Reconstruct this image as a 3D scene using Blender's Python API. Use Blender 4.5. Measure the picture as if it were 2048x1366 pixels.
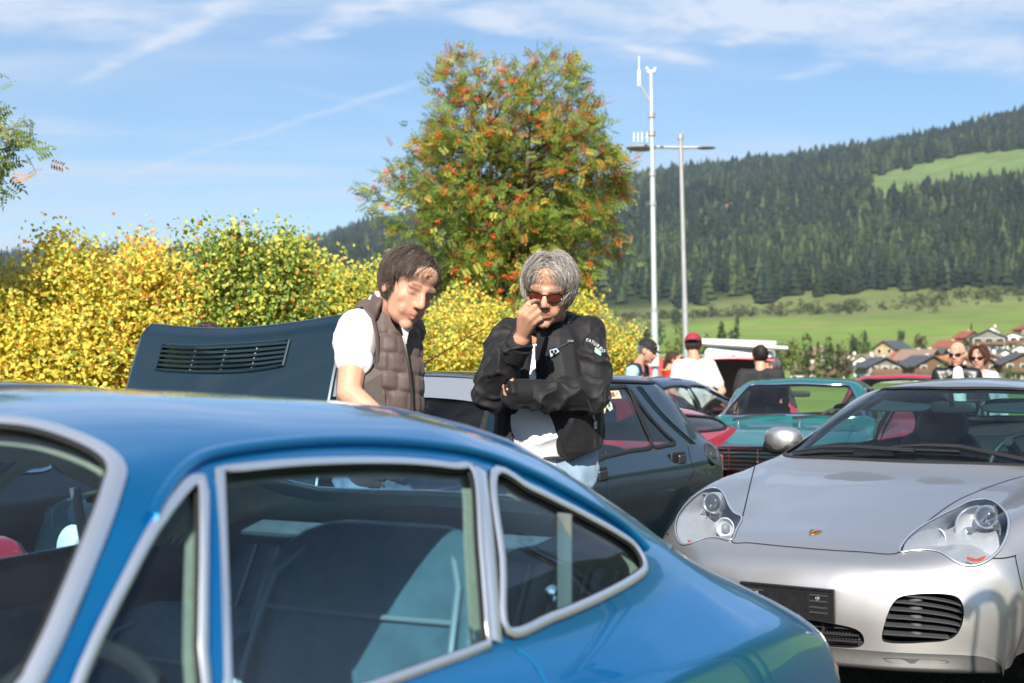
import bpy, bmesh, math, random
import numpy as np
from mathutils import Vector, Matrix, noise
from mathutils.bvhtree import BVHTree
from mathutils.geometry import delaunay_2d_cdt

scene = bpy.context.scene
for _o in list(bpy.data.objects): bpy.data.objects.remove(_o)
COL = scene.collection
PI = math.pi
rad = math.radians

# ------------------------------------------------------------------ camera
CAM_H = 1.325
F_PX = 2844.0                      # 50 mm lens, in pixels of the 2048 px wide photograph
PITCH = math.atan((752 - 683) / F_PX)
cam_d = bpy.data.cameras.new('camera')
cam_d.lens = 50.0; cam_d.sensor_width = 36.0
cam_d.clip_start = 0.05; cam_d.clip_end = 20000
cam = bpy.data.objects.new('camera', cam_d); COL.objects.link(cam)
cam.location = (0, 0, CAM_H); cam.rotation_euler = (PI/2 + PITCH, 0, 0)
cam_d.dof.use_dof = True; cam_d.dof.focus_distance = 5.35; cam_d.dof.aperture_fstop = 4.5
scene.camera = cam

# ------------------------------------------------------------------ sun, sky, exposure
SUN_EL = rad(33); SUN_DIR = Vector((-0.174, -0.985, 0)).normalized()     # horizontal direction towards the sun
sun_vec = Vector((SUN_DIR.x*math.cos(SUN_EL), SUN_DIR.y*math.cos(SUN_EL), math.sin(SUN_EL)))
sd = bpy.data.lights.new('sun', 'SUN'); sd.energy = 5.0; sd.angle = rad(0.53); sd.color = (1.0, 0.93, 0.82)
sun = bpy.data.objects.new('sun', sd); COL.objects.link(sun)
sun.rotation_euler = sun_vec.to_track_quat('Z', 'Y').to_euler()
scene.view_settings.view_transform = 'Standard'; scene.view_settings.look = 'None'
scene.view_settings.exposure = 0.85; scene.view_settings.gamma = 1.0
scene.view_settings.use_curve_mapping = False
scene.cycles.max_bounces = 10; scene.cycles.transparent_max_bounces = 24
scene.cycles.glossy_bounces = 5; scene.cycles.diffuse_bounces = 3; scene.cycles.transmission_bounces = 8
scene.cycles.caustics_reflective = False; scene.cycles.caustics_refractive = False
scene.cycles.sample_clamp_indirect = 6.0
scene.cycles.use_denoising = True

def pix_ray(px, py):
    cp, sp = math.cos(PITCH), math.sin(PITCH)
    a = (px - 1024) / F_PX; b = (683 - py) / F_PX
    return Vector((a, cp - b*sp, sp + b*cp))
def P(px, py, d):
    "world point seen at photograph pixel (px, py), d metres along the optical axis"
    return Vector((0, 0, CAM_H)) + pix_ray(px, py) * d
def to_pix(v):
    cp, sp = math.cos(PITCH), math.sin(PITCH)
    y = v[1]; z = v[2] - CAM_H
    d = y*cp + z*sp; u = -y*sp + z*cp
    return 1024 + F_PX*v[0]/d, 683 - F_PX*u/d, d

def build_world():
    w = bpy.data.worlds.new('World'); scene.world = w; w.use_nodes = True
    nt = w.node_tree; N = nt.nodes; L = nt.links
    w.cycles.sampling_method = 'MANUAL'; w.cycles.sample_map_resolution = 512
    for n in list(N): N.remove(n)
    out = N.new('ShaderNodeOutputWorld'); bg = N.new('ShaderNodeBackground'); bg.inputs[1].default_value = 0.080
    sky = N.new('ShaderNodeTexSky'); sky.sky_type = 'NISHITA'; sky.sun_disc = False
    sky.sun_elevation = SUN_EL; sky.sun_rotation = math.atan2(SUN_DIR.x, SUN_DIR.y)
    sky.altitude = 900; sky.air_density = 1.0; sky.dust_density = 0.4; sky.ozone_density = 1.6
    tc = N.new('ShaderNodeTexCoord'); sep = N.new('ShaderNodeSeparateXYZ'); L.new(tc.outputs['Generated'], sep.inputs[0])
    def m(op, a, b=None, c=None, clamp=False):
        n = N.new('ShaderNodeMath'); n.operation = op; n.use_clamp = clamp
        for i, v in enumerate((a, b, c)):
            if v is None: continue
            if isinstance(v, (int, float)): n.inputs[i].default_value = v
            else: L.new(v, n.inputs[i])
        return n.outputs[0]
    # the cloud layer is a flat sheet high above the valley: plane coordinates of the view direction
    zc = m('ADD', m('MAXIMUM', sep.outputs[2], 0.0), 0.06)
    X = m('DIVIDE', sep.outputs[0], zc); Y = m('DIVIDE', sep.outputs[1], zc)
    def plane(px, py):
        r = pix_ray(px, py).normalized(); z = max(r.z, 0) + 0.06
        return r.x/z, r.y/z
    def comb(x, y, z=0.0):
        c = N.new('ShaderNodeCombineXYZ')
        for i, v in enumerate((x, y, z)):
            if isinstance(v, (int, float)): c.inputs[i].default_value = v
            else: L.new(v, c.inputs[i])
        return c.outputs[0]
    def nz(vec, scale, detail=6, rough=0.6, dist=0.0):
        n = N.new('ShaderNodeTexNoise'); n.inputs['Scale'].default_value = scale; n.inputs['Detail'].default_value = detail
        n.inputs['Roughness'].default_value = rough; n.inputs['Distortion'].default_value = dist
        L.new(vec, n.inputs['Vector']); return n.outputs['Fac']
    def ramp(v, lo, hi):
        n = N.new('ShaderNodeMapRange'); n.interpolation_type = 'SMOOTHSTEP'
        L.new(v, n.inputs[0]); n.inputs[1].default_value = lo; n.inputs[2].default_value = hi
        return n.outputs[0]
    base = comb(m('ADD', m('MULTIPLY', X, 0.55), m('MULTIPLY', Y, 0.25)), m('ADD', m('MULTIPLY', Y, 0.9), m('MULTIPLY', X, -0.5)), 0.0)
    big = nz(base, 0.55, 2, 0.55, 0.3)
    streak = nz(comb(m('ADD', m('MULTIPLY', X, 0.45), m('MULTIPLY', Y, -0.10)), m('MULTIPLY', Y, 1.5), 2.0), 1.3, 6, 0.66, 0.8)
    cirr = m('MULTIPLY', ramp(big, 0.36, 0.62), ramp(streak, 0.34, 0.72))
    # thin veil everywhere, denser towards the horizon on the valley's open side
    veil = m('MULTIPLY', ramp(nz(comb(m('MULTIPLY', X, 0.3), m('MULTIPLY', Y, 0.6), 5.0), 0.9, 4, 0.6, 0.5), 0.30, 0.80), 0.30)
    tot = m('ADD', m('MULTIPLY', cirr, 0.95), veil)
    # the bank of cirrus overhead and the aircraft trails: straight lines in the cloud sheet
    pl = comb(X, Y, 0.0); wob = nz(pl, 5.0, 2, 0.6); grain = ramp(nz(pl, 9.0, 3, 0.7), 0.15, 0.65)
    def trail(a, b, width, dens, spread=0.35, seed=0.0, edge=0.2):
        ax, ay = plane(*a); bx, by = plane(*b)
        dx, dy = bx-ax, by-ay; ln = math.hypot(dx, dy); dx /= ln; dy /= ln
        t = m('ADD', m('MULTIPLY', m('SUBTRACT', X, ax), dx), m('MULTIPLY', m('SUBTRACT', Y, ay), dy))
        q = m('ADD', m('MULTIPLY', m('SUBTRACT', X, ax), -dy), m('MULTIPLY', m('SUBTRACT', Y, ay), dx))
        q = m('ADD', q, m('MULTIPLY', m('SUBTRACT', wob, 0.5), width*1.6))
        ww = m('ADD', m('MULTIPLY', m('MAXIMUM', m('DIVIDE', t, ln), 0.0), width*spread), width*(1-spread))
        body = ramp(m('DIVIDE', m('ABSOLUTE', q), ww), 1.15, 0.0)
        ends = m('MULTIPLY', ramp(m('DIVIDE', t, ln), -0.03, edge), ramp(m('DIVIDE', t, ln), 1.25, 0.95))
        return m('MULTIPLY', m('MULTIPLY', body, ends), m('MULTIPLY', grain, dens))
    for tr in (trail((140, 172), (470, 5), 0.060, 0.50, 0.5, 1.0), trail((535, 98), (870, -25), 0.11, 0.72, 0.7, 7.0, 0.25),
               trail((170, 378), (840, 165), 0.035, 0.42, 0.3, 11.0), trail((540, 160), (790, 225), 0.05, 0.20, 0.3, 13.0),
               trail((830, 20), (1330, 105), 0.10, 0.55, 0.3, 17.0), trail((1240, 90), (1400, 125), 0.05, 0.55, 0.3, 19.0),
               trail((1150, 70), (2150, -30), 0.26, 0.75, 0.5, 23.0), trail((1560, 160), (1680, 130), 0.06, 0.45, 0.3, 29.0),
               trail((1330, 30), (2200, 130), 0.30, 0.60, 0.4, 31.0), trail((900, 40), (1500, -10), 0.20, 0.55, 0.4, 41.0), trail((-100, 10), (330, 60), 0.22, 0.45, 0.4, 37.0)):
        tot = m('ADD', tot, tr)
    tot = m('MINIMUM', tot, 0.92)
    mix = N.new('ShaderNodeMix'); mix.data_type = 'RGBA'
    hs = N.new('ShaderNodeHueSaturation'); hs.inputs['Saturation'].default_value = 1.22; L.new(sky.outputs[0], hs.inputs['Color'])
    L.new(tot, mix.inputs[0]); L.new(hs.outputs[0], mix.inputs[6])
    mix.inputs[7].default_value = (5.6, 6.2, 7.2, 1)
    L.new(mix.outputs[2], bg.inputs[0]); L.new(bg.outputs[0], out.inputs[0])
build_world()

# ------------------------------------------------------------------ materials
MATS = {}
def newmat(name):
    m = bpy.data.materials.new(name); m.use_nodes = True
    return m, m.node_tree.nodes, m.node_tree.links, m.node_tree.nodes['Principled BSDF']
def mat(name, col=(0.5,0.5,0.5), rough=0.5, metal=0.0, coat=0.0, coat_rough=0.03, spec=0.5, noise_amt=0.0, noise_scale=20.0,
        bump=0.0, bump_scale=80.0, sheen=0.0, attr=None, emit=None, subsurf=0.0, rough_var=0.0, dust=0.0):
    if name in MATS: return MATS[name]
    m, N, L, b = newmat(name)
    b.inputs['Base Color'].default_value = (*col, 1); b.inputs['Roughness'].default_value = rough
    b.inputs['Metallic'].default_value = metal; b.inputs['Coat Weight'].default_value = coat
    b.inputs['Coat Roughness'].default_value = coat_rough; b.inputs['Specular IOR Level'].default_value = spec
    if sheen: b.inputs['Sheen Weight'].default_value = sheen; b.inputs['Sheen Roughness'].default_value = 0.4
    if subsurf:
        b.inputs['Subsurface Weight'].default_value = subsurf; b.inputs['Subsurface Radius'].default_value = (0.012, 0.004, 0.002)
        b.inputs['Subsurface Scale'].default_value = 1.0
    src = None
    if attr:
        a = N.new('ShaderNodeAttribute'); a.attribute_name = attr; src = a.outputs['Color']
    tc = N.new('ShaderNodeTexCoord')
    if noise_amt:
        n = N.new('ShaderNodeTexNoise'); n.inputs['Scale'].default_value = noise_scale; n.inputs['Detail'].default_value = 6
        n.inputs['Roughness'].default_value = 0.65
        L.new(tc.outputs['Object'], n.inputs['Vector'])
        mr = N.new('ShaderNodeMapRange'); L.new(n.outputs['Fac'], mr.inputs[0]); mr.inputs[1].default_value = 0.25; mr.inputs[2].default_value = 0.75
        mr.inputs[3].default_value = 1 - noise_amt; mr.inputs[4].default_value = 1 + noise_amt
        mx = N.new('ShaderNodeVectorMath'); mx.operation = 'SCALE'
        if src: L.new(src, mx.inputs[0])
        else: mx.inputs[0].default_value = col
        L.new(mr.outputs[0], mx.inputs['Scale']); src = mx.outputs[0]
    if dust:
        n2 = N.new('ShaderNodeTexNoise'); n2.inputs['Scale'].default_value = 3.5; n2.inputs['Detail'].default_value = 10; n2.inputs['Roughness'].default_value = 0.75
        L.new(tc.outputs['Object'], n2.inputs['Vector'])
        mr2 = N.new('ShaderNodeMapRange'); L.new(n2.outputs['Fac'], mr2.inputs[0]); mr2.inputs[1].default_value = 0.35; mr2.inputs[2].default_value = 0.85
        mr2.inputs[3].default_value = 0.0; mr2.inputs[4].default_value = dust
        mm = N.new('ShaderNodeMix'); mm.data_type = 'RGBA'; L.new(mr2.outputs[0], mm.inputs[0])
        if src: L.new(src, mm.inputs[6])
        else: mm.inputs[6].default_value = (*col, 1)
        mm.inputs[7].default_value = (0.30, 0.27, 0.23, 1); src = mm.outputs[2]
        mr3 = N.new('ShaderNodeMapRange'); L.new(n2.outputs['Fac'], mr3.inputs[0]); mr3.inputs[1].default_value = 0.3; mr3.inputs[2].default_value = 0.9
        mr3.inputs[3].default_value = coat_rough; mr3.inputs[4].default_value = coat_rough + dust*0.8
        L.new(mr3.outputs[0], b.inputs['Coat Roughness'])
    if src: L.new(src, b.inputs['Base Color'])
    if rough_var:
        n3 = N.new('ShaderNodeTexNoise'); n3.inputs['Scale'].default_value = noise_scale*0.6; n3.inputs['Detail'].default_value = 5
        L.new(tc.outputs['Object'], n3.inputs['Vector'])
        mr4 = N.new('ShaderNodeMapRange'); L.new(n3.outputs['Fac'], mr4.inputs[0]); mr4.inputs[3].default_value = max(0.0, rough-rough_var); mr4.inputs[4].default_value = rough+rough_var
        L.new(mr4.outputs[0], b.inputs['Roughness'])
    if bump:
        n = N.new('ShaderNodeTexNoise'); n.inputs['Scale'].default_value = bump_scale; n.inputs['Detail'].default_value = 6
        L.new(tc.outputs['Object'], n.inputs['Vector'])
        bp = N.new('ShaderNodeBump'); bp.inputs['Strength'].default_value = min(1.0, bump*10); bp.inputs['Distance'].default_value = bump*0.1
        L.new(n.outputs['Fac'], bp.inputs['Height']); L.new(bp.outputs[0], b.inputs['Normal'])
    if emit: b.inputs['Emission Color'].default_value = (*emit[0], 1); b.inputs['Emission Strength'].default_value = emit[1]
    MATS[name] = m; return m
def leaf_mat(name, trans=0.35, rough=0.55):
    if name in MATS: return MATS[name]
    m, N, L, b = newmat(name)
    a = N.new('ShaderNodeAttribute'); a.attribute_name = 'Col'
    L.new(a.outputs['Color'], b.inputs['Base Color']); b.inputs['Roughness'].default_value = rough; b.inputs['Specular IOR Level'].default_value = 0.35
    t = N.new('ShaderNodeBsdfTranslucent'); L.new(a.outputs['Color'], t.inputs[0])
    mx = N.new('ShaderNodeMixShader'); mx.inputs[0].default_value = trans
    L.new(b.outputs[0], mx.inputs[1]); L.new(t.outputs[0], mx.inputs[2]); L.new(mx.outputs[0], N['Material Output'].inputs[0])
    MATS[name] = m; return m
def glass_mat(name, tint=(0.8, 0.9, 0.9), ior=1.5, rough=0.0, dirt=0.0):
    if name in MATS: return MATS[name]
    m, N, L, b = newmat(name); N.remove(b)
    tr = N.new('ShaderNodeBsdfTransparent'); tr.inputs[0].default_value = (*tint, 1)
    gl = N.new('ShaderNodeBsdfGlossy'); gl.inputs['Roughness'].default_value = rough
    fr = N.new('ShaderNodeFresnel'); fr.inputs[0].default_value = ior
    ge = N.new('ShaderNodeNewGeometry'); io = N.new('ShaderNodeMapRange'); L.new(ge.outputs['Backfacing'], io.inputs[0])
    io.inputs[3].default_value = ior; io.inputs[4].default_value = 1.0/ior; L.new(io.outputs[0], fr.inputs[0])      # a thin sheet reflects alike from both sides
    mul = N.new('ShaderNodeMath'); mul.operation = 'MULTIPLY'; mul.inputs[1].default_value = 1.05; mul.use_clamp = True; L.new(fr.outputs[0], mul.inputs[0])
    mx = N.new('ShaderNodeMixShader'); L.new(mul.outputs[0], mx.inputs[0]); L.new(tr.outputs[0], mx.inputs[1]); L.new(gl.outputs[0], mx.inputs[2])
    res = mx.outputs[0]
    if dirt:
        df = N.new('ShaderNodeBsdfDiffuse'); df.inputs[0].default_value = (0.6, 0.58, 0.55, 1)
        n = N.new('ShaderNodeTexNoise'); n.inputs['Scale'].default_value = 4; n.inputs['Detail'].default_value = 9; n.inputs['Roughness'].default_value = 0.7
        tc = N.new('ShaderNodeTexCoord'); L.new(tc.outputs['Object'], n.inputs['Vector'])
        mr = N.new('ShaderNodeMapRange'); L.new(n.outputs['Fac'], mr.inputs[0]); mr.inputs[1].default_value = 0.3; mr.inputs[2].default_value = 0.8; mr.inputs[4].default_value = dirt
        m2 = N.new('ShaderNodeMixShader'); L.new(mr.outputs[0], m2.inputs[0]); L.new(res, m2.inputs[1]); L.new(df.outputs[0], m2.inputs[2]); res = m2.outputs[0]
    L.new(res, N['Material Output'].inputs[0]); MATS[name] = m; return m

# ------------------------------------------------------------------ object helpers
def tag(o, label=None, cat=None, group=None, kind=None):
    if label: o['label'] = label
    if cat: o['category'] = cat
    if group: o['group'] = group
    if kind: o['kind'] = kind
    return o
def empty(name, loc=(0,0,0), rotz=0.0, parent=None):
    o = bpy.data.objects.new(name, None); COL.objects.link(o); o.location = loc; o.rotation_euler = (0, 0, rotz)
    o.empty_display_size = 0.1
    if parent: o.parent = parent
    return o
def mesh_obj(name, verts, faces, material=None, parent=None, smooth=False, cols=None, angle=None):
    me = bpy.data.meshes.new(name)
    me.from_pydata([tuple(v) for v in verts], [], [tuple(f) for f in faces])
    return _finish(name, me, material, parent, smooth, cols, angle)
def _finish(name, me, material, parent, smooth, cols=None, angle=None):
    if material: me.materials.append(material)
    if cols is not None:
        at = me.color_attributes.new('Col', 'FLOAT_COLOR', 'POINT')
        c = np.ones((len(me.vertices), 4), np.float32); c[:, :3] = cols
        at.data.foreach_set('color', c.ravel())
    if smooth: me.polygons.foreach_set('use_smooth', [True]*len(me.polygons))
    me.update()
    if angle is not None: me.set_sharp_from_angle(angle=angle)
    o = bpy.data.objects.new(name, me); COL.objects.link(o)
    if parent: o.parent = parent
    return o
def np_obj(name, V, tri, material, parent=None, smooth=False, cols=None, k=3):
    "fast mesh from numpy arrays; tri holds k-gons"
    me = bpy.data.meshes.new(name); n = len(tri)
    me.vertices.add(len(V)); me.vertices.foreach_set('co', np.asarray(V, np.float32).ravel())
    me.loops.add(n*k); me.loops.foreach_set('vertex_index', np.asarray(tri, np.int32).ravel())
    me.polygons.add(n); me.polygons.foreach_set('loop_start', np.arange(0, n*k, k, dtype=np.int32))
    me.polygons.foreach_set('loop_total', np.full(n, k, np.int32))
    me.update(calc_edges=True)
    return _finish(name, me, material, parent, smooth, cols)
class MB:
    "collects simple shapes into one mesh"
    def __init__(s): s.v = []; s.f = []
    def add(s, vs, fs):
        n = len(s.v); s.v += [Vector(v) for v in vs]; s.f += [tuple(i+n for i in f) for f in fs]; return s
    def box(s, c, size, rot=None, taper=1.0):
        x, y, z = (k/2 for k in size); c = Vector(c)
        vs = []
        for dz, t in ((-z, 1.0), (z, taper)):
            for dx, dy in ((-x,-y),(x,-y),(x,y),(-x,y)):
                v = Vector((dx*t, dy*t, dz)); vs.append(c + (rot @ v if rot else v))
        return s.add(vs, [(3,2,1,0),(4,5,6,7),(0,1,5,4),(1,2,6,5),(2,3,7,6),(3,0,4,7)])
    def tube(s, pts, r, n=8, caps=True, closed=False, flat=1.0, up=None):
        pts = [Vector(p) for p in pts]; m = len(pts)
        rs = r if isinstance(r, (list, tuple)) else [r]*m
        rings = []; prev = None
        for i, p in enumerate(pts):
            a = pts[i-1] if (i > 0 or closed) else p; b = pts[(i+1) % m] if (i < m-1 or closed) else p
            t = (b - a)
            if t.length < 1e-9: t = Vector((0,0,1))
            t.normalize()
            if prev is None:
                u = Vector(up) if up is not None else (Vector((0,0,1)) if abs(t.z) < 0.9 else Vector((1,0,0)))
            else: u = prev
            u = u - t*u.dot(t)
            if u.length < 1e-6: u = Vector((0,1,0)) - t*t.y
            u.normalize(); prev = u; w = t.cross(u)
            rings.append([p + (u*math.cos(2*PI*k/n)*flat + w*math.sin(2*PI*k/n))*rs[i] for k in range(n)])
        vs = [v for g in rings for v in g]; fs = []
        for i in range(m if closed else m-1):
            j = (i+1) % m
            for k in range(n):
                fs.append((i*n+k, i*n+(k+1)%n, j*n+(k+1)%n, j*n+k))
        if caps and not closed:
            fs.append(tuple(range(n))[::-1]); fs.append(tuple((m-1)*n+k for k in range(n)))
        return s.add(vs, fs)
    def ball(s, c, r, nu=10, nv=7, sc=(1,1,1), rot=None):
        c = Vector(c); vs = []; fs = []
        for j in range(1, nv):
            th = PI*j/nv
            for i in range(nu):
                ph = 2*PI*i/nu
                v = Vector((math.sin(th)*math.cos(ph)*sc[0], math.sin(th)*math.sin(ph)*sc[1], math.cos(th)*sc[2]))*r
                vs.append(c + (rot @ v if rot else v))
        t = Vector((0,0,sc[2]*r)); b = -t
        vs.append(c + (rot @ t if rot else t)); vs.append(c + (rot @ b if rot else b)); T = len(vs)-2; B = T+1
        for i in range(nu):
            fs.append((T, i, (i+1)%nu))
            for j in range(nv-2):
                fs.append((j*nu+i, (j+1)*nu+i, (j+1)*nu+(i+1)%nu, j*nu+(i+1)%nu))
            fs.append(((nv-2)*nu+(i+1)%nu, (nv-2)*nu+i, B))
        return s.add(vs, fs)
    def lathe(s, prof, axis_o, axis_d, n=24, cap=True):
        "prof: (radius, height) along axis"
        o = Vector(axis_o); d = Vector(axis_d).normalized()
        u = d.orthogonal().normalized(); w = d.cross(u)
        vs = []; fs = []
        for r, h in prof:
            for k in range(n):
                a = 2*PI*k/n; vs.append(o + d*h + (u*math.cos(a)+w*math.sin(a))*r)
        for i in range(len(prof)-1):
            for k in range(n):
                fs.append((i*n+k, i*n+(k+1)%n, (i+1)*n+(k+1)%n, (i+1)*n+k))
        if cap: fs.append(tuple((len(prof)-1)*n+k for k in range(n)))
        return s.add(vs, fs)
    def prism(s, poly, y0, y1, frame=None):
        "poly in (x,z), extruded along y"
        n = len(poly); vs = [Vector((p[0], y0, p[1])) for p in poly] + [Vector((p[0], y1, p[1])) for p in poly]
        if frame: vs = [frame @ v for v in vs]
        fs = [tuple(range(n)), tuple(range(2*n-1, n-1, -1))]
        for i in range(n): j = (i+1) % n; fs.append((j, i, n+i, n+j))
        return s.add(vs, fs)
    def quad(s, a, b, c, d): return s.add([a,b,c,d], [(0,1,2,3)])
    def build(s, name, material, parent=None, smooth=False, angle=rad(40), bevel=0.0, bseg=2, cols=None):
        o = mesh_obj(name, s.v, s.f, material, parent, smooth, cols, angle if smooth else None)
        if bevel:
            md = o.modifiers.new('bevel', 'BEVEL'); md.width = bevel; md.segments = bseg; md.limit_method = 'ANGLE'; md.angle_limit = rad(35)
        return o
def copy_tree(o, parent=None):
    c = o.copy(); COL.objects.link(c); c.parent = parent
    for ch in list(o.children): copy_tree(ch, c)
    return c
rng = np.random.default_rng(7)
random.seed(11)
def fbm(x, y, z=0.0, oct=4): return noise.fractal(Vector((x, y, z)), 1.0, 2.0, oct)
def in_poly(px, py, poly):
    inside = np.zeros(np.shape(px), bool); n = len(poly)
    for i in range(n):
        x0, y0 = poly[i]; x1, y1 = poly[(i+1) % n]
        c = ((y0 > py) != (y1 > py)) & (px < (x1-x0)*(py-y0)/(y1-y0+1e-9)+x0)
        inside ^= c
    return inside
# ================================================================== land: terrain, forest, meadow, village
def az_of(px): return math.atan((px-1024)/F_PX)
RIDGE_PX = [(-900,520),(-300,500),(0,505),(200,492),(400,484),(560,474),(640,458),(720,428),(790,415),(900,392),(1050,365),(1250,338),(1400,322),(1600,298),(1750,283),(1900,265),(2048,243),(2400,200),(3200,120)]
_ra = np.array([az_of(p[0]) for p in RIDGE_PX]); _re = np.array([(752-p[1]-34)/F_PX for p in RIDGE_PX])
def ridge_tan(az): return np.interp(az, _ra, _re)
RA, RB = 330.0, 950.0
def ridge_r(az): return np.interp(az, [-0.9,-0.35,-0.1,0.05,0.4,0.9],[3600,3600,3300,2400,2300,2300])
def land_h(x, y):
    "height of the land (arrays)"
    r = np.hypot(x, y); az = np.arctan2(x, np.where(np.abs(y)<1e-6,1e-6,y))
    back = np.abs(az) > 0.95
    azc = np.clip(az, -0.9, 0.9)
    et = ridge_tan(azc) + 0.012*np.sin(azc*9+1)*(np.abs(az)>0.45)
    rr = ridge_r(azc); zr = et*rr
    zb = 0.0505*RB*np.interp(azc, [-0.9,0.05,0.25,0.4],[0.8,0.86,1.0,1.1])
    mead = np.clip((r-RA)/(RB-RA), 0, 1); zm = zb*(0.35*mead + 0.65*mead**1.5)
    t = np.clip((r-RB)/(rr-RB), 0, 1.0); zh = zb + (zr-zb)*(t*1.12 - 0.12*t**3)
    over = np.clip(r-rr, 0, None)
    z = np.where(r < RB, zm, zh) - over*0.25
    bump = (np.sin(x*0.013+1.3)*np.cos(y*0.0105)+0.6*np.sin(x*0.031+y*0.021))*np.clip((r-500)/900,0,1)*7.0
    return np.where(r < 60, 0, z + bump*(r<rr+50))
def land_z(x, y): return float(land_h(np.array([x]), np.array([y]))[0])

CLEAR = [(1735,356),(1800,338),(1880,318),(1960,303),(2048,296),(2160,290),(2160,345),(2048,338),(1960,345),(1880,356),(1800,368),(1755,366)]
def pix_np(x, y, z):
    cp, sp = math.cos(PITCH), math.sin(PITCH); zz = z-CAM_H
    d = y*cp+zz*sp; u = -y*sp+zz*cp
    return 1024+F_PX*x/d, 683-F_PX*u/d
# the meadow in the woods: two hillside corners seen from here fix its outline on the slope
def build_terrain():
    az = np.concatenate([np.linspace(-PI, -0.6, 40, endpoint=False), np.linspace(-0.6, 0.6, 300, endpoint=False), np.linspace(0.6, PI, 40)])
    r = np.concatenate([[0, 20, 45, 60, 100, 160, 230, 300], np.linspace(330, 950, 50), np.linspace(965, 3700, 170), [3900, 4500, 6000, 9000]])
    A, R = np.meshgrid(az, r, indexing='ij'); X = np.sin(A)*R; Y = np.cos(A)*R
    Z = land_h(X, Y) - 0.02
    Z = np.where(R > 4200, Z.clip(-400), Z)
    V = np.stack([X, Y, Z], -1).reshape(-1, 3)
    na, nr = A.shape
    i, j = np.meshgrid(np.arange(na-1), np.arange(nr-1), indexing='ij')
    q = np.stack([i*nr+j, (i+1)*nr+j, (i+1)*nr+j+1, i*nr+j+1], -1).reshape(-1, 4)[:, ::-1]
    # land cover: mown meadow, rough pasture, forest floor
    px, py = pix_np(X, np.maximum(Y, 1), Z)
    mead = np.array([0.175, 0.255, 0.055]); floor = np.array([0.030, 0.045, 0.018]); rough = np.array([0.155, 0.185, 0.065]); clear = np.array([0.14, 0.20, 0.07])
    C = np.zeros(X.shape + (3,)); C[:] = mead
    n1 = np.sin(X*0.02+0.3)*np.sin(Y*0.017+X*0.006); n2 = np.sin(X*0.006+2)*np.sin(Y*0.021)
    C = C * (1 + 0.10*n1[..., None] + 0.10*n2[..., None])
    edge = RB - 150 + 230*np.clip((0.18-A)/0.2, 0, 1)*-1.0 + 30*n1
    rg = np.clip((R-edge)/60, 0, 1)[..., None]; C = C*(1-rg) + rough*(1+0.25*n2[..., None])*rg
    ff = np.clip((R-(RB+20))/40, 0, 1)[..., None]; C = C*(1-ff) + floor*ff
    cl = np.zeros(R.shape, bool)
    for k in range(0, 46, 4): cl |= in_poly(px, py-k, CLEAR) & (R > 1300)
    C[cl] = clear*1.0
    tan = (np.sin(X*0.011+Y*0.004) * np.sin(Y*0.05+0.5) > 0.55) & (R < RB-60) & (R > 360)
    C[tan] = C[tan]*0.6 + np.array([0.24, 0.22, 0.09])*0.4
    bare = in_poly(px, py, [(1395,420),(1440,400),(1500,405),(1490,440),(1430,455),(1400,450)]) & (R > 1100); C[bare] = (0.20, 0.14, 0.10)
    m = mat('meadow', rough=0.95, attr='Col', noise_amt=0.22, noise_scale=0.05, spec=0.1)
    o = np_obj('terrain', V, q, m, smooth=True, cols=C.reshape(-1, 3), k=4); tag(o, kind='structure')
build_terrain()

def conifer_template(seed, tiers=5, n=7):
    r = np.random.default_rng(seed); V = []; T = []
    for t in range(tiers):
        f = t/tiers; z0 = 0.06 + 0.86*f; z1 = min(1.0, z0 + 0.42*(1-f*0.55)); rd = (0.24*(1-f)**0.85+0.015)
        b = len(V); V.append((0, 0, z1))
        for k in range(n):
            a = 2*PI*(k+0.5*t)/n + r.normal(0, 0.12); rr = rd*(0.65+0.6*r.random())
            V.append((rr*math.cos(a), rr*math.sin(a), z0 + r.normal(0, 0.015) - (0.03 if k % 2 else 0)))
        for k in range(n): T.append((b, b+1+k, b+1+(k+1) % n))
    return np.array(V), np.array(T)
def scatter_trees(name, xs, ys, hs, cols, label, category, material, templ, kind='stuff'):
    Vs = []; Ts = []; Cs = []; off = 0
    z = land_h(xs, ys)
    which = rng.integers(0, len(templ), len(xs)); ang = rng.random(len(xs))*2*PI
    for w, (V, T) in enumerate(templ):
        idx = np.where(which == w)[0]
        if not len(idx): continue
        ca, sa = np.cos(ang[idx])[:, None], np.sin(ang[idx])[:, None]; h = hs[idx][:, None]; wd = h**0.6*6.2*0.85*(0.65+0.6*rng.random((len(idx), 1)))*0.75
        X = (V[None, :, 0]*ca - V[None, :, 1]*sa)*wd + xs[idx][:, None]; Y = (V[None, :, 0]*sa + V[None, :, 1]*ca)*wd + ys[idx][:, None]
        Z = V[None, :, 2]*h + z[idx][:, None] - 0.3
        Vs.append(np.stack([X, Y, Z], -1).reshape(-1, 3)); nv = len(V)
        Ts.append((T[None] + (np.arange(len(idx))*nv)[:, None, None]).reshape(-1, 3) + off); off += nv*len(idx)
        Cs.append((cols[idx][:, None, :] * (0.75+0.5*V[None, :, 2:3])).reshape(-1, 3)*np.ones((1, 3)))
    o = np_obj(name, np.concatenate(Vs), np.concatenate(Ts), material, cols=np.concatenate(Cs).clip(0.002, 1))
    tag(o, label, category, kind=kind); return o
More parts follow.
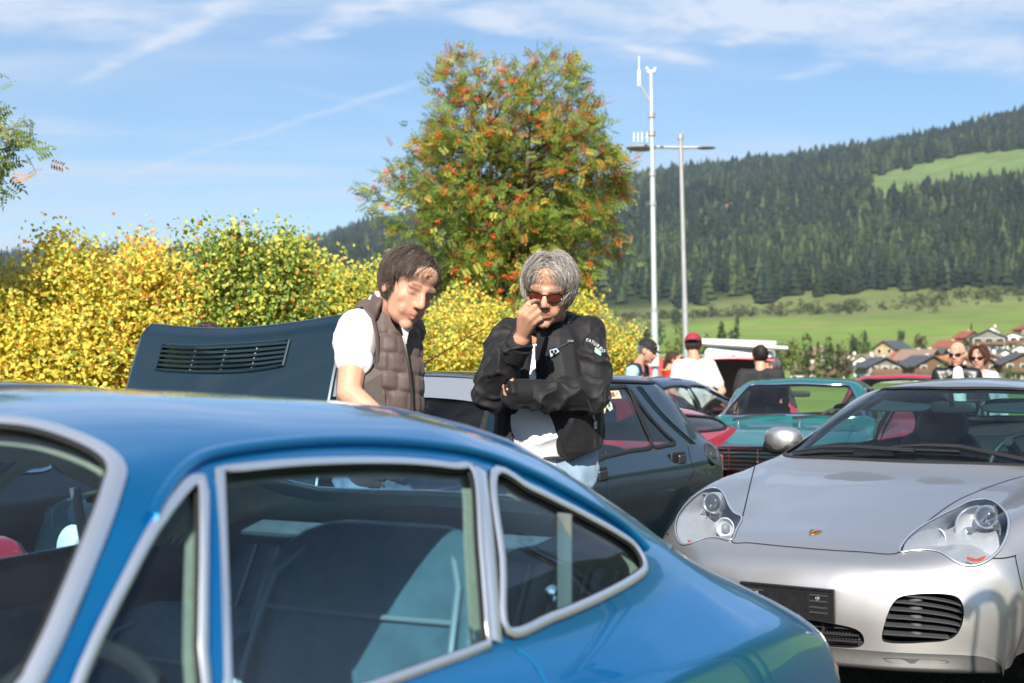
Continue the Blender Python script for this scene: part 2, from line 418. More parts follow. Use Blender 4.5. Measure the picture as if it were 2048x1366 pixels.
def build_forest():
    N = 100000
    az = rng.uniform(-0.42, 0.42, N); rr = ridge_r(az)
    u = rng.random(N); r = np.sqrt((RB+10)**2 + u*((rr+60)**2-(RB+10)**2))
    keep = rng.random(N) < np.interp(r, [950, 1300, 2400, 3500], [1.0, 0.8, 0.42, 0.30])*np.interp(az, [-0.42, 0.03, 0.10, 0.42], [0.3, 0.35, 0.75, 0.75])
    az, r, rr = az[keep], r[keep], rr[keep]
    x, y = np.sin(az)*r, np.cos(az)*r; z = land_h(x, y); px, py = pix_np(x, y, z)
    jx = px + 6*np.sin(px*0.13) ; jy = py + 4*np.sin(px*0.21+py*0.3)
    ok = np.ones(len(r), bool)
    for k in range(0, 46, 4): ok &= ~(in_poly(jx, jy-k, CLEAR) & (r > 1300))
    ok &= ~((in_poly(jx, jy, [(1395,420),(1440,400),(1500,405),(1490,440),(1430,455),(1400,450)])) & (rng.random(len(r)) < 0.8))
    edge = np.interp(px, [1200,1300,1500,1650,1850,2060],[1060,1010,985,965,960,960]) + 18*np.sin(px*0.04)+12*np.sin(px*0.11)
    ok &= (r > edge)
    x, y, r, az = x[ok], y[ok], r[ok], az[ok]
    h = rng.normal(18, 5.0, len(x)).clip(7, 32)*np.interp(r, [950, 1100, 2000], [0.85, 1.0, 1.0])
    c0 = np.array([0.009, 0.019, 0.014]); c1 = np.array([0.048, 0.070, 0.024]); c2 = np.array([0.05, 0.062, 0.028])
    n = np.sin(x*0.006+1)*np.sin(y*0.007) + 0.6*np.sin(x*0.021)*np.sin(y*0.019+2)
    t = (rng.random(len(x))**2.2 * (0.6+0.55*n) + 0.15*(r < 1250)*rng.random(len(x))).clip(0, 1)[:, None]
    cols = c0*(1-t) + c1*t; br = rng.random(len(x)) < 0.06; cols[br] = c2
    cols *= rng.uniform(0.6, 1.4, (len(x), 1))
    leafm = mat('conifer_needles', rough=0.8, attr='Col', spec=0.2)
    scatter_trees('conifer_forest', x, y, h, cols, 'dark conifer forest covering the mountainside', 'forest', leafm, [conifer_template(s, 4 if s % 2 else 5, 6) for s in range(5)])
build_forest()

def clump_cloud(n, rad_xyz, seed, size, flat=0.0, core=0.35):
    "n leaf-sized faces spread through a lumpy crown volume: returns centres (n,3)"
    r = np.random.default_rng(seed)
    k = 9; lc = r.normal(0, 0.42, (k, 3)); lr = r.uniform(0.45, 0.75, k)
    which = r.integers(0, k, n); d = r.normal(0, 1, (n, 3)); d /= np.linalg.norm(d, axis=1)[:, None]
    p = lc[which] + d*(lr[which]*(core+(1-core)*r.random(n)**0.5))[:, None]
    return p*np.array(rad_xyz)
def leaf_quads(C, size, seed, fold=0.25, aspect=0.6, tilt=None):
    "a folded rhombus per centre; returns V, tris"
    r = np.random.default_rng(seed); n = len(C)
    a = r.normal(0, 1, (n, 3)); a /= np.linalg.norm(a, axis=1)[:, None]
    b = r.normal(0, 1, (n, 3))
    if tilt is not None: b = b*0.8 + np.array(tilt)*1.0
    nn = b - (b*a).sum(1)[:, None]*a; nn /= np.linalg.norm(nn, axis=1)[:, None]+1e-9
    w = np.cross(nn, a); s = (np.asarray(size) if np.ndim(size) else np.full(n, size))[:, None]*r.uniform(0.7, 1.25, (n, 1))
    v0 = C - a*s*0.5; v1 = C + w*s*aspect*0.5 + nn*s*fold*0.3; v2 = C + a*s*0.5; v3 = C - w*s*aspect*0.5 + nn*s*fold*0.3
    V = np.stack([v0, v1, v2, v3], 1).reshape(-1, 3); i = np.arange(n)[:, None]*4
    T = np.concatenate([i+np.array([[0,1,2]]), i+np.array([[0,2,3]])], 0)
    return V, T
def far_tree(name, px, base_py, top_py, r, wpx, col, seed, label, leaves=420, conif=False):
    "a single tree of the valley floor"
    az = az_of(px); x, y = math.sin(az)*r, math.cos(az)*r; z = land_z(x, y)
    s = r*math.cos(az)/F_PX; top = CAM_H + (752-top_py)*s; h = max(3.0, top - z); w = wpx*s*0.5
    root = empty(name, (x, y, z)); tag(root, label, 'tree', 'single trees on the meadow and in the village')
    rr = np.random.default_rng(seed)
    MB().tube([(0,0,-0.3),(0.02*h,0,h*0.4),(0,0.01*h,h*0.75)], [h*0.028, h*0.02, h*0.008], 6).build('trunk', mat('bark', (0.10,0.075,0.05), 0.9, noise_amt=0.3, noise_scale=3), root)
    if conif:
        n = leaves; t = rr.random(n)**0.75; ang = rr.random(n)*2*PI; rd = w*(1.02-t)*(0.45+0.6*rr.random(n))*(0.75+0.25*np.sin(t*34))
        C = np.stack([np.cos(ang)*rd, np.sin(ang)*rd, h*(0.06+0.94*t)], -1); size = h*0.085
    else:
        C = clump_cloud(leaves, (w, w, h*0.42), seed, 1); C[:, 2] += h*0.58; size = h*0.085
    V, T = leaf_quads(C, size, seed+1)
    cc = np.array(col)*rr.uniform(0.6, 1.4, (len(C), 1)); cc = np.repeat(cc, 4, 0)
    np_obj('crown', V, T, leaf_mat('far_foliage', 0.2, 0.7), root, cols=cc)
    return root

def build_haze():
    m = bpy.data.materials.new('valley_air'); m.use_nodes = True; N = m.node_tree.nodes; N.remove(N['Principled BSDF'])
    v = N.new('ShaderNodeVolumePrincipled'); v.inputs['Color'].default_value = (0.66,0.80,1.0,1); v.inputs['Density'].default_value = 0.00009; v.inputs['Anisotropy'].default_value = 0.1
    m.node_tree.links.new(v.outputs[0], N['Material Output'].inputs['Volume'])
    o = MB().box((0, 1800, 240), (9600, 7600, 1040)).build('haze', m); tag(o, kind='stuff', label='thin blue valley haze', cat='haze')
# ================================================================== parking ground, hedge, rowans, masts, fence
def build_ground():
    m, N, L, b = newmat('asphalt')
    tc = N.new('ShaderNodeTexCoord')
    v = N.new('ShaderNodeTexVoronoi'); v.inputs['Scale'].default_value = 95; L.new(tc.outputs['Object'], v.inputs['Vector'])
    n = N.new('ShaderNodeTexNoise'); n.inputs['Scale'].default_value = 0.8; n.inputs['Detail'].default_value = 8; L.new(tc.outputs['Object'], n.inputs['Vector'])
    cr = N.new('ShaderNodeValToRGB'); cr.color_ramp.elements[0].color = (0.022,0.022,0.023,1); cr.color_ramp.elements[1].color = (0.17,0.16,0.15,1); cr.color_ramp.elements[1].position = 0.9
    L.new(v.outputs['Color'], cr.inputs[0])
    mx = N.new('ShaderNodeMix'); mx.data_type = 'RGBA'; mx.blend_type = 'MULTIPLY'; mx.inputs[0].default_value = 0.6; L.new(cr.outputs[0], mx.inputs[6]); L.new(n.outputs['Color'], mx.inputs[7])
    L.new(mx.outputs[2], b.inputs['Base Color']); b.inputs['Roughness'].default_value = 0.85
    bp = N.new('ShaderNodeBump'); bp.inputs['Strength'].default_value = 0.9; bp.inputs['Distance'].default_value = 0.006; L.new(v.outputs['Distance'], bp.inputs['Height']); L.new(bp.outputs[0], b.inputs['Normal'])
    MATS['asphalt'] = m
    o = mesh_obj('parking_lot', [(-40,-30,0.004),(40,-30,0.004),(40,45,0.004),(-40,45,0.004)], [(0,1,2,3)], m); tag(o, kind='structure')
    # loose grit where the ground shows under the silver car
    n_ = 2600; c = np.stack([rng.uniform(0.6, 2.6, n_), rng.uniform(3.4, 6.2, n_), np.full(n_, 0.006)], -1); r = rng.uniform(0.002, 0.006, n_)
    octa = np.array([(1,0,0),(-1,0,0),(0,1,0),(0,-1,0),(0,0,0.7),(0,0,-0.7)]); tri = np.array([(0,2,4),(2,1,4),(1,3,4),(3,0,4),(2,0,5),(1,2,5),(3,1,5),(0,3,5)])
    V = (c[:, None]+octa[None]*r[:, None, None]).reshape(-1, 3); T = (tri[None]+np.arange(n_)[:, None, None]*6).reshape(-1, 3)
    g = rng.uniform(0.05, 0.32, (n_, 1))*np.array([1,.97,.93]); o = np_obj('grit', V, T, mat('grit_stone', rough=0.9, attr='Col'), cols=np.repeat(g, 6, 0)); tag(o, 'loose pale grit on the asphalt', 'gravel', kind='stuff')
build_ground()

def mixcols(n, pal, wts, seed, var=0.18):
    r = np.random.default_rng(seed); k = r.choice(len(pal), n, p=np.array(wts)/sum(wts)); return np.array(pal)[k]*r.uniform(1-var, 1+var, (n, 1))
YEL, YGR, GRN, DGR, ORA, RUS = (0.76,0.61,0.10), (0.54,0.55,0.10), (0.21,0.31,0.06), (0.055,0.10,0.022), (0.56,0.23,0.045), (0.33,0.13,0.05)
M_leaf = leaf_mat('broad_leaf', 0.42, 0.5); M_bark = mat('bark', (0.10,0.075,0.05), 0.9, noise_amt=0.3, noise_scale=3)
def shrub(px0, px1, top_py, d, pal, wts, seed, label, n=9000, leaf=0.042, peak=0.16, depth=0.7):
    a, b = P(px0, 752, d), P(px1, 752, d); top = P(0, top_py, d).z; cx = (a.x+b.x)/2; w = (b.x-a.x)/2*1.12
    root = empty('hedge_shrub', (cx, d, 0)); tag(root, label, 'shrub', 'shrubs of the autumn hedge')
    r = np.random.default_rng(seed)
    # crown: many twig ends in a lumpy upright mass
    k = 420; tx = r.uniform(-1, 1, k); tz = r.uniform(0.22, 1, k)**0.75
    hmax = top*(1-peak*np.abs(tx)**2.2)*(0.93+0.05*np.sin(tx*5+seed)+0.04*np.sin(tx*13+seed*2))
    ty = r.uniform(-1, 1, k)*depth*(1-0.35*tz)
    tips = np.stack([tx*w, ty, np.clip(tz*hmax, 0.15, None)], -1)
    which = r.integers(0, k, n); p = tips[which] + r.normal(0, 1, (n, 3))*np.array([0.10, 0.10, 0.09])
    sp = r.random(n) < 0.002; up = np.where(sp)[0]; big = r.integers(0, k, len(up)); p[up] = tips[big]; p[up, 2] = hmax[big]+r.random(len(up))*0.16; p[up, 0] += r.normal(0, 0.02, len(up))
    p[:, 2] = np.clip(p[:, 2], 0.08, None)
    V, T = leaf_quads(p, leaf, seed+5, tilt=(-0.1, -1.5, 1.0), aspect=0.72)
    c = mixcols(n, pal, wts, seed+9); sh = (0.62+0.5*(p[:, 2]/top).clip(0, 1))[:, None]*0+1
    o = np_obj('foliage', V, T, M_leaf, root, cols=np.repeat(c*1.12*sh, 4, 0)); o['kind'] = 'stuff'
    mb = MB()
    for i in range(9):
        q = tips[r.integers(0, k)]; x0 = q[0]*0.4
        mb.tube([(x0, 0.1*r.normal(), 0), (x0*0.6+q[0]*0.4, q[1]*0.5, q[2]*0.5), tuple(q)], [0.02, 0.012, 0.004], 5)
    mb.build('stems', M_bark, root)
    return root
def build_hedge():
    S = shrub
    S(-330, 70, 478, 11.0, [YEL,YGR,GRN,ORA,RUS], [.52,.34,.09,.04,.01], 1, 'golden yellow hedge shrub cut by the left edge of the picture', 33468)
    S(30, 250, 470, 11.1, [YEL,YGR,GRN,ORA,RUS], [.56,.32,.09,.03,.0], 2, 'brightest golden yellow hedge shrub left of the raised bonnet', 30281)
    S(210, 390, 480, 11.3, [YEL,YGR,GRN,ORA,RUS], [.44,.26,.12,.16,.02], 3, 'orange-tinged hedge shrub above the left corner of the raised bonnet', 27093)
    S(350, 640, 424, 11.6, [YEL,YGR,GRN,DGR,ORA], [.08,.30,.40,.18,.04], 4, 'tall olive green hedge shrub rising above the raised bonnet', 41437, 0.040, 0.34)
    S(590, 800, 492, 11.9, [YEL,YGR,GRN,DGR,ORA], [.30,.38,.24,.05,.03], 5, 'yellow-green hedge shrub just left of the man in the brown vest', 27093)
    S(740, 1030, 574, 15.6, [YEL,YGR,GRN,ORA,RUS], [.42,.30,.17,.08,.03], 6, 'low yellow hedge shrub between the two men', 27093)
    S(980, 1250, 575, 16.9, [YEL,YGR,GRN,ORA,DGR], [.30,.32,.22,.10,.06], 7, 'low yellow-green hedge shrub behind the man in the black jacket', 25500)
build_hedge()

def rowan(px, py_c, rx_px, rz_px, d, seed, label, tips_n=230, leaves=4600, berries=230, fx=None, warm=0.5, name='rowan_tree'):
    s = d/F_PX; c = P(px, py_c, d); rx = rx_px*s; rz = rz_px*s
    root = empty(name, (c.x, d, 0)); tag(root, label, 'tree'); r = np.random.default_rng(seed); cz = c.z
    # branch tips in an egg-shaped crown
    v = r.normal(0, 1, (tips_n, 3)); v /= np.linalg.norm(v, axis=1)[:, None]; rad_ = r.random(tips_n)**0.36; v = np.sign(v)*np.abs(v)**0.95
    lump = 1+0.10*np.sin(v[:, 0]*7+seed+2*v[:, 2])+0.08*np.sin(v[:, 2]*8+1)+0.08*np.sin(v[:, 1]*7)+0.10*(r.random(tips_n)-0.5)
    tips = v*(rad_*lump)[:, None]*np.array([rx, rx*0.85, rz]); tips[:, 0] *= 1-0.10*np.clip(tips[:, 2]/rz, -0.2, 1); tips[:, 2] += cz
    # trunk and limbs
    mb = MB(); stems = []
    for k in range(5):
        a = 2*PI*k/5+0.4; top = Vector((math.cos(a)*rx*0.32, math.sin(a)*rx*0.3, cz+rz*(0.55+0.25*r.random())))
        pts = [Vector((math.cos(a)*0.06, math.sin(a)*0.06, 0)), Vector((math.cos(a)*rx*0.10, math.sin(a)*rx*0.1, cz-rz*0.75)), Vector((math.cos(a)*rx*0.22, math.sin(a)*rx*0.2, cz-rz*0.1)), top]
        mb.tube(pts, [0.065, 0.05, 0.032, 0.010], 7); stems.append(pts)
    mb.build('trunk', M_bark, root, smooth=True)
    mb = MB()
    for t in tips[::2]:
        st = stems[r.integers(0, 5)]; z = max(0.4, t[2]-0.35*rz*(0.4+r.random())); f = min(1, max(0, (z-st[1].z)/(st[3].z-st[1].z+1e-6))); a = st[1].lerp(st[3], f)
        mid = (a+Vector(t))/2+Vector((0, 0, -0.04)); mb.tube([a, mid, Vector(t)], [0.016, 0.010, 0.003], 5)
    mb.build('limbs', M_bark, root)
    # compound leaves: leaflets in pairs along a stalk
    which = r.integers(0, tips_n, leaves); base = tips[which]+r.normal(0, 1, (leaves, 3))*0.085
    dirs = r.normal(0, 1, (leaves, 3))+np.array([0,0,-0.15]); outw = base-np.array([0,0,cz]); outw /= np.linalg.norm(outw, axis=1)[:, None]+1e-6; dirs += outw*0.9; dirs /= np.linalg.norm(dirs, axis=1)[:, None]
    side = np.cross(dirs, r.normal(0, 1, (leaves, 3))); side /= np.linalg.norm(side, axis=1)[:, None]; nl = np.cross(side, dirs)
    ln = r.uniform(0.10, 0.155, leaves)[:, None]; Vs = []; Ts = []; off = 0; cl = []
    pal = [GRN, (0.19,0.26,0.035), YGR, (0.50,0.30,0.05), ORA, RUS]; zt = ((base[:, 2]-cz)/rz).clip(-1, 1)
    wa = (warm*0.55+0.40*zt*warm+0.20*(np.linalg.norm((base-np.array([0,0,cz]))/np.array([rx,rx,rz]), axis=1)-0.6)).clip(0.04, 0.9)
    u = r.random(leaves); col = np.where((u < wa)[:, None], np.array(pal)[r.choice([3,4,5], leaves, p=[.40,.32,.28])], np.array(pal)[r.choice([0,1,2], leaves, p=[.54,.33,.13])])*r.uniform(0.8, 1.25, (leaves, 1))
    for k in range(11):
        if k < 10: t = 0.22+0.16*(k//2); sg = 1 if k % 2 else -1
        else: t, sg = 1.0, 0
        o0 = base+dirs*ln*t; ax = dirs*(0.35 if sg else 1)+side*sg*0.95; ax /= np.linalg.norm(ax, axis=1)[:, None]; ax = ax-np.array([0,0,0.15]); L_ = ln*0.36; wv = np.cross(nl, ax)
        V4 = np.stack([o0, o0+ax*L_*0.5+wv*L_*0.17, o0+ax*L_, o0+ax*L_*0.5-wv*L_*0.17], 1).reshape(-1, 3); i = np.arange(leaves)[:, None]*4+off
        Vs.append(V4); Ts += [i+np.array([[0,1,2]]), i+np.array([[0,2,3]])]; off += leaves*4; cl.append(np.repeat(col, 4, 0))
    o = np_obj('crown', np.concatenate(Vs), np.concatenate(Ts), M_leaf, root, cols=np.concatenate(cl)); o['kind'] = 'stuff'
    # berry bunches
    bt = tips[r.integers(0, tips_n, berries)]+r.normal(0, 1, (berries, 3))*0.06+np.array([0, -0.05, 0]); m_ = 14
    bc = (bt[:, None]+r.normal(0, 1, (berries, m_, 3))*np.array([0.022,0.022,0.014])).reshape(-1, 3)
    octa = np.array([(1,0,0),(-1,0,0),(0,1,0),(0,-1,0),(0,0,1),(0,0,-1)]); tri = np.array([(0,2,4),(2,1,4),(1,3,4),(3,0,4),(2,0,5),(1,2,5),(3,1,5),(0,3,5)])
    V = (bc[:, None]+octa[None]*0.0105).reshape(-1, 3); T = (tri[None]+np.arange(len(bc))[:, None, None]*6).reshape(-1, 3)
    o = np_obj('berries', V, T, mat('rowan_berry', (0.78,0.13,0.02), 0.3, noise_amt=0.3, noise_scale=8), root, smooth=True); o['kind'] = 'stuff'
    return root
rowan(1014, 385, 240, 255, 17.5, 3, 'rowan tree with orange berries and turning leaves behind the hedge', 430, 11500, 480, warm=0.28)
rowan(-160, 280, 200, 130, 10.0, 8, 'rowan tree reaching in with a few leafy twigs at the left edge', 150, 1300, 25, warm=0.10)

def build_masts():
    M_galv = mat('galvanised_steel', (0.62,0.66,0.68), 0.45, 0.35, noise_amt=0.12, noise_scale=4)
    M_gal2 = mat('weathered_steel', (0.42,0.42,0.42), 0.5, 0.4, noise_amt=0.12, noise_scale=4)
    d = 30.0; base = P(1312, 752, d); top = P(1302, 142, d); root = empty('antenna_mast', (base.x, base.y, 0))
    tag(root, 'tall pale steel mast with wind gauge and aerials on top', 'mast')
    Z = lambda px, py, dd=d: P(px, py, dd)-Vector((base.x, base.y, 0))
    b0 = Vector((0.0, 0, 0)); t0 = Z(1302, 142)
    mb = MB(); mb.tube([b0, b0.lerp(t0, 0.35)], [0.075, 0.070], 14); mb.build('lower_pole', M_galv, root, smooth=True)
    MB().tube([b0.lerp(t0, 0.345), b0.lerp(t0, 0.72)], [0.058, 0.052], 14).build('middle_pole', M_galv, root, smooth=True)
    MB().tube([b0.lerp(t0, 0.715), t0], [0.045, 0.040], 12).build('upper_pole', M_galv, root, smooth=True)
    for f in (0.35, 0.64, 0.72, 0.83, 0.88): 
        c = b0.lerp(t0, f); MB().tube([c-Vector((0,0,0.05)), c+Vector((0,0,0.05))], 0.075, 12).build('pole_clamp', M_gal2, root)
    MB().tube([Z(1302,205), Z(1279,170), Z(1278,168)], 0.018, 6).build('bracket', M_gal2, root)
    MB().tube([Z(1278,172), Z(1278,140)], 0.035, 8).tube([Z(1278,140), Z(1278,112)], 0.012, 6).build('whip_aerial', mat('aerial_white', (0.8,0.82,0.84), 0.4), root, smooth=True)
    mb = MB().tube([Z(1293,141), Z(1311,141)], 0.012, 6)
    for px, py in ((1294,137),(1297,144),(1310,138),(1308,143)): mb.ball(Z(px, py), 0.035, 8, 6)
    mb.build('wind_gauge', mat('aerial_white'), root, smooth=True)
    MB().tube([Z(1264,276), Z(1303,276)], 0.014, 6).build('aerial_boom', M_gal2, root)
    for px in (1268, 1276, 1284, 1294): MB().tube([Z(px,284), Z(px,264)], 0.012, 6).build('aerial_rod', mat('aerial_white'), root)
    MB().box(Z(1306,712)+Vector((0,-0.1,0)), (0.22,0.16,0.45)).build('switch_box', mat('box_grey', (0.55,0.58,0.58), 0.5), root, bevel=0.02)
    d2 = 32.0; base = P(1376, 752, d2); root = empty('street_lamp', (base.x, base.y, 0)); tag(root, 'grey lamp post with two arms and a flat disc head', 'lamp post')
    Z2 = lambda px, py: P(px, py, d2)-Vector((base.x, base.y, 0)); t0 = Z2(1361, 272); b0 = Vector((0,0,0))
    MB().tube([b0, b0.lerp(t0, 0.45)], [0.075, 0.065], 14).build('lower_pole', M_gal2, root, smooth=True)
    MB().tube([b0.lerp(t0, 0.445), t0], [0.058, 0.045], 14).build('upper_pole', M_gal2, root, smooth=True)
    MB().tube([t0-Vector((0,0,0.08)), t0+Vector((0,0,0.03))], 0.065, 12).build('pole_cap', M_gal2, root, smooth=True)
    MB().tube([Z2(1300,294), Z2(1362,295), Z2(1400,295)], [0.03,0.035,0.03], 8).build('arm', M_gal2, root, smooth=True)
    for px, w in ((1282, 0.34), (1412, 0.22)):
        mb = MB(); mb.ball(Z2(px,296), 1.0, 24, 10, (w, w*0.9, 0.075 if px < 1300 else 0.03)); mb.build('lamp_head', M_gal2, root, smooth=True)
    M_f = mat('fence_wire', (0.42,0.42,0.40), 0.5, 0.5)
    # roadside mesh fence further off
    f = empty('wire_fence', (0, 26, 0)); tag(f, 'grey site fence behind the man in the red shirt', 'fence')
    for k in range(5): 
        x = 2.4+k*0.55; MB().tube([(x,0,0),(x,0,1.72)], 0.02, 8).build('post', M_f, f, smooth=True)
    for z in (0.9, 1.3, 1.70): MB().tube([(2.4,0,z),(4.6,0,z)], 0.012, 6).build('rail', M_f, f)
build_masts()
# ================================================================== village, single trees, scrub, camper
M_wood = mat('dark_timber', (0.16,0.09,0.05), 0.8, noise_amt=0.3, noise_scale=1.5); M_wood2 = mat('light_timber', (0.50,0.33,0.18), 0.75, noise_amt=0.12, noise_scale=1.5)
M_wall = mat('white_render', (0.80,0.78,0.74), 0.9); M_wallg = mat('greenish_render', (0.58,0.64,0.60), 0.9); M_walld = mat('grey_timber', (0.20,0.185,0.17), 0.85, noise_amt=0.2, noise_scale=1)
R_dark = mat('slate_roof', (0.075,0.08,0.095), 0.6, noise_amt=0.2, noise_scale=1); R_red = mat('red_tile_roof', (0.30,0.085,0.05), 0.8, noise_amt=0.25, noise_scale=2); R_brown = mat('brown_tile_roof', (0.26,0.17,0.13), 0.8, noise_amt=0.2, noise_scale=2); R_orange = mat('orange_tile_roof', (0.52,0.17,0.07), 0.8, noise_amt=0.2, noise_scale=2)
M_pane = mat('far_window', (0.03,0.035,0.045), 0.15); M_frame = mat('window_frame_white', (0.75,0.75,0.72), 0.6)
def house(px, r, w, dep, wall_h, roof_h, rot, lower, upper, roof, label, windows=4, balcony=True, chimney=True, sink=0.0, gable_front=True, big_pane=False):
    w *= 0.78; dep *= 0.78; wall_h *= 0.80; roof_h *= 0.80
    az = az_of(px); x, y = math.sin(az)*r, math.cos(az)*r; z = land_z(x, y)-sink
    root = empty('house', (x, y, z), rot-az); tag(root, label, 'house', 'houses of the village')
    h1 = wall_h*0.5
    MB().box((0,0,h1/2-0.5), (w,dep,h1+1.0)).build('lower_wall', lower, root)
    mb = MB().box((0,0,h1+(wall_h-h1)/2), (w+0.1,dep+0.1,wall_h-h1))
    mb.prism([(-w/2-0.05,wall_h),(w/2+0.05,wall_h),(0,wall_h+roof_h)], -dep/2-0.05, dep/2+0.05); mb.build('upper_wall', upper, root)
    ov = 1.0
    for sg in (-1, 1):
        e = Vector((sg*(w/2+ov), 0, wall_h-ov*roof_h/(w/2))); t = Vector((0,0,wall_h+roof_h+0.05)); q = Vector((0,0,0.22))
        vs = []
        for yy in (-dep/2-ov, dep/2+ov):
            for p in (e, t, t+q, e+q): vs.append((p.x, yy, p.z))
        mesh_obj('roof_slope', vs, [(0,1,2,3),(7,6,5,4),(0,4,5,1),(1,5,6,2),(2,6,7,3),(3,7,4,0)], roof, root)
    if chimney: MB().box((w*0.18, dep*0.1, wall_h+roof_h*0.85), (0.7,0.7,1.6)).build('chimney', M_wall, root)
    if balcony:
        MB().box((0,-dep/2-0.6,h1+0.1), (w*0.92,1.2,0.15)).build('balcony_floor', M_wood, root)
        MB().box((0,-dep/2-1.15,h1+0.65), (w*0.92,0.08,0.9)).build('balcony_rail', M_wood, root)
    for lv in range(2):
        nwin = windows if lv == 0 else max(2, windows-1)
        for k in range(nwin):
            xx = -w/2+w*(k+0.5)/nwin; zz = h1*0.55 if lv == 0 else h1+(wall_h-h1)*0.55; ww = 1.1 if not big_pane else w/nwin*0.7
            f = MB().box((xx,-dep/2-0.06-0.05*lv,zz), (ww+0.3,0.12,1.5)).build('window', M_frame, root)
            MB().box((xx,-dep/2-0.14-0.05*lv,zz), (ww,0.06,1.2)).build('pane', M_pane, f)
    for k in range(2):
        yy = -dep/4+dep/2*k
        f = MB().box((-w/2-0.06,yy,h1*0.55), (0.12,1.3,1.4)).build('window', M_frame, root); MB().box((-w/2-0.14,yy,h1*0.55), (0.06,1.0,1.1)).build('pane', M_pane, f)
    return root
def build_village():
    house(1757, 300, 9, 9, 4.2, 2.0, 0.35, M_wallg, M_walld, R_dark, 'grey-roofed house with pale green walls below the barn', 4, True)
    house(1672, 310, 6, 8, 4.0, 1.8, -0.2, M_wall, M_wood, R_dark, 'small timber chalet right behind the teal coupe, leftmost big gable', 3)
    house(1620, 330, 9, 7, 3.4, 1.6, 0.9, M_wall, M_wood, R_brown, 'long low chalet at the left end of the village', 4, False)
    house(1845, 320, 10, 10, 4.6, 2.4, 0.5, M_wall, M_wood, R_dark, 'chalet with slate roof and white ground floor, left of the bald man', 3)
    house(1838, 350, 12, 9, 5.8, 2.6, 1.2, M_wall, M_wood, R_brown, 'house with broad brown tile roof behind the slate-roofed chalet', 4, False)
    house(1898, 330, 8, 9, 4.4, 2.5, 0.9, M_wall, M_wall, R_orange, 'house with bright orange tile roof beside the bald man', 3, False)
    house(1785, 440, 8.6, 11, 5.4, 2.4, -0.55, M_walld, M_wood2, R_dark, 'lone new barn with pale timber gable on the meadow', 2, False, False)
    house(1905, 470, 15, 9, 4.0, 2.2, 1.15, M_wall, M_wall, R_red, 'long house with a red roof above the bald man', 6, False)
    house(1975, 490, 13, 11, 6.5, 2.8, 0.1, M_walld, M_walld, R_dark, 'large dark chalet with big white windows above the woman', 4, True, True, 0, True, True)
    house(1935, 520, 7, 8, 5.2, 2.2, 0.6, M_wall, M_wood, R_red, 'red-roofed chalet left of the large dark chalet', 3)
    house(2030, 500, 10, 9, 6.0, 1.6, -0.1, M_wall, M_wall, R_brown, 'white block of a house at the right edge, uphill', 4, True, False, 0, True, True)
    house(2062, 540, 13, 9, 7.0, 2.6, 0.4, M_wall, M_wood, R_red, 'red-roofed house cut by the right edge of the picture', 5)
    house(2035, 330, 11, 10, 5.2, 2.5, 0.3, M_walld, M_wood, R_dark, 'dark timber chalet low at the right edge of the picture', 4)
    house(1975, 360, 10, 9, 5.5, 1.8, -0.2, M_wall, M_walld, R_brown, 'flat grey house right behind the woman', 4, True)
    hr = random.Random(5)
    for i, (px, r, lab) in enumerate(((1640,420,'small white house left of the barn, on the flat'),(1700,400,'pale house with a brown roof below the dark bushy tree'),(1735,365,'small white house just left of the barn foot'),(1815,395,'little red-roofed house at the right foot of the barn'),(1862,400,'small pale house under the slender tree'),(1950,430,'white house between the long red roof and the large dark chalet'),(2000,420,'small pale house below the white block'),(2045,430,'little brown-roofed house near the right edge, below the white block'),(1985,580,'small pale house highest up the slope, behind the large dark chalet'),(1955,330,'low pale house right of the woman'))):
        house(px, r, hr.uniform(6.5, 9), hr.uniform(6.5, 9), hr.uniform(3.6, 5), hr.uniform(1.6, 2.2), hr.uniform(-0.7, 1.2), M_wall, hr.choice([M_wall, M_wall, M_wood]), hr.choice([R_brown, R_red, R_dark]) if 'red' not in lab and 'brown' not in lab else (R_red if 'red-roofed' in lab else R_brown), lab, 3, hr.random() < 0.5)
    # hut by the high clearing
    az = az_of(1936); r = 2010; root = house(1936, r, 10, 10, 6, 3, 0.2, M_wall, M_wall, R_orange, 'tiny white hut at the top of the high clearing', 2, False, False)
    T = far_tree
    D = (0.045,0.07,0.03); G = (0.075,0.11,0.035); Y = (0.15,0.17,0.05); B = (0.10,0.09,0.045)
    k = 100
    for px, by, ty, r, w, c, lab, con in (
        (1308,668,630,520,38,D,'round dark tree on the meadow left of the mast',False),(1290,668,648,520,24,D,'small dark bush left of the masts on the meadow',False),(1352,640,618,700,34,D,'dark shrub at the forest foot between the two masts',False),
        (1355,725,672,180,44,Y,'pale green bush behind the red-capped man',False),(1420,690,652,260,40,Y,'yellow-green bush above the camper, left one',False),(1448,690,648,270,26,G,'green bush above the camper, right one',False),(1470,672,650,420,22,D,'small round dark tree right of the camper',False),
        (1560,745,690,200,34,G,'loose pale tree left of the young conifers',False),(1585,745,680,190,38,Y,'bushy young tree in the row left of the village',False),(1612,740,672,210,34,G,'broad green tree in the row left of the village',False),(1636,740,685,215,26,Y,'pale slim conifer in the row left of the village',True),(1655,740,676,205,30,G,'leafy green tree nearest the timber chalet',False),(1676,742,690,215,18,D,'dark thin conifer behind the timber chalet',True),
        (1690,750,690,170,34,B,'bare brownish tree left of the green-walled house',False),(1710,690,664,430,26,D,'dark bushy tree left of the barn',False),(1728,690,672,430,20,D,'smaller dark tree next to the barn',False),(1802,672,660,520,14,D,'dark tree top peeping over the barn',False),
        (1842,705,660,430,24,B,'slender grey-green tree right of the barn',False),(1943,668,648,560,12,D,'pointed conifer above the red-roofed chalet',True),(1885,748,718,230,40,G,'green hedge bush left of the bald man',False),(2010,745,732,200,50,G,'clipped green hedge right of the woman',False),(1930,700,680,450,20,D,'dark bush under the large chalet',False)):
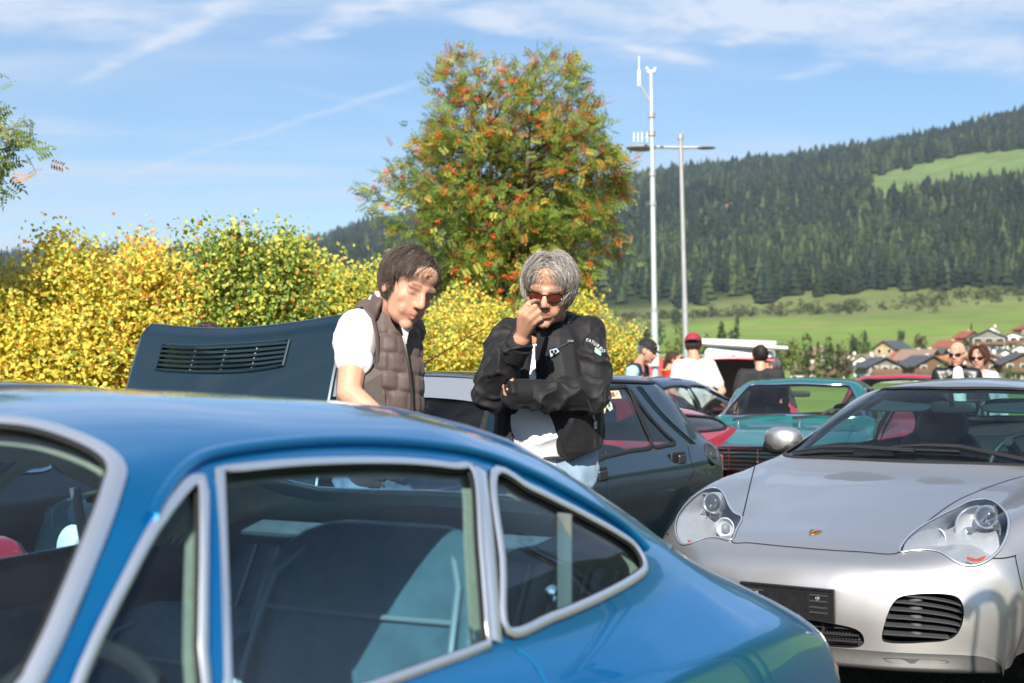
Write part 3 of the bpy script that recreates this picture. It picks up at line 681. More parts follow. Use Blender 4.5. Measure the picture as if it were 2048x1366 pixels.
        k += 3; T('meadow_tree' if not con else 'meadow_conifer', px, by, ty, r, w, c, k, lab, 380, con)
    # scrub belt along the foot of the wood
    n = 260; px = rng.uniform(1230, 2080, n); r = np.interp(px, [1230,1500,1700,2080],[930,905,880,900])+rng.normal(0, 26, n)
    az = np.arctan((px-1024)/F_PX); x, y = np.sin(az)*r, np.cos(az)*r; z = land_h(x, y); Vs=[];Ts=[];Cs=[];off=0
    for i in range(n):
        hh = rng.uniform(2.0, 6.5); C = clump_cloud(46, (hh*0.6, hh*0.6, hh*0.45), 500+i, 1); C[:, 2] += hh*0.4; V, t = leaf_quads(C, hh*0.30, 900+i)
        Vs.append(V+np.array([x[i], y[i], z[i]])); Ts.append(t+off); off += len(V); c = np.array([(0.05,0.08,0.03),(0.08,0.10,0.04),(0.11,0.13,0.05),(0.10,0.085,0.05)][rng.integers(0,4)]); Cs.append(np.repeat(c*rng.uniform(.7,1.3,(46,1)), 4, 0))
    o = np_obj('scrub', np.concatenate(Vs), np.concatenate(Ts), leaf_mat('far_foliage', 0.2, 0.7), cols=np.concatenate(Cs)); tag(o, 'belt of brownish scrub along the foot of the forest', 'scrub', kind='stuff')
build_village()
def build_camper():
    c = P(1476, 752, 30.0); root = empty('camper_van', (c.x, c.y, 0), rad(-12)); root.scale = (0.80, 0.8, 0.94); tag(root, 'white camper van with a rolled awning rail behind the young men', 'van')
    Mw = mat('van_white', (0.74,0.76,0.77), 0.35, coat=0.5)
    mb = MB(); mb.prism([(-0.92,0.45),(0.92,0.45),(0.95,1.2),(0.88,1.95),(0.78,2.08),(-0.78,2.08),(-0.88,1.95),(-0.95,1.2)], 0, 4.2); mb.build('body', Mw, root, bevel=0.06)
    MB().prism([(-0.78,1.26),(0.78,1.26),(0.70,1.83),(-0.70,1.83)], -0.02, 0.0).build('rear_window', mat('van_glass', (0.12,0.17,0.17), 0.08, coat=1.0), root)
    MB().tube([(-1.15,-0.05,2.16),(1.30,-0.25,2.02)], 0.05, 8).build('awning_rail', mat('rail_grey', (0.40,0.40,0.40), 0.4, 0.3), root)
    MB().tube([(-1.15,0.02,2.20),(1.0,-0.10,2.12)], 0.07, 8).build('awning_roll', mat('awning_cloth', (0.55,0.55,0.54), 0.8), root)
    MB().tube([(0.95,-0.2,2.04),(0.95,-0.2,0.0)], 0.016, 6).build('awning_leg', mat('rail_grey'), root)
    MB().box((0,-0.03,0.55), (1.8,0.1,0.18)).build('rear_bumper', M_black if 'black_plastic' in MATS else mat('rail_grey'), root, bevel=0.03)
    for sg in (-1,1):
        MB().box((sg*0.84,-0.02,1.0), (0.12,0.05,0.35)).build('tail_lamp', mat('van_lamp', (0.4,0.02,0.02), 0.3), root)
        for yy in (0.8,3.3): MB().lathe([(0.2,-.1),(0.31,-.1),(0.33,0),(0.31,.1),(0.2,.1)], (sg*0.82,yy,0.33), (1,0,0), 20).build('wheel', mat('tyre_rubber', (0.012,0.012,0.012), 0.75), root, smooth=True)
    # small red tent at the far side of the lot
    c = P(1290, 752, 34.0); root = empty('market_tent', (c.x, c.y, 0)); tag(root, 'small red pointed tent right of the man in the navy cap', 'tent')
    MB().add([(-1,-1,1.35),(1,-1,1.35),(1,1,1.35),(-1,1,1.35),(0,0,1.95)], [(0,1,4),(1,2,4),(2,3,4),(3,0,4)]).build('roof', mat('tent_red', (0.42,0.06,0.05), 0.8), root)
    for a, b in ((-1,-1),(1,-1),(1,1),(-1,1)): MB().tube([(a,b,0),(a,b,1.36)], 0.025, 6).build('leg', mat('rail_grey'), root)
build_camper()
# ================================================================== car kit: a smooth body skin from control sections, cut along outlines
def _slopes(x, Y):
    h = np.diff(x); d = np.diff(Y, axis=0)/h.reshape(-1, *([1]*(Y.ndim-1)))
    m = np.zeros_like(Y)
    if len(x) > 2:
        h0 = h[:-1].reshape(-1, *([1]*(Y.ndim-1))); h1 = h[1:].reshape(-1, *([1]*(Y.ndim-1)))
        w1 = 2*h1+h0; w2 = h1+2*h0; d0, d1 = d[:-1], d[1:]
        ok = d0*d1 > 0
        with np.errstate(divide='ignore', invalid='ignore'):
            hm = (w1+w2)/(w1/d0+w2/d1)
        m[1:-1] = np.where(ok, hm, 0.0)
    m[0] = d[0]; m[-1] = d[-1]
    return m
def _herm(t, h, y0, y1, m0, m1):
    t2 = t*t; t3 = t2*t
    return (2*t3-3*t2+1)*y0 + (t3-2*t2+t)*h*m0 + (-2*t3+3*t2)*y1 + (t3-t2)*h*m1
def pchip(x, Y, xs):
    m = _slopes(x, Y); i = np.clip(np.searchsorted(x, xs)-1, 0, len(x)-2); h = (x[i+1]-x[i]); t = (xs-x[i])/h
    sh = (-1,) + (1,)*(Y.ndim-1); t = t.reshape(sh); h = h.reshape(sh)
    return _herm(t, h, Y[i], Y[i+1], m[i], m[i+1])
class CarSurf:
    "sections run rear to front; each lists (y, z) or (ds, y, z) from the sill (row 0) up to the centre line (last row)"
    def __init__(s, sections, pose, length):
        s.L = length; n = len(sections); m = len(sections[0][1]); C = np.zeros((n, 2*m-1, 3))
        for i, (st, rows) in enumerate(sections):
            for j, r in enumerate(rows):
                ds, y, z = r if len(r) == 3 else (0.0, *r); k = m-1-j
                C[i, m-1+k] = (st+ds-length/2, y, z); C[i, m-1-k] = (st+ds-length/2, -y, z)
        s.C = C; s.m = m
        cu = np.linalg.norm(np.diff(C[:, :, :], axis=0), axis=2).mean(1); s.u = np.concatenate([[0], np.cumsum(np.maximum(cu, 0.01))])
        cw = np.linalg.norm(np.diff(C[:, m-1:], axis=1), axis=2).mean(0); wk = np.concatenate([[0], np.cumsum(np.maximum(cw, 0.01))])
        s.w = np.concatenate([-wk[:0:-1], wk]); s.wmax = wk[-1]; s.umax = s.u[-1]; s.wk = wk
        x0, y0, phi = pose; hd = Vector((-math.sin(phi), -math.cos(phi), 0)); lf = Vector((math.cos(phi), -math.sin(phi), 0))
        org = Vector((x0, y0, 0)) + hd*length/2
        s.M = Matrix(((hd.x, lf.x, 0, org.x), (hd.y, lf.y, 0, org.y), (0, 0, 1, 0), (0, 0, 0, 1))); s.Mi = s.M.inverted()
        s._bvh()
    def ev(s, uv):
        uv = np.asarray(uv, float).reshape(-1, 2)
        R = pchip(s.u, s.C, np.clip(uv[:, 0], 0, s.umax))               # (N, M, 3)
        h = np.diff(s.w)[None, :, None]; d = np.diff(R, axis=1)/h; m = np.zeros_like(R)
        h0, h1 = h[:, :-1], h[:, 1:]; w1 = 2*h1+h0; w2 = h1+2*h0; d0, d1 = d[:, :-1], d[:, 1:]
        with np.errstate(divide='ignore', invalid='ignore'): hm = (w1+w2)/(w1/d0+w2/d1)
        m[:, 1:-1] = np.where(d0*d1 > 0, hm, 0.0); m[:, 0] = d[:, 0]; m[:, -1] = d[:, -1]
        ws = np.clip(uv[:, 1], s.w[0], s.w[-1]); i = np.clip(np.searchsorted(s.w, ws)-1, 0, len(s.w)-2)
        hh = s.w[i+1]-s.w[i]; t = ((ws-s.w[i])/hh)[:, None]; k = np.arange(len(uv)); hh = hh[:, None]
        return _herm(t, hh, R[k, i], R[k, i+1], m[k, i], m[k, i+1])
    def nrm(s, uv):
        uv = np.asarray(uv, float).reshape(-1, 2); e = 0.006
        a = np.array([e, 0]); b = np.array([0, e])
        du = s.ev(uv+a)-s.ev(uv-a); dw = s.ev(uv+b)-s.ev(uv-b)
        n = np.cross(du, dw); n /= np.linalg.norm(n, axis=1)[:, None]+1e-12
        return n
    def _bvh(s, nu=150, nw=110):
        U, W = np.meshgrid(np.linspace(0, s.umax, nu), np.linspace(-s.wmax, s.wmax, nw), indexing='ij')
        s.guv = np.stack([U, W], -1).reshape(-1, 2); V = s.ev(s.guv); s.gV = V
        i, j = np.meshgrid(np.arange(nu-1), np.arange(nw-1), indexing='ij'); a = (i*nw+j).ravel()
        s.gT = np.concatenate([np.stack([a, a+nw, a+nw+1], -1), np.stack([a, a+nw+1, a+1], -1)])
        s.bvh = BVHTree.FromPolygons([tuple(v) for v in V], [tuple(t) for t in s.gT.tolist()])
    def hit(s, o, d):
        "first hit of a ray given in car space -> (u, w)"
        loc, nn, idx, dist = s.bvh.ray_cast(Vector(o), Vector(d))
        if loc is None: return None
        t = s.gT[idx]; A, B, Cc = (s.gV[k] for k in t); p = np.array(loc); v0, v1, v2 = B-A, Cc-A, p-A
        d00, d01, d11, d20, d21 = v0@v0, v0@v1, v1@v1, v2@v0, v2@v1; den = d00*d11-d01*d01+1e-15
        b = (d11*d20-d01*d21)/den; c = (d00*d21-d01*d20)/den
        return s.guv[t[0]]*(1-b-c)+s.guv[t[1]]*b+s.guv[t[2]]*c
    def pix(s, pts, dense=6, closed=True):
        "photograph outline -> (u, w) outline on the near skin, smoothed"
        pts = [np.array(p, float) for p in pts]; n = len(pts); out = []
        for i in range(n if closed else n-1):
            p0, p1, p2, p3 = pts[(i-1) % n if closed or i > 0 else 0], pts[i], pts[(i+1) % n], pts[(i+2) % n if closed or i+2 < n else n-1]
            sharp1 = False
            for k in range(dense):
                t = k/dense
                q = 0.5*((2*p1)+(p2-p0)*t+(2*p0-5*p1+4*p2-p3)*t*t+(3*p1-p0-3*p2+p3)*t**3)
                out.append(q)
        if not closed: out.append(pts[-1])
        return s.pix_raw(out)
    def pix_raw(s, pts):
        o = s.Mi @ Vector((0, 0, CAM_H)); res = []; R3 = s.Mi.to_3x3()
        for q in pts:
            h = s.hit(o, R3 @ pix_ray(q[0], q[1]).normalized())
            if h is not None: res.append(h)
        return np.array(res)
    def side(s, pts, dense=1):
        "outline given as (s, z) on the left flank -> (u, w)"
        out = []
        for st, z in pts:
            h = s.hit((st-s.L/2, 3.0, z), (0, -1, 0))
            if h is not None: out.append(h)
        return np.array(out)
    def top(s, pts):
        out = []
        for st, y in pts:
            h = s.hit((st-s.L/2, y, 3.0), (0, 0, -1))
            if h is not None: out.append(h)
        return np.array(out)
    def front(s, pts, sgn=1):
        out = []
        for y, z in pts:
            h = s.hit((sgn*4.0, y, z), (-sgn, 0, 0))
            if h is not None: out.append(h)
        return np.array(out)
def dens(pts, n=6, closed=True):
    pts = [np.array(p, float) for p in pts]; out = []; m = len(pts)
    for i in range(m if closed else m-1):
        p0 = pts[(i-1) % m] if closed or i > 0 else pts[0]; p1 = pts[i]; p2 = pts[(i+1) % m]; p3 = pts[(i+2) % m] if closed or i+2 < m else pts[-1]
        for k in range(n):
            t = k/n; out.append(0.5*((2*p1)+(p2-p0)*t+(2*p0-5*p1+4*p2-p3)*t*t+(3*p1-p0-3*p2+p3)*t**3))
    if not closed: out.append(pts[-1])
    return np.array(out)
def mir(uv): r = np.array(uv, float).copy(); r[:, 1] *= -1; return r[::-1]
def poly_in(P2, poly):
    return in_poly(P2[:, 0], P2[:, 1], [tuple(p) for p in poly])
def clean_poly(uv, eps=0.004):
    out = [uv[0]]
    for p in uv[1:]:
        if np.linalg.norm(p-out[-1]) > eps: out.append(p)
    if np.linalg.norm(out[0]-out[-1]) < eps: out.pop()
    return np.array(out)
def skin(surf, outlines, step=0.03, urange=None, extra_lines=()):
    """triangulate the whole skin with the outlines as edges.
    returns V3, N3, UV, T, region index per triangle (-1 = body)"""
    outs = [clean_poly(o) for o in outlines]
    nu = int(surf.umax/step); nw = int(2*surf.wmax/step); nw += nw % 2
    U, W = np.meshgrid(np.linspace(0, surf.umax, nu), np.linspace(-surf.wmax, surf.wmax, nw+1), indexing='ij')
    g = np.stack([U, W], -1).reshape(-1, 2)
    keep = np.ones(len(g), bool)
    for o in outs:
        a = o; b = np.roll(o, -1, 0)
        for p, q in zip(a, b):
            mn = np.minimum(p, q)-step; mx = np.maximum(p, q)+step
            c = np.where((g[:, 0] > mn[0]) & (g[:, 0] < mx[0]) & (g[:, 1] > mn[1]) & (g[:, 1] < mx[1]) & keep)[0]
            if not len(c): continue
            d = q-p; t = np.clip(((g[c]-p)@d)/(d@d+1e-12), 0, 1); dist = np.linalg.norm(g[c]-(p+t[:, None]*d), axis=1)
            keep[c[dist < step*0.35]] = False
    edge = (g[:, 0] <= 1e-9) | (g[:, 0] >= surf.umax-1e-9) | (np.abs(g[:, 1]) >= surf.wmax-1e-9); keep |= edge
    pts = [tuple(p) for p in g[keep]]; edges = []
    for o in outs:
        b = len(pts); pts += [tuple(p) for p in o]; n = len(o); edges += [(b+i, b+(i+1) % n) for i in range(n)]
    vs, es, fs, *_ = delaunay_2d_cdt([Vector(p) for p in pts], edges, [], 0, 1e-6)
    UV = np.array([(v.x, v.y) for v in vs]); T = np.array([f for f in fs if len(f) == 3])
    cen = UV[T].mean(1); reg = np.full(len(T), -1)
    for k, o in enumerate(outs): reg[poly_in(cen, o)] = k
    return surf.ev(UV), surf.nrm(UV), UV, T, reg
def piece(name, V, N, T, material, parent, offset=0.0, smooth=True, flip=False):
    used = np.unique(T); mp = np.full(len(V), -1); mp[used] = np.arange(len(used)); t = mp[T]
    P3 = V[used] + N[used]*offset
    # orient faces with the outward normal
    a, b, c = P3[t[:, 0]], P3[t[:, 1]], P3[t[:, 2]]; fn = np.cross(b-a, c-a); bad = (fn*N[used][t[:, 0]]).sum(1) < 0
    t[bad] = t[bad][:, ::-1]
    nn = N[used]
    if flip: t = t[:, ::-1]; nn = -nn
    o = np_obj(name, P3, t, material, parent, smooth=True)
    if smooth: o.data.normals_split_custom_set_from_vertices([tuple(n) for n in nn])
    return o
def outward(V, N, cen=(0,0,0.6)):
    s = ((V-np.array(cen))*N).sum(1) < 0; N = N.copy(); N[s] *= -1; return N
def strip(name, surf, uv, r, material, parent, off=0.0, flat=0.5, closed=True, n=8):
    "a trim bar running along an outline of the skin"
    uv = clean_poly(np.asarray(uv), 0.006) if closed else np.asarray(uv)
    p = surf.ev(uv); nn = outward(p, surf.nrm(uv)); m = len(p); mb = MB(); rings = []
    for i in range(m):
        a = p[i-1] if (i > 0 or closed) else p[i]; b = p[(i+1) % m] if (i < m-1 or closed) else p[i]
        t = b-a; t /= np.linalg.norm(t)+1e-12; N = nn[i]; S = np.cross(t, N); S /= np.linalg.norm(S)+1e-12; c = p[i]+N*off
        rings.append([c + S*math.cos(2*PI*k/n)*r + N*math.sin(2*PI*k/n)*r*flat for k in range(n)])
    fs = []
    for i in range(m if closed else m-1):
        j = (i+1) % m
        for k in range(n): fs.append((i*n+k, i*n+(k+1) % n, j*n+(k+1) % n, j*n+k))
    if not closed: fs += [tuple(range(n))[::-1], tuple((m-1)*n+k for k in range(n))]
    mb.add([Vector(v) for g in rings for v in g], fs)
    return mb.build(name, material, parent, smooth=True, angle=rad(75))
def ribbon(name, surf, uv, width, material, parent, off=0.0012):
    "a shut line: thin dark band in the skin"
    p = surf.ev(uv); nn = outward(p, surf.nrm(uv)); m = len(p); V = []; F = []
    for i in range(m):
        t = p[min(i+1, m-1)]-p[max(i-1, 0)]; t /= np.linalg.norm(t)+1e-12; S = np.cross(t, nn[i]); S /= np.linalg.norm(S)+1e-12
        V += [p[i]+nn[i]*off-S*width/2, p[i]+nn[i]*off+S*width/2]
    for i in range(m-1): F.append((2*i, 2*i+1, 2*i+3, 2*i+2))
    return mesh_obj(name, V, F, material, parent)
def tyre_wheel(root, x, y, z, r, w, rim_mat, spokes=5, sgn=1):
    "wheel > tyre, rim"
    wh = empty('wheel', (x, y, z), 0, root)
    ax = Vector((0, sgn, 0))
    MB().lathe([(r*0.66,-w/2),(r*0.93,-w/2),(r*0.99,-w*0.38),(r,0),(r*0.99,w*0.38),(r*0.93,w/2),(r*0.66,w/2)], (0,0,0), ax, 32, cap=False).build('tyre', mat('tyre_rubber', (0.012,0.012,0.012), 0.75), wh, smooth=True)
    mb = MB().lathe([(r*0.66,-w/2),(r*0.60,-w*0.4),(r*0.60,w*0.25),(r*0.67,w*0.47)], (0,0,0), ax, 32, cap=False)
    for k in range(spokes):
        a = 2*PI*k/spokes; c = Vector((math.cos(a), 0, math.sin(a))); 
        mb.tube([c*r*0.08+ax*w*0.35, c*r*0.62+ax*w*0.30], [r*0.13, r*0.10], 8, flat=0.5, up=ax)
    mb.lathe([(0.02, w*0.2), (r*0.15, w*0.25), (r*0.13, w*0.42), (0.01, w*0.45)], (0,0,0), ax, 16)
    mb.build('rim', rim_mat, wh, smooth=True)
    return wh
M_chrome = mat('chrome', (0.86, 0.87, 0.90), 0.10, 1.0, rough_var=0.05, noise_scale=9)
M_brushed = mat('polished_alloy', (0.94, 0.95, 0.97), 0.33, 0.89, rough_var=0.08, noise_scale=6)
M_black = mat('black_plastic', (0.018, 0.018, 0.019), 0.55, noise_amt=0.2, noise_scale=30)
M_rubber = mat('black_rubber', (0.012, 0.012, 0.012), 0.7)
M_gap = mat('panel_gap', (0.004, 0.004, 0.005), 0.9)
M_trim = mat('interior_trim', (0.085, 0.125, 0.15), 0.6, noise_amt=0.25, noise_scale=25)
M_leather = mat('dark_leather', (0.06, 0.075, 0.085), 0.42, noise_amt=0.25, noise_scale=14, bump=0.02, bump_scale=240)
M_lens = glass_mat('lamp_lens', (0.93, 0.95, 0.97), 1.45)
def rounded_pad(mb, c, size, rot=None, p=3.5, nu=20, nv=12, bow=0.0):
    "a soft cushion (superellipsoid)"
    def f(v, e): return math.copysign(abs(v)**e, v)
    e = 2.0/p; c = Vector(c); vs = []; fs = []
    for j in range(nv+1):
        th = -PI/2+PI*j/nv
        for i in range(nu):
            ph = 2*PI*i/nu
            v = Vector((f(math.cos(th), e)*f(math.cos(ph), e)*size[0]/2, f(math.cos(th), e)*f(math.sin(ph), e)*size[1]/2, f(math.sin(th), e)*size[2]/2))
            if bow: v.x += bow*(abs(v.y)/(size[1]/2))**2
            vs.append(c + (rot @ v if rot else v))
    for j in range(nv):
        for i in range(nu): fs.append((j*nu+i, j*nu+(i+1) % nu, (j+1)*nu+(i+1) % nu, (j+1)*nu+i))
    return mb.add(vs, fs)
def car_seat(root, x, y, z, material, h=0.62, w=0.48, lean=0.28, head=True, ribs=True, piping=None):
    "seat > cushion, backrest, headrest; x is the hip point, car faces +x"
    st = empty('seat', (x, y, z), 0, root); rt = Matrix.Rotation(-lean, 3, 'Y')
    rounded_pad(MB(), (0.16, 0, 0.06), (0.52, w, 0.16), None, 3.5).build('cushion', material, st, smooth=True)
    mb = MB(); rounded_pad(mb, rt @ Vector((-0.05, 0, h/2+0.06)), (0.15, w*0.98, h), rt, 4.0, 24, 16, 0.05)
    if ribs:
        for k in range(-4, 5):
            yy = k*w*0.072; mb.tube([rt @ Vector((0.012+0.010, yy, 0.14)), rt @ Vector((0.022+0.012, yy, h*0.5)), rt @ Vector((-0.02, yy, h*0.80))], w*0.036, 8, flat=1.1)
    mb.build('backrest', material, st, smooth=True)
    if head:
        mb = MB(); rounded_pad(mb, rt @ Vector((-0.05, 0, h+0.13)), (0.11, w*0.58, 0.19), rt, 3.0)
        for sy in (-0.07, 0.07): mb.tube([rt @ Vector((-0.05, sy, h)), rt @ Vector((-0.05, sy, h+0.1))], 0.007, 6)
        mb.build('headrest', material, st, smooth=True)
    if piping:
        bw = lambda y: 0.05*(abs(y)/(w*0.49))**2
        for sy in (-1, 1):
            y1 = sy*w*0.41
            MB().tube([rt @ Vector((0.030+bw(y1), y1, 0.10)), rt @ Vector((0.034+bw(y1), y1, h*0.35)), rt @ Vector((0.034+bw(y1), y1, h*0.7)), rt @ Vector((0.024+bw(y1*.9), y1*0.92, h*0.92)), rt @ Vector((0.0, sy*w*0.25, h*1.05))], 0.006, 6).build('piping', piping, st, smooth=True)
            rounded_pad(MB(), rt @ Vector((0.035, sy*w*0.46, h*0.42)), (0.10, 0.075, h*0.72), rt, 3.0, 16, 12).build('side_bolster', material, st, smooth=True)
        for zz in (0.30, 0.58, 0.84): MB().tube([rt @ Vector((0.036+bw(y)*0.6, y, h*zz)) for y in np.linspace(-w*0.38, w*0.38, 9)], 0.0045, 6).build('seam', piping, st, smooth=True)
        MB().lathe([(0.022,0),(0.022,0.02),(0.012,0.026)], rt @ Vector((0.0, w*0.53, 0.10)), (0, 1, 0), 14).build('recliner_knob', M_chrome, st, smooth=True)
    return st
def steering_wheel(root, c, r, tilt, material):
    mb = MB(); rt = Matrix.Rotation(tilt, 3, 'Y'); c = Vector(c)
    ring = [c + rt @ Vector((0, math.cos(a)*r, math.sin(a)*r)) for a in [2*PI*k/36 for k in range(36)]]
    mb.tube(ring, 0.015, 8, closed=True)
    for a in (0.0, PI, -PI/2): mb.tube([c, c + rt @ Vector((0, math.cos(a)*r, math.sin(a)*r))], [0.03, 0.014], 6, flat=0.5)
    mb.tube([c, c + rt @ Vector((0.35, 0, 0))], 0.025, 8); mb.ball(c, 0.06, 10, 7)
    return mb.build('steering_wheel', material, root, smooth=True)
# ================================================================== the blue coupe in the foreground
M_blue = mat('metallic_blue_paint', (0.0, 0.315, 0.66), 0.26, 0.86, 1.0, 0.015, noise_amt=0.05, noise_scale=700, dust=0.008)
M_glass_blue = glass_mat('tinted_side_glass', (0.66, 0.88, 0.96), 1.5, dirt=0.02)
M_glass_clear = glass_mat('windscreen_glass', (0.70, 0.88, 0.94), 1.5, dirt=0.02)
def blue_sections():
    low = lambda z3=.77, y3=.765, y4=.69, z4=.875: [(.70,.19),(.77,.36),(.79,.60),(y3,z3),(y4,z4)]
    return [
    (0.15, [(.50,.30),(.55,.40),(.565,.47),(.55,.535),(.485,.575),(.41,.597),(.33,.607),(.24,.612),(.12,.617),(0,.617)]),
    (0.19, [(.60,.28),(.66,.40),(.678,.50),(.65,.58),(.575,.622),(.485,.645),(.395,.655),(.28,.66),(.14,.665),(0,.665)]),
    (0.30, [(.68,.26),(.74,.40),(.76,.53),(.725,.645),(.64,.695),(.54,.715),(.43,.725),(.3,.731),(.15,.735),(0,.735)]),
    (0.50, [(.70,.22),(.785,.38),(.81,.57),(.775,.72),(.685,.785),(.575,.818),(.46,.835),(.32,.848),(.16,.858),(0,.86)]),
    (0.80, [(.70,.20),(.79,.36),(.815,.59),(.78,.77),(.69,.85),(.595,.91),(.485,.952),(.34,.98),(.17,.995),(0,1.0)]),
    (1.05, [(.70,.19),(.78,.36),(.81,.60),(.775,.78),(.685,.88),(.605,.98),(.505,1.058),(.37,1.10),(.18,1.12),(0,1.125)]),
    (1.35, [(.70,.19),(.775,.36),(.80,.60),(.77,.78),(.685,.88),(.62,1.02),(.525,1.138),(.40,1.20),(.20,1.235),(0,1.242)]),
    (1.70, low()+[(.625,1.035),(.54,1.172),(.43,1.245),(.22,1.284),(0,1.294)]),
    (2.10, low()+[(.625,1.03),(.545,1.178),(.44,1.250),(.23,1.293),(0,1.305)]),
    (2.42, low()+[(.63,1.02),(.55,1.165),(.45,1.232),(.24,1.275),(0,1.288)]),
    (2.56, low()+[(.635,.995),(.57,1.115),(.475,1.18),(.255,1.228),(0,1.245)]),
    (2.80, low()+[(.655,.935),(.615,.985),(.50,1.045),(.27,1.085),(0,1.10)]),
    (3.00, low(.77,.765,.69,.865)+[(.645,.885),(.585,.895),(.48,.91),(.27,.93),(0,.94)]),
    (3.10, low(.765,.765,.70,.845)+[(.63,.86),(.55,.862),(.43,.865),(.24,.875),(0,.88)]),
    (3.50, [(.70,.22),(.78,.4),(.80,.6),(.78,.74),(.70,.81),(.60,.80),(.5,.785),(.38,.78),(.2,.785),(0,.787)]),
    (3.90, [(.64,.24),(.72,.4),(.75,.55),(.73,.68),(.66,.745),(.56,.72),(.46,.68),(.34,.665),(.17,.665),(0,.665)]),
    (4.10, [(.52,.26),(.6,.4),(.62,.5),(.6,.6),(.54,.64),(.46,.62),(.38,.58),(.28,.56),(.14,.56),(0,.56)]),
    (4.16, [(.45,.3),(.52,.4),(.54,.48),(.52,.54),(.46,.57),(.4,.56),(.33,.53),(.24,.51),(.12,.51),(0,.51)])]
BLUE = CarSurf(blue_sections(), (0.28, 4.113, 0.505), 4.16)
def build_blue():
    S = BLUE; root = empty('coupe_car'); root.matrix_world = S.M
    tag(root, 'metallic blue classic coupe with chrome window frames, nearest the camera', 'car')
    q_out = S.pix([(984,950),(1060,980),(1150,1024),(1220,1062),(1266,1094),(1286,1132),(1268,1156),(1195,1196),(1100,1236),(1010,1262),(1000,1120)], 5)
    door_pts = [(436,946),(600,930),(780,926),(900,936),(946,950),(958,1100),(973,1290)]
    d_up = S.pix(door_pts, 6, closed=False)
    # the sill of the door window leaves the picture: carry it forward along the belt line
    bl = S.ev(d_up[-1:])[0]; sB = bl[0]+S.L/2; zB = bl[2]
    vp = S.pix([(405,960),(403,1100),(400,1300)], 4, closed=False); vpt = S.ev(vp[:1])[0]; sV = S.ev(vp[-1:])[0][0]+S.L/2
    belt = lambda st: zB + (st-sB)*(-0.012)
    d_bot = S.side([(sB+(sV-sB)*k/8, belt(sB+(sV-sB)*k/8)) for k in range(1, 9)])
    d_out = np.concatenate([d_up, d_bot])
    f_edge = S.pix([(398,958),(372,975),(335,1020),(290,1085),(215,1225),(165,1330)], 5, closed=False)
    ev = S.ev(f_edge[-1:])[0]; sF = ev[0]+S.L/2
    v_low = S.side([(sF+0.02*k, ev[2]-(ev[2]-belt(sF))*k/6) for k in range(1, 7)])
    v_bot = S.side([(sF+0.10-(sF+0.10-sV-0.03)*k/6, belt(sF)) for k in range(0, 7)])
    v_back = S.pix([(400,1300),(402,1150),(404,990)], 4, closed=False)
    vent = np.concatenate([f_edge, v_low[:3], v_bot, v_back])
    # windscreen: right half traced, mirrored about the centre line
    ws = S.pix([(-40,842),(60,852),(140,874),(205,905),(232,938),(222,985),(195,1060),(120,1240),(60,1366)], 6, closed=False)
    e = S.ev(ws[-1:])[0]; lo = S.top([(e[0]+S.L/2+0.05, e[1]+0.01), (2.93, .585), (2.985, .50), (3.0, .3), (3.005, 0.1)])
    half = np.concatenate([ws, lo]); half = half[half[:, 1] > 0.02]
    wind = np.concatenate([half, mir(half)])
    rw = S.top([(1.50, .05), (1.49, .25), (1.44, .38), (1.36, .42), (1.15, .43), (1.0, .41), (.93, .34), (.90, .2), (.895, .05)]); rear = np.concatenate([rw, mir(rw)])
    outs = [wind, rear, q_out, d_out, vent, mir(q_out), mir(d_out), mir(vent)]
    V, N, UV, T, reg = skin(S, outs, 0.028); N = outward(V, N)
    body = piece('body', V, N, T[reg == -1], M_blue, root)
    # inner lining of the cabin, with the same openings
    cen = UV[T].mean(1); x = V[T].mean(1)
    cab = (reg == -1) & (x[:, 0] > 0.75-S.L/2) & (x[:, 0] < 3.0-S.L/2) & (x[:, 2] > 0.35)
    hi = x[:, 2] > 0.945
    piece('headlining', V, N, T[cab & hi], mat('beige_vinyl', (0.52, 0.46, 0.33), 0.7, noise_amt=0.18, noise_scale=90), root, offset=-0.03, flip=True)
    piece('cabin_lining', V, N, T[cab & ~hi], mat('dark_lining', (0.09, 0.125, 0.145), 0.8), root, offset=-0.03, flip=True)
    names = ['windscreen', 'rear_window', 'quarter_window', 'door_window', 'vent_window', 'quarter_window', 'door_window', 'vent_window']
    for k, nm in enumerate(names): piece(nm, V, N, T[reg == k], M_glass_clear if k < 2 else M_glass_blue, root, offset=-0.006)
    strip('windscreen_trim', S, wind, 0.0118, M_brushed, root, 0.004, 0.35)
    strip('windscreen_seal', S, wind, 0.0155, M_rubber, root, -0.002, 0.25)
    strip('rear_window_trim', S, rear, 0.012, M_chrome, root, 0.003)
    for q, d, v in ((q_out, d_out, vent), (mir(q_out), mir(d_out), mir(vent))):
        strip('quarter_window_seal', S, q, 0.0100, M_rubber, root, 0.0, 0.35)
        strip('quarter_window_trim', S, q, 0.0082, M_brushed, root, 0.006, 0.4)
        strip('door_window_seal', S, d, 0.0084, M_rubber, root, -0.003, 0.35)
        strip('door_window_frame', S, d, 0.0072, M_brushed, root, 0.006, 0.4)
        strip('vent_window_frame', S, v, 0.0072, M_brushed, root, 0.006, 0.4)
        strip('vent_window_seal', S, v, 0.0084, M_rubber, root, -0.003, 0.35)
    # B post: broad polished cover between the two windows
    for sg in (1, -1):
        pc = S.pix([(958,944),(972,1060),(990,1285)], 6, closed=False)
        if sg < 0: pc = mir(pc)
        strip('pillar_cover', S, pc, 0.014, M_brushed, root, 0.004, 0.25, closed=False)
        # drip rail above the windows
        dr = S.pix([(300,1040),(330,985),(372,938),(430,912),(560,893),(700,886),(850,893),(960,912),(1060,950),(1160,1002),(1240,1052),(1290,1100)], 6, closed=False)
        if sg < 0: dr = mir(dr)
        strip('drip_rail', S, dr, 0.008, M_blue, root, 0.006, 1.0, closed=False)
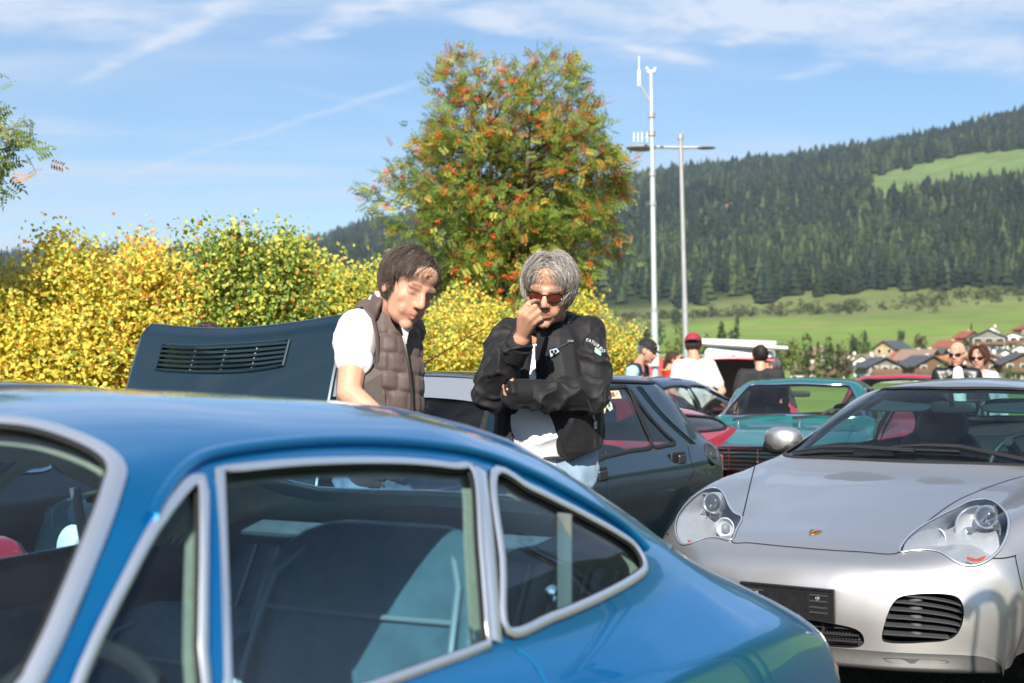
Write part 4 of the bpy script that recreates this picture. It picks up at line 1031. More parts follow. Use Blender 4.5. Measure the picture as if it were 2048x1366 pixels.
        ds = S.pix([(1032,1300),(1062,1318),(1090,1366)], 6, closed=False); ds2 = S.ev(ds[-1:])[0]
        dl = np.concatenate([ds, S.side([(ds2[0]+S.L/2-0.01, ds2[2]-0.1*k) for k in range(1, 6)])])
        ribbon('door_gap', S, dl if sg > 0 else mir(dl), 0.006, mat('blue_edge', (0.0, 0.25, 0.55), 0.3, 0.3), root)
        bt = S.side([(1.16+0.08*k, zB-0.035-0.0004*k) for k in range(0, 24)])
        # rear lamp: amber indicator wraps the corner
        lp = S.side([(0.0+.012, .50), (.012, .62), (.05, .63), (.14, .635), (.16, .60), (.15, .50), (.08, .485)])
        if len(lp) > 4: pass
    M_amber = mat('amber_lens', (0.85, 0.20, 0.01), 0.18, coat=1.0); M_redlens = mat('red_lens', (0.5, 0.01, 0.01), 0.18, coat=1.0)
    for sg in (1, -1):
        lamp = empty('tail_lamp', (0, 0, 0), 0, root)
        pts = [(0.03, 0.715), (-0.005, 0.67), (-0.022, 0.60), (-0.032, 0.52)]
        def lens(nm, a, b, m_):
            vs = []; n = 12; hh = [0.47, 0.485, 0.53, 0.575, 0.605, 0.615]
            for z in hh:
                k = 1-0.25*((z-0.54)/0.08)**2
                for i in range(n+1):
                    t = a+(b-a)*i/n; pr = np.array([0.16*(1-t)**1.6 + 0.135, 0.735 - 0.24*t**1.8])
                    vs.append((pr[0]-0.022*k*(0.5+0.5*t)-S.L/2+0.028*0, sg*(pr[1]+0.016*k*(1-t)), z))
            fs = [(r*(n+1)+i, r*(n+1)+i+1, (r+1)*(n+1)+i+1, (r+1)*(n+1)+i) for r in range(len(hh)-1) for i in range(n)]
            mesh_obj(nm, vs, fs, m_, lamp, smooth=True)
        lens('amber_lens', 0.0, 0.45, M_amber); lens('red_lens', 0.45, 1.0, M_redlens)
    # bumper
    bm = []
    for y in np.linspace(-0.78, 0.78, 41):
        a = abs(y)/0.78; bm.append((0.07+0.20*a**4-S.L/2, y, 0.42))
    bm = [(0.30-S.L/2, -0.80, 0.42)] + bm + [(0.30-S.L/2, 0.80, 0.42)]
    MB().tube(bm, 0.052, 12, flat=1.25, up=(0,0,1)).build('rear_bumper', mat('blue_bumper', (0.07,0.17,0.36), 0.25, 0.5, 1.0), root, smooth=True)
    fb = [(4.0-S.L/2, -0.70, 0.40)] + [(4.235-0.20*(abs(y)/0.68)**3-S.L/2, y, 0.40) for y in np.linspace(-0.68, 0.68, 31)] + [(4.0-S.L/2, 0.70, 0.40)]
    MB().tube(fb, 0.05, 12, flat=1.25, up=(0,0,1)).build('front_bumper', mat('blue_bumper'), root, smooth=True)
    for sy in (-1, 1):
        hl = MB().lathe([(0.11, -0.25), (0.11, 0.0), (0.095, 0.02)], (3.93-S.L/2, sy*0.56, 0.62), (0.75, 0, 0.35), 24, cap=False).build('headlamp_rim', M_chrome, root, smooth=True)
        MB().lathe([(0.10, 0.0), (0.08, 0.02), (0.02, 0.035)], (3.93-S.L/2, sy*0.56, 0.62), (0.75, 0, 0.35), 24).build('headlamp', mat('lamp_glass_white', (0.8,0.8,0.8), 0.1), root, smooth=True)
        for xw in (0.98, 3.22): tyre_wheel(root, xw-S.L/2, sy*0.71, 0.31, 0.31, 0.18, M_chrome, 5, sy)
    # interior
    MB().box((1.85-S.L/2, 0, 0.28), (2.3, 1.36, 0.04)).build('floor_pan', M_trim, root)
    mb = MB(); rounded_pad(mb, (2.78-S.L/2, 0, 0.74), (0.34, 1.28, 0.24), None, 4); mb.build('dashboard', M_trim, root, smooth=True)
    MB().box((0.86-S.L/2, 0, 0.72), (0.05, 1.2, 0.55), Matrix.Rotation(0.5, 3, 'Y')).build('parcel_shelf', M_trim, root)
    M_seat = mat('teal_leather', (0.065, 0.125, 0.155), 0.36, noise_amt=0.25, noise_scale=14, bump=0.02, bump_scale=240)
    M_pipe = mat('seat_piping', (0.20, 0.26, 0.28), 0.4)
    for sy in (-1, 1):
        car_seat(root, (1.88 if sy > 0 else 1.62)-S.L/2, sy*0.35, 0.33 if sy > 0 else 0.27, M_seat, 0.72 if sy > 0 else 0.58, 0.50, 0.30 if sy > 0 else 0.5, False, True, M_pipe)
        rs = empty('rear_seat', (1.10-S.L/2, sy*0.31, 0.56), 0, root); rt = Matrix.Rotation(-0.45, 3, 'Y')
        mb = MB(); rounded_pad(mb, rt @ Vector((0, 0, 0.20)), (0.10, 0.54, 0.48), rt, 4)
        for k in range(-3, 4): mb.tube([rt @ Vector((0.048, k*0.07, 0.02)), rt @ Vector((0.058, k*0.07, 0.2)), rt @ Vector((0.045, k*0.07, 0.40))], 0.032, 8, flat=0.5)
        mb.build('backrest', M_seat, rs, smooth=True)
        for k in range(-3, 4): MB().tube([rt @ Vector((0.057, k*0.07+0.035, 0.03)), rt @ Vector((0.065, k*0.07+0.035, 0.2)), rt @ Vector((0.055, k*0.07+0.035, 0.39))], 0.0065, 5).build('piping', M_pipe, rs)
        MB().box((2.0-S.L/2, sy*0.70, 0.62), (1.3, 0.05, 0.42)).build('door_panel', M_trim, root, bevel=0.02)
        MB().tube([(1.47-S.L/2, sy*0.60, 1.08), (1.44-S.L/2, sy*0.585, 0.90), (1.40-S.L/2, sy*0.58, 0.60)], 0.016, 6, flat=0.25).build('seat_belt', mat('belt_web', (0.16,0.18,0.18), 0.6), root)
        MB().lathe([(0.016, 0), (0.02, 0.01), (0.012, 0.02)], (1.44-S.L/2, sy*0.57, 0.93), (0, -sy, 0.2), 12).build('belt_anchor', M_chrome, root, smooth=True)
    steering_wheel(root, (2.42-S.L/2, 0.35, 0.79), 0.19, -0.45, M_black)
    MB().box((2.44-S.L/2, 0.0, 1.17), (0.02, 0.2, 0.06)).build('interior_mirror', M_black, root, bevel=0.01)
    return root
build_blue()
# ================================================================== the silver sports car on the right
M_silver = mat('silver_paint', (0.65, 0.63, 0.605), 0.38, 0.86, 1.0, 0.02, noise_amt=0.05, noise_scale=900, dust=0.03)
def silver_sections():
    side = [(.79,.19),(.86,.4),(.875,.62),(.84,.80)]
    A = lambda rows: (0.0, rows)
    return [
    (0.0, [(.60,.35),(.68,.42),(.70,.52),(.68,.62),(.60,.70),(.50,.75),(.40,.77),(.28,.785),(.14,.79),(0,.79)]),
    (0.3, [(.78,.25),(.88,.4),(.905,.6),(.87,.76),(.76,.84),(.62,.88),(.48,.90),(.32,.915),(.16,.925),(0,.93)]),
    (0.8, [(.8,.2),(.90,.4),(.915,.62),(.88,.80),(.77,.885),(.65,.96),(.52,1.02),(.36,1.05),(.18,1.065),(0,1.07)]),
    (1.2, [(.80,.2),(.885,.4),(.90,.62),(.86,.80),(.745,.91),(.655,1.03),(.54,1.13),(.40,1.18),(.2,1.205),(0,1.21)]),
    (1.6, side+[(.74,.915),(.66,1.06),(.555,1.19),(.43,1.25),(.22,1.285),(0,1.295)]),
    (2.0, side+[(.74,.915),(.665,1.065),(.56,1.205),(.44,1.268),(.23,1.305),(0,1.317)]),
    (2.35, side+[(.74,.915),(.67,1.05),(.57,1.185),(.46,1.245),(.25,1.285),(0,1.298)]),
    (2.55, side+[(.745,.915),(.685,1.0),(.605,1.11),(.50,1.172),(.27,1.218),(0,1.232)]),
    (2.85, side+[(.75,.91),(.72,.94),(.675,.965),(.56,1.015),(.30,1.055),(0,1.07)]),
    (3.08, [(.78,.19),(.85,.4),(.865,.62),(.835,.79),(.765,.885),(.71,.895),(.64,.90),(.52,.913),(.28,.93),(0,.937)]),
    (3.20, [(.78,.19),(.855,.4),(.872,.62),(.84,.78),(.765,.865),(.69,.866),(.60,.866),(.46,.870),(.24,.878),(0,.882)]),
    (3.50, [(.78,.22),(.86,.42),(.88,.62),(.845,.765),(.755,.835),(.665,.825),(.57,.81),(.43,.81),(.22,.817),(0,.82)]),
    (3.80, [(.77,.24),(.835,.42),(.85,.58),(.815,.72),(.735,.783),(.655,.77),(.55,.748),(.41,.747),(.21,.754),(0,.757)]),
    A([(4.0,.76,.24),(4.0,.805,.40),(4.0,.81,.52),(4.0,.77,.65),(4.0,.69,.715),(4.0,.61,.71),(4.0,.51,.697),(4.0,.38,.70),(4.01,.2,.705),(4.015,0,.708)]),
    A([(4.05,.745,.20),(4.08,.795,.35),(4.09,.805,.465),(4.12,.755,.575),(4.16,.655,.632),(4.18,.565,.642),(4.20,.465,.645),(4.21,.34,.650),(4.225,.18,.655),(4.23,0,.658)]),
    A([(4.08,.73,.19),(4.10,.775,.33),(4.12,.775,.42),(4.17,.72,.50),(4.235,.62,.555),(4.28,.53,.572),(4.315,.44,.58),(4.345,.32,.586),(4.365,.16,.59),(4.37,0,.592)]),
    A([(4.09,.735,.18),(4.13,.755,.28),(4.165,.742,.36),(4.225,.69,.42),(4.29,.60,.465),(4.335,.51,.48),(4.37,.42,.487),(4.40,.30,.49),(4.422,.15,.492),(4.428,0,.493)]),
    A([(4.10,.735,.17),(4.15,.742,.24),(4.19,.723,.29),(4.245,.675,.345),(4.305,.59,.37),(4.345,.50,.377),(4.38,.41,.38),(4.41,.30,.382),(4.432,.15,.383),(4.437,0,.384)]),
    A([(4.10,.73,0.195),(4.155,.733,0.230),(4.195,.713,0.250),(4.25,.665,0.263),(4.305,.585,0.267),(4.345,.50,0.267),(4.38,.41,0.267),(4.405,.30,0.267),(4.425,.15,0.267),(4.43,0,0.267)]),
    A([(4.10,.73,0.185),(4.16,.735,0.210),(4.20,.716,0.225),(4.255,.668,0.235),(4.31,.588,0.240),(4.35,.502,0.240),(4.385,.412,0.240),(4.41,.30,0.240),(4.43,.15,0.240),(4.435,0,0.240)]),
    A([(4.10,.73,0.187),(4.16,.735,0.195),(4.205,.718,0.199),(4.265,.67,0.205),(4.325,.59,0.207),(4.365,.504,0.207),(4.40,.413,0.207),(4.425,.30,0.207),(4.445,.15,0.207),(4.45,0,0.207)]),
    A([(4.0,.70,0.182),(4.05,.70,0.187),(4.1,.68,0.189),(4.15,.64,0.192),(4.2,.56,0.192),(4.24,.48,0.192),(4.27,.39,0.192),(4.29,.28,0.192),(4.31,.14,0.192),(4.31,0,0.192)])]
SILV = CarSurf(silver_sections(), (3.662, 9.256, 0.618), 4.435)
def crop_pts(pts, ox, oy, sc): return [(ox+x/sc, oy+y/sc) for x, y in pts]
def build_silver():
    S = SILV; L2 = S.L/2; root = empty('sports_car'); root.matrix_world = S.M
    tag(root, 'silver sports car with rounded headlamps and an empty black number plate holder', 'car')
    lampL = S.pix(crop_pts([(240,893),(330,730),(510,580),(760,440),(950,350),(1080,280),(1200,248),(1330,245),(1450,290),(1550,390),(1597,490),(1592,610),(1552,740),(1480,870),(1380,965),(1280,1030),(1150,1065),(1020,1050),(900,990),(800,925),(700,885),(560,868),(400,876)], 1760, 960, 6.21), 3)
    lampR = S.pix(crop_pts([(735,778),(790,660),(852,530),(770,480),(715,410),(680,330),(640,255),(590,212),(520,200),(420,230),(320,300),(220,400),(150,500),(118,600),(120,700),(150,785),(195,825),(280,815),(380,775),(480,748),(600,752)], 1330, 940, 5.535), 3)
    ws = S.pix([(1895,776),(1840,775),(1788,776),(1735,780),(1700,786),(1676,796),(1640,828),(1605,862),(1580,890),(1570,908),(1590,914),(1680,917),(1763,921),(1820,924)], 5, closed=False)
    ws = ws[ws[:, 1] < -0.02]; wind = np.concatenate([ws, mir(ws)])
    dw = S.side(dens([(2.66,.955),(2.40,1.10),(2.15,1.175),(1.90,1.19),(1.72,1.185),(1.70,1.05),(1.69,.945),(2.2,.945)], 5))
    qw = S.side(dens([(1.62,.945),(1.64,1.06),(1.66,1.178),(1.45,1.15),(1.22,1.07),(1.10,.995),(1.15,.955),(1.4,.945)], 5))
    rw = S.top(dens([(1.62,.04),(1.60,.25),(1.52,.40),(1.35,.43),(1.05,.44),(.90,.38),(.85,.2),(.84,.04)], 4, False)); rear = np.concatenate([rw, mir(rw)])
    intL = S.pix(crop_pts([(1040,625),(1060,520),(1100,410),(1150,345),(1230,318),(1340,308),(1480,310),(1570,330),(1612,380),(1622,450),(1605,540),(1560,610),(1480,645),(1350,655),(1200,662),(1080,655)], 1470, 1100, 3.543), 4)
    lip = np.array([(S.u[-4]-0.004, w) for w in np.linspace(-S.wmax+0.03, S.wmax-0.03, 80)] + [(S.umax-0.02, w) for w in np.linspace(S.wmax-0.03, -S.wmax+0.03, 80)])
    cint = S.front([(y, z) for y, z in dens([(-.30,.31),(-.27,.350),(-.15,.367),(0,.37),(.15,.367),(.27,.350),(.30,.31),(.27,.280),(.15,.274),(0,.273),(-.15,.274),(-.27,.280)], 4)])
    outs = [wind, rear, dw, qw, mir(dw), mir(qw), lampL, lampR, intL, mir(intL), cint, lip]
    V, N, UV, T, reg = skin(S, outs, 0.028); N = outward(V, N, (0, 0, 0.45))
    piece('body', V, N, T[reg == -1], M_silver, root)
    x = V[T].mean(1); cab = (reg == -1) & (x[:, 0] > 0.8-L2) & (x[:, 0] < 3.0-L2) & (x[:, 2] > 0.4)
    piece('cabin_lining', V, N, T[cab], mat('dark_cabin', (0.02,0.024,0.028), 0.8), root, -0.03, flip=True)
    gl = glass_mat('silver_car_glass', (0.55, 0.80, 0.82), 1.5, dirt=0.015)
    for k, nm in enumerate(['windscreen','rear_window','door_window','quarter_window','door_window','quarter_window']): piece(nm, V, N, T[reg == k], gl, root, -0.004)
    strip('windscreen_seal', S, wind, 0.014, M_black, root, 0.0, 0.3)
    for o in (dw, mir(dw), qw, mir(qw), rear): strip('window_seal', S, o, 0.012, M_black, root, 0.0, 0.3)
    piece('front_lip', V, N, T[reg == 11], mat('grey_lip', (0.055,0.054,0.052), 0.5, noise_amt=0.15, noise_scale=30), root, 0.0)
    M_well = mat('lamp_housing', (0.52, 0.54, 0.57), 0.30, 0.25, noise_amt=0.10, noise_scale=40, bump=0.03, bump_scale=120)
    M_wht = mat('lamp_white', (0.62, 0.63, 0.64), 0.4); M_dark = mat('projector_glass', (0.05, 0.06, 0.07), 0.08, coat=1.0)
    M_amb = mat('amber_side_lens', (0.42, 0.07, 0.03), 0.2, coat=1.0)
    for k, sg in ((6, 1), (7, -1)):
        lp = empty('headlamp', (0, 0, 0), 0, root); t = T[reg == k]
        back = np.array([-0.44, 0, -0.02]); uv = [lampL, lampR][k-6]
        piece('lamp_well', V+back, N, t, M_well, lp, 0.0, smooth=True); piece('lamp_lens', V, N, t, M_lens, lp, 0.001)
        strip('lamp_seal', S, uv, 0.006, M_rubber, lp, 0.0, 0.4); strip('lamp_rim', S, uv, 0.0045, M_brushed, lp, 0.003, 0.5)
        P0 = S.ev(uv); nq = len(P0)
        mesh_obj('lamp_wall', [tuple(p) for p in P0] + [tuple(p+back) for p in P0], [(i, (i+1) % nq, nq+(i+1) % nq, nq+i) for i in range(nq)], M_well, lp, smooth=True)
        xr = P0[:, 0].min(); co = S.Mi @ Vector((0, 0, CAM_H)); R3 = S.Mi.to_3x3()
        def at(px, py, xp):                                  # where the sight line through the lens meets the plane x = xp
            d = R3 @ pix_ray(px, py); return co + d*((xp-co.x)/d.x)
        M_refl = mat('reflector', (0.82,0.83,0.86), 0.22, 0.8)
        fx = Vector((1, 0.0, 0.06)).normalized()
        if sg > 0: pos = [(1972,1034),(1958,1058),(1873,1076),(1940,1070)]; br = 0.094
        else: pos = [(1426,1006),(1407,1028),(1453,1055),(1401,1030)]; br = 0.094
        p = at(*pos[1], xr+0.07)
        MB().lathe([(br,0.02),(br*0.96,0.0),(br*0.8,-0.03),(br*0.4,-0.05),(0.004,-0.052)], p, fx, 40).build('reflector_bowl', mat('bowl_satin', (0.66,0.67,0.69), 0.35, 0.3), lp, smooth=True)
        MB().lathe([(br*0.97,0.016),(br*1.03,0.022),(br*1.06,0.010)], p, fx, 40, cap=False).build('bowl_ring', M_refl, lp, smooth=True)
        p1 = at(*pos[0], xr+0.09)
        MB().lathe([(0.050,-0.05),(0.050,0.0),(0.045,0.010),(0.040,0.006)], p1, fx, 30, cap=False).build('projector_ring', M_refl, lp, smooth=True)
        MB().lathe([(0.041,0.0),(0.037,0.012),(0.024,0.022),(0.004,0.026)], p1, fx, 30).build('projector', M_dark, lp, smooth=True)
        p2 = at(*pos[3], xr+0.085)
        MB().lathe([(0.036,0.010),(0.030,0.0),(0.014,-0.010),(0.003,-0.012)], p2, fx, 26).build('main_reflector', M_refl, lp, smooth=True)
        MB().lathe([(0.012,-0.01),(0.012,0.010),(0.003,0.014)], p2, fx, 14).build('bulb', M_dark, lp, smooth=True)
        p3 = at(*pos[2], xr+0.16)
        MB().lathe([(0.046,0.016),(0.042,0.018),(0.036,0.002),(0.02,-0.012),(0.003,-0.014)], p3, fx, 30).build('inner_bowl', M_wht, lp, smooth=True)
        MB().ball(p3+fx*0.010, 0.021, 16, 10).build('inner_bulb', mat('bulb_glass', (0.30,0.34,0.38), 0.05, 0.3, 1.0), lp, smooth=True)
        pos = [pos[0], pos[1], pos[2], (1948,1108) if sg > 0 else (1394,1074)]
        # amber indicator crescent along the lower edge
        cen = np.array([pos[3]]); off = 26 if sg > 0 else 22
        pts = [(cen[0][0]+sg*6+dx*off*0.75, cen[0][1]+2+dy*off*0.42) for dx, dy in ((-1,-.4),(-.4,.15),(.3,.2),(1,-.5),(.9,.1),(.4,.75),(-.4,.7),(-1,.2))]
        uvp = S.pix(pts, 3)
        if len(uvp) > 8:
            P3 = S.ev(uvp) + outward(S.ev(uvp), S.nrm(uvp))*-0.02
            mesh_obj('indicator', [tuple(q) for q in P3] + [tuple(P3.mean(0))], [(i, (i+1) % len(P3), len(P3)) for i in range(len(P3))], M_amb, lp)
    # bonnet shut line
    bl = S.pix([(1518,918),(1510,932),(1500,970),(1484,1036),(1463,1082),(1500,1086),(1560,1092),(1640,1099),(1720,1104),(1793,1107),(1813,1078),(1842,1053),(1906,1006),(1960,981),(2010,963),(2046,953)], 6, closed=False)
    ribbon('bonnet_gap', S, bl, 0.0055, M_gap, root)
    fg = S.pix([(1985,1117),(2010,1116),(2032,1111)], 6, closed=False); ribbon('bumper_gap', S, fg, 0.005, M_gap, root); ribbon('bumper_gap', S, mir(fg), 0.005, M_gap, root)
    fv = S.pix([(2030,1112),(2038,1150),(2045,1180)], 6, closed=False)
    if len(fv) > 3: ribbon('bumper_gap', S, fv, 0.005, M_gap, root)
    # side intakes: dark duct, fins
    for k, sg in ((8, 1), (9, -1)):
        t = T[reg == k]; ik = empty('air_intake', (0, 0, 0), 0, root)
        piece('duct', V, N, t, mat('duct_dark', (0.006,0.006,0.007), 0.7), ik, -0.10)
        uv = intL if sg > 0 else mir(intL)
        # wall of the opening
        P0 = S.ev(uv); Nn = outward(P0, S.nrm(uv)); n = len(P0)
        mesh_obj('opening_wall', [tuple(p) for p in P0] + [tuple(p-q*0.10) for p, q in zip(P0, Nn)], [(i, (i+1) % n, n+(i+1) % n, n+i) for i in range(n)], M_black, ik, smooth=True)
        lo = uv.min(0); hi = uv.max(0)
        for f in range(1, 7):
            uu = lo[0]+(hi[0]-lo[0])*f/7.0
            ws_ = np.linspace(lo[1], hi[1], 60); q = np.stack([np.full(60, uu), ws_], -1); ins = poly_in(q, uv)
            if ins.sum() < 4: continue
            q = q[ins]; p = S.ev(q); nn = outward(p, S.nrm(q)); mb = MB(); m_ = len(p)
            vs = []; 
            for i in range(m_):
                b = Vector(p[i]); nv = Vector(nn[i]); vs += [b-nv*0.006, b-nv*0.05+Vector((0,0,0.012)), b-nv*0.05+Vector((0,0,0.006)), b-nv*0.006-Vector((0,0,0.005))]
            fs = [(4*i+a, 4*i+(a+1) % 4, 4*(i+1)+(a+1) % 4, 4*(i+1)+a) for i in range(m_-1) for a in range(4)]
            mb.add(vs, fs).build('fin', mat('fin_grey', (0.05,0.052,0.056), 0.4), ik)
        # inner guide vane on the inboard side
        ctr = P0.mean(0); inb = P0[np.argmin(np.abs(P0[:, 1]))]
        mb = MB(); 
        for f in range(5):
            zz = P0[:, 2].min()+0.02+f*(np.ptp(P0[:, 2])-0.03)/5
            c = Vector((ctr[0]-0.035, inb[1]+sg*0.075, zz+0.012)); rounded_pad(mb, c, (0.05, 0.13, 0.026), Matrix.Rotation(-sg*0.5, 3, 'Z'), 2.6, 12, 6)
        mb.build('guide_vane', mat('vane_grey', (0.10,0.105,0.115), 0.38), ik, smooth=True)
    # centre intake with mesh
    ik = empty('centre_intake', (0,0,0), 0, root); t = T[reg == 10]
    piece('duct', V, N, t, mat('duct_dark'), ik, -0.05)
    P0 = S.ev(cint); Nn = outward(P0, S.nrm(cint)); n = len(P0)
    mesh_obj('opening_wall', [tuple(p) for p in P0] + [tuple(p-q*0.05) for p, q in zip(P0, Nn)], [(i, (i+1) % n, n+(i+1) % n, n+i) for i in range(n)], M_black, ik, smooth=True)
    for zz in (0.297, 0.322, 0.347): MB().tube([(4.425-0.5*y*y-L2, y, zz) for y in np.linspace(-0.27, 0.27, 15)], 0.006, 6, flat=0.8).build('grille_bar', M_black, ik)
    for yy in (-0.14, 0.0, 0.14): MB().box((4.418-L2, yy, 0.322), (0.012, 0.010, 0.09)).build('grille_post', M_black, ik)
    mb = MB()
    for k in range(46):
        y = -0.275+k*0.0122; xx = 4.405-0.5*y*y-L2
        mb.tube([(xx, y, 0.280), (xx, y+0.006, 0.32), (xx, y, 0.362)], 0.0016, 4, caps=False)
    for k in range(9): mb.tube([(4.404-0.5*y*y-L2, y, 0.284+k*0.0095) for y in np.linspace(-0.275, 0.275, 13)], 0.0016, 4, caps=False)
    mb.build('mesh_grille', mat('mesh_grey', (0.07,0.07,0.07), 0.5), ik)
    # lip slots
    for sg in (1, -1):
        pts = S.pix(crop_pts([(1045,770),(1070,762),(1250,770),(1450,778),(1515,790),(1500,806),(1400,808),(1200,806),(1090,800)], 1470, 1100, 3.543), 4)
        uv = pts if sg > 0 else mir(pts); p = S.ev(uv); nn = outward(p, S.nrm(uv))
        if len(p) > 5:
            c = p.mean(0); q = [tuple(a+b*0.0015) for a, b in zip(p, nn)]
            mesh_obj('lip_slot', q, [tuple(range(len(q)))], mat('slot_dark', (0.01,0.009,0.008), 0.6), root)
    # crest
    h = S.pix_raw([(1628, 1066)]); p0 = S.ev(h)[0]; n0 = Vector(outward(S.ev(h), S.nrm(h))[0]); fwd = Vector((1, 0, 0)); fwd = (fwd - n0*fwd.dot(n0)).normalized(); lat = n0.cross(fwd)
    cr = empty('crest', Vector(p0), 0, root)
    shield = [(-.5,1.0),(-.25,.93),(0,1.02),(.25,.93),(.5,1.0),(.52,.4),(.44,-.2),(.25,-.7),(0,-1.0),(-.25,-.7),(-.44,-.2),(-.52,.4)]
    def patch(nm, poly, z, m_, sc=1.0):
        vs = [lat*(x*0.045*sc) - fwd*(y*0.032*sc) + n0*(z + 0.0035*(1-x*x-y*y*0.6)) for x, y in poly]; k = len(vs)
        vs2 = [v - n0*0.004 for v in vs]
        mesh_obj(nm, [tuple(v) for v in vs+vs2], [tuple(range(k))]+[(i, k+i, k+(i+1) % k, (i+1) % k) for i in range(k)], m_, cr)
    M_gold = mat('gold_badge', (0.75, 0.48, 0.16), 0.25, 0.9); M_bred = mat('badge_red', (0.25, 0.02, 0.02), 0.3, coat=1.0)
    patch('shield', shield, 0.003, M_gold)
    patch('red_field', [(.05,.75),(.42,.75),(.45,.15),(.05,.15)], 0.0048, M_bred); patch('red_field', [(-.42,.02),(-.05,.02),(-.05,-.6),(-.2,-.55),(-.38,-.2)], 0.0048, M_bred)
    patch('black_bar', [(-.40,.70),(-.24,.70),(-.24,.15),(-.42,.15)], 0.0050, M_black); patch('black_bar', [(.10,.02),(.24,.02),(.22,-.55),(.10,-.65)], 0.0050, M_black)
    patch('centre_shield', [(-.16,.35),(.16,.35),(.14,-.1),(0,-.3),(-.14,-.1)], 0.0060, mat('badge_gold_light', (0.85,0.65,0.2), 0.3, 0.6)); patch('horse_mark', [(-.05,.28),(.06,.25),(.03,0),(.08,-.15),(-.03,-.18),(-.06,.05)], 0.0068, M_black)
    # number plate holder
    pl = empty('plate_holder', (0,0,0), 0, root)
    cs = [S.ev(S.pix_raw([q]))[0] for q in ((1499,1176),(1671,1189),(1671,1246),(1585,1240))]
    zt, zb = 0.497, 0.379; w = 0.235
    c0 = Vector((4.447-L2, 0, (zt+zb)/2)); 
    def pbox(nm, yc, zc, sy, sz, th, m_, dx=0.0, bev=0.0): return MB().box(c0 + Vector((dx, yc, zc)), (th, sy, sz)).build(nm, m_, pl, bevel=bev)
    M_pl = mat('plate_black', (0.012,0.012,0.013), 0.38, noise_amt=0.5, noise_scale=50, coat=0.3)
    pbox('backing', 0, 0, 0.40, 0.125, 0.014, M_pl, 0, 0.004)
    for sy, sz, yy, zz in ((0.40,0.008,0,0.058),(0.40,0.010,0,-0.058),(0.008,0.108,0.196,0),(0.008,0.108,-0.196,0)): pbox('frame_edge', yy, zz, sy, sz, 0.010, M_pl, 0.008)
    for sy in (-1, 1):
        for zz in (0.035, 0.012, -0.012, -0.032): pbox('slot_rib', sy*0.135, zz, 0.075, 0.006, 0.006, mat('plate_rib', (0.05,0.05,0.05), 0.35), 0.008)
        pbox('divider', sy*0.08, 0, 0.004, 0.10, 0.006, M_pl, 0.008)
        MB().lathe([(0.010,0),(0.010,0.004),(0.006,0.006),(0.004,0.003)], c0+Vector((0.008, sy*0.13, 0.022)), (1,0,0), 14).build('bolt', M_chrome, pl, smooth=True)
    # wipers
    for a, b, c in (((3.02,-.62),(3.04,-.30),(3.06,.02)), ((3.03,-.10),(3.02,.22),(3.06,.60))):
        uv = S.top([a, ((a[0]+b[0])/2, (a[1]+b[1])/2), b, c]); p = S.ev(uv)
        wp = MB().tube([Vector(q)+Vector((0.0,0,0.022+0.012*math.sin(i))) for i, q in enumerate(p)], [0.006,0.009,0.012,0.014], 6, flat=0.8)
        wp.tube([Vector(q)+Vector((-0.01,0,0.008)) for q in p[:3]], 0.006, 6); wp.build('wiper', M_black, root)
    # door mirrors
    for sg in (1, -1):
        mr = empty('door_mirror', (2.56-L2, sg*0.875, 0.985), 0, root)
        mb = MB(); rounded_pad(mb, (0.0, 0, 0), (0.13, 0.21, 0.135), None, 2.5, 20, 12); mb.v = [Vector((v.x + (0.035 if v.x > 0 else 0)*(1-abs(v.y)/0.12), v.y, v.z)) for v in mb.v]
        mb.build('mirror_shell', M_silver, mr, smooth=True)
        MB().tube([(-0.01, -sg*0.08, -0.055), (0.0, -sg*0.17, -0.085)], [0.035, 0.03], 8, flat=0.6).build('mirror_foot', M_black, mr, smooth=True)
        mb = MB(); rounded_pad(mb, (-0.062, 0, 0.0), (0.01, 0.175, 0.10), None, 2.6, 16, 8); mb.build('mirror_glass', M_chrome, mr, smooth=True)
        mb = MB(); rounded_pad(mb, (0.008, 0, -0.034), (0.150, 0.222, 0.10), None, 2.5, 18, 8); mb.build('mirror_base', M_black, mr, smooth=True)
        for xw in (1.1, 3.46): tyre_wheel(root, xw-L2, sg*0.80, 0.32, 0.32, 0.22, M_brushed, 5, sg)
    # interior
    MB().box((1.9-L2, 0, 0.28), (2.3, 1.4, 0.04)).build('floor_pan', M_trim, root)
    mb = MB(); rounded_pad(mb, (2.82-L2, 0, 0.80), (0.42, 1.36, 0.22), None, 4); mb.build('dashboard', mat('dash_grey', (0.05,0.06,0.07), 0.55, bump=0.02, bump_scale=300), root, smooth=True)
    M_ss = mat('black_seat_leather', (0.018, 0.022, 0.028), 0.42, bump=0.02, bump_scale=200)
    for sy in (-1, 1): car_seat(root, 1.72-L2, sy*0.36, 0.34, M_ss, 0.64, 0.50, 0.25, False, False)
    for sy in (-1, 1):
        mb = MB(); rounded_pad(mb, (1.53-L2, sy*0.36, 1.02), (0.12, 0.30, 0.24), Matrix.Rotation(-0.25, 3, 'Y'), 3); mb.build('headrest', M_ss, root, smooth=True)
    mb = MB(); rounded_pad(mb, (0.98-L2, 0, 0.80), (0.14, 1.15, 0.34), Matrix.Rotation(-0.4, 3, 'Y'), 4); mb.build('rear_bench', M_ss, root, smooth=True)
    steering_wheel(root, (2.40-L2, 0.36, 0.87), 0.185, -0.42, M_black)
    mb = MB(); rounded_pad(mb, (2.42-L2, 0, 1.165), (0.035, 0.24, 0.065), None, 4); mb.build('interior_mirror', M_black, root, smooth=True)
    MB().tube([(2.44-L2, 0, 1.18), (2.46-L2, 0, 1.235)], 0.012, 8).build('mirror_stalk', M_black, root)
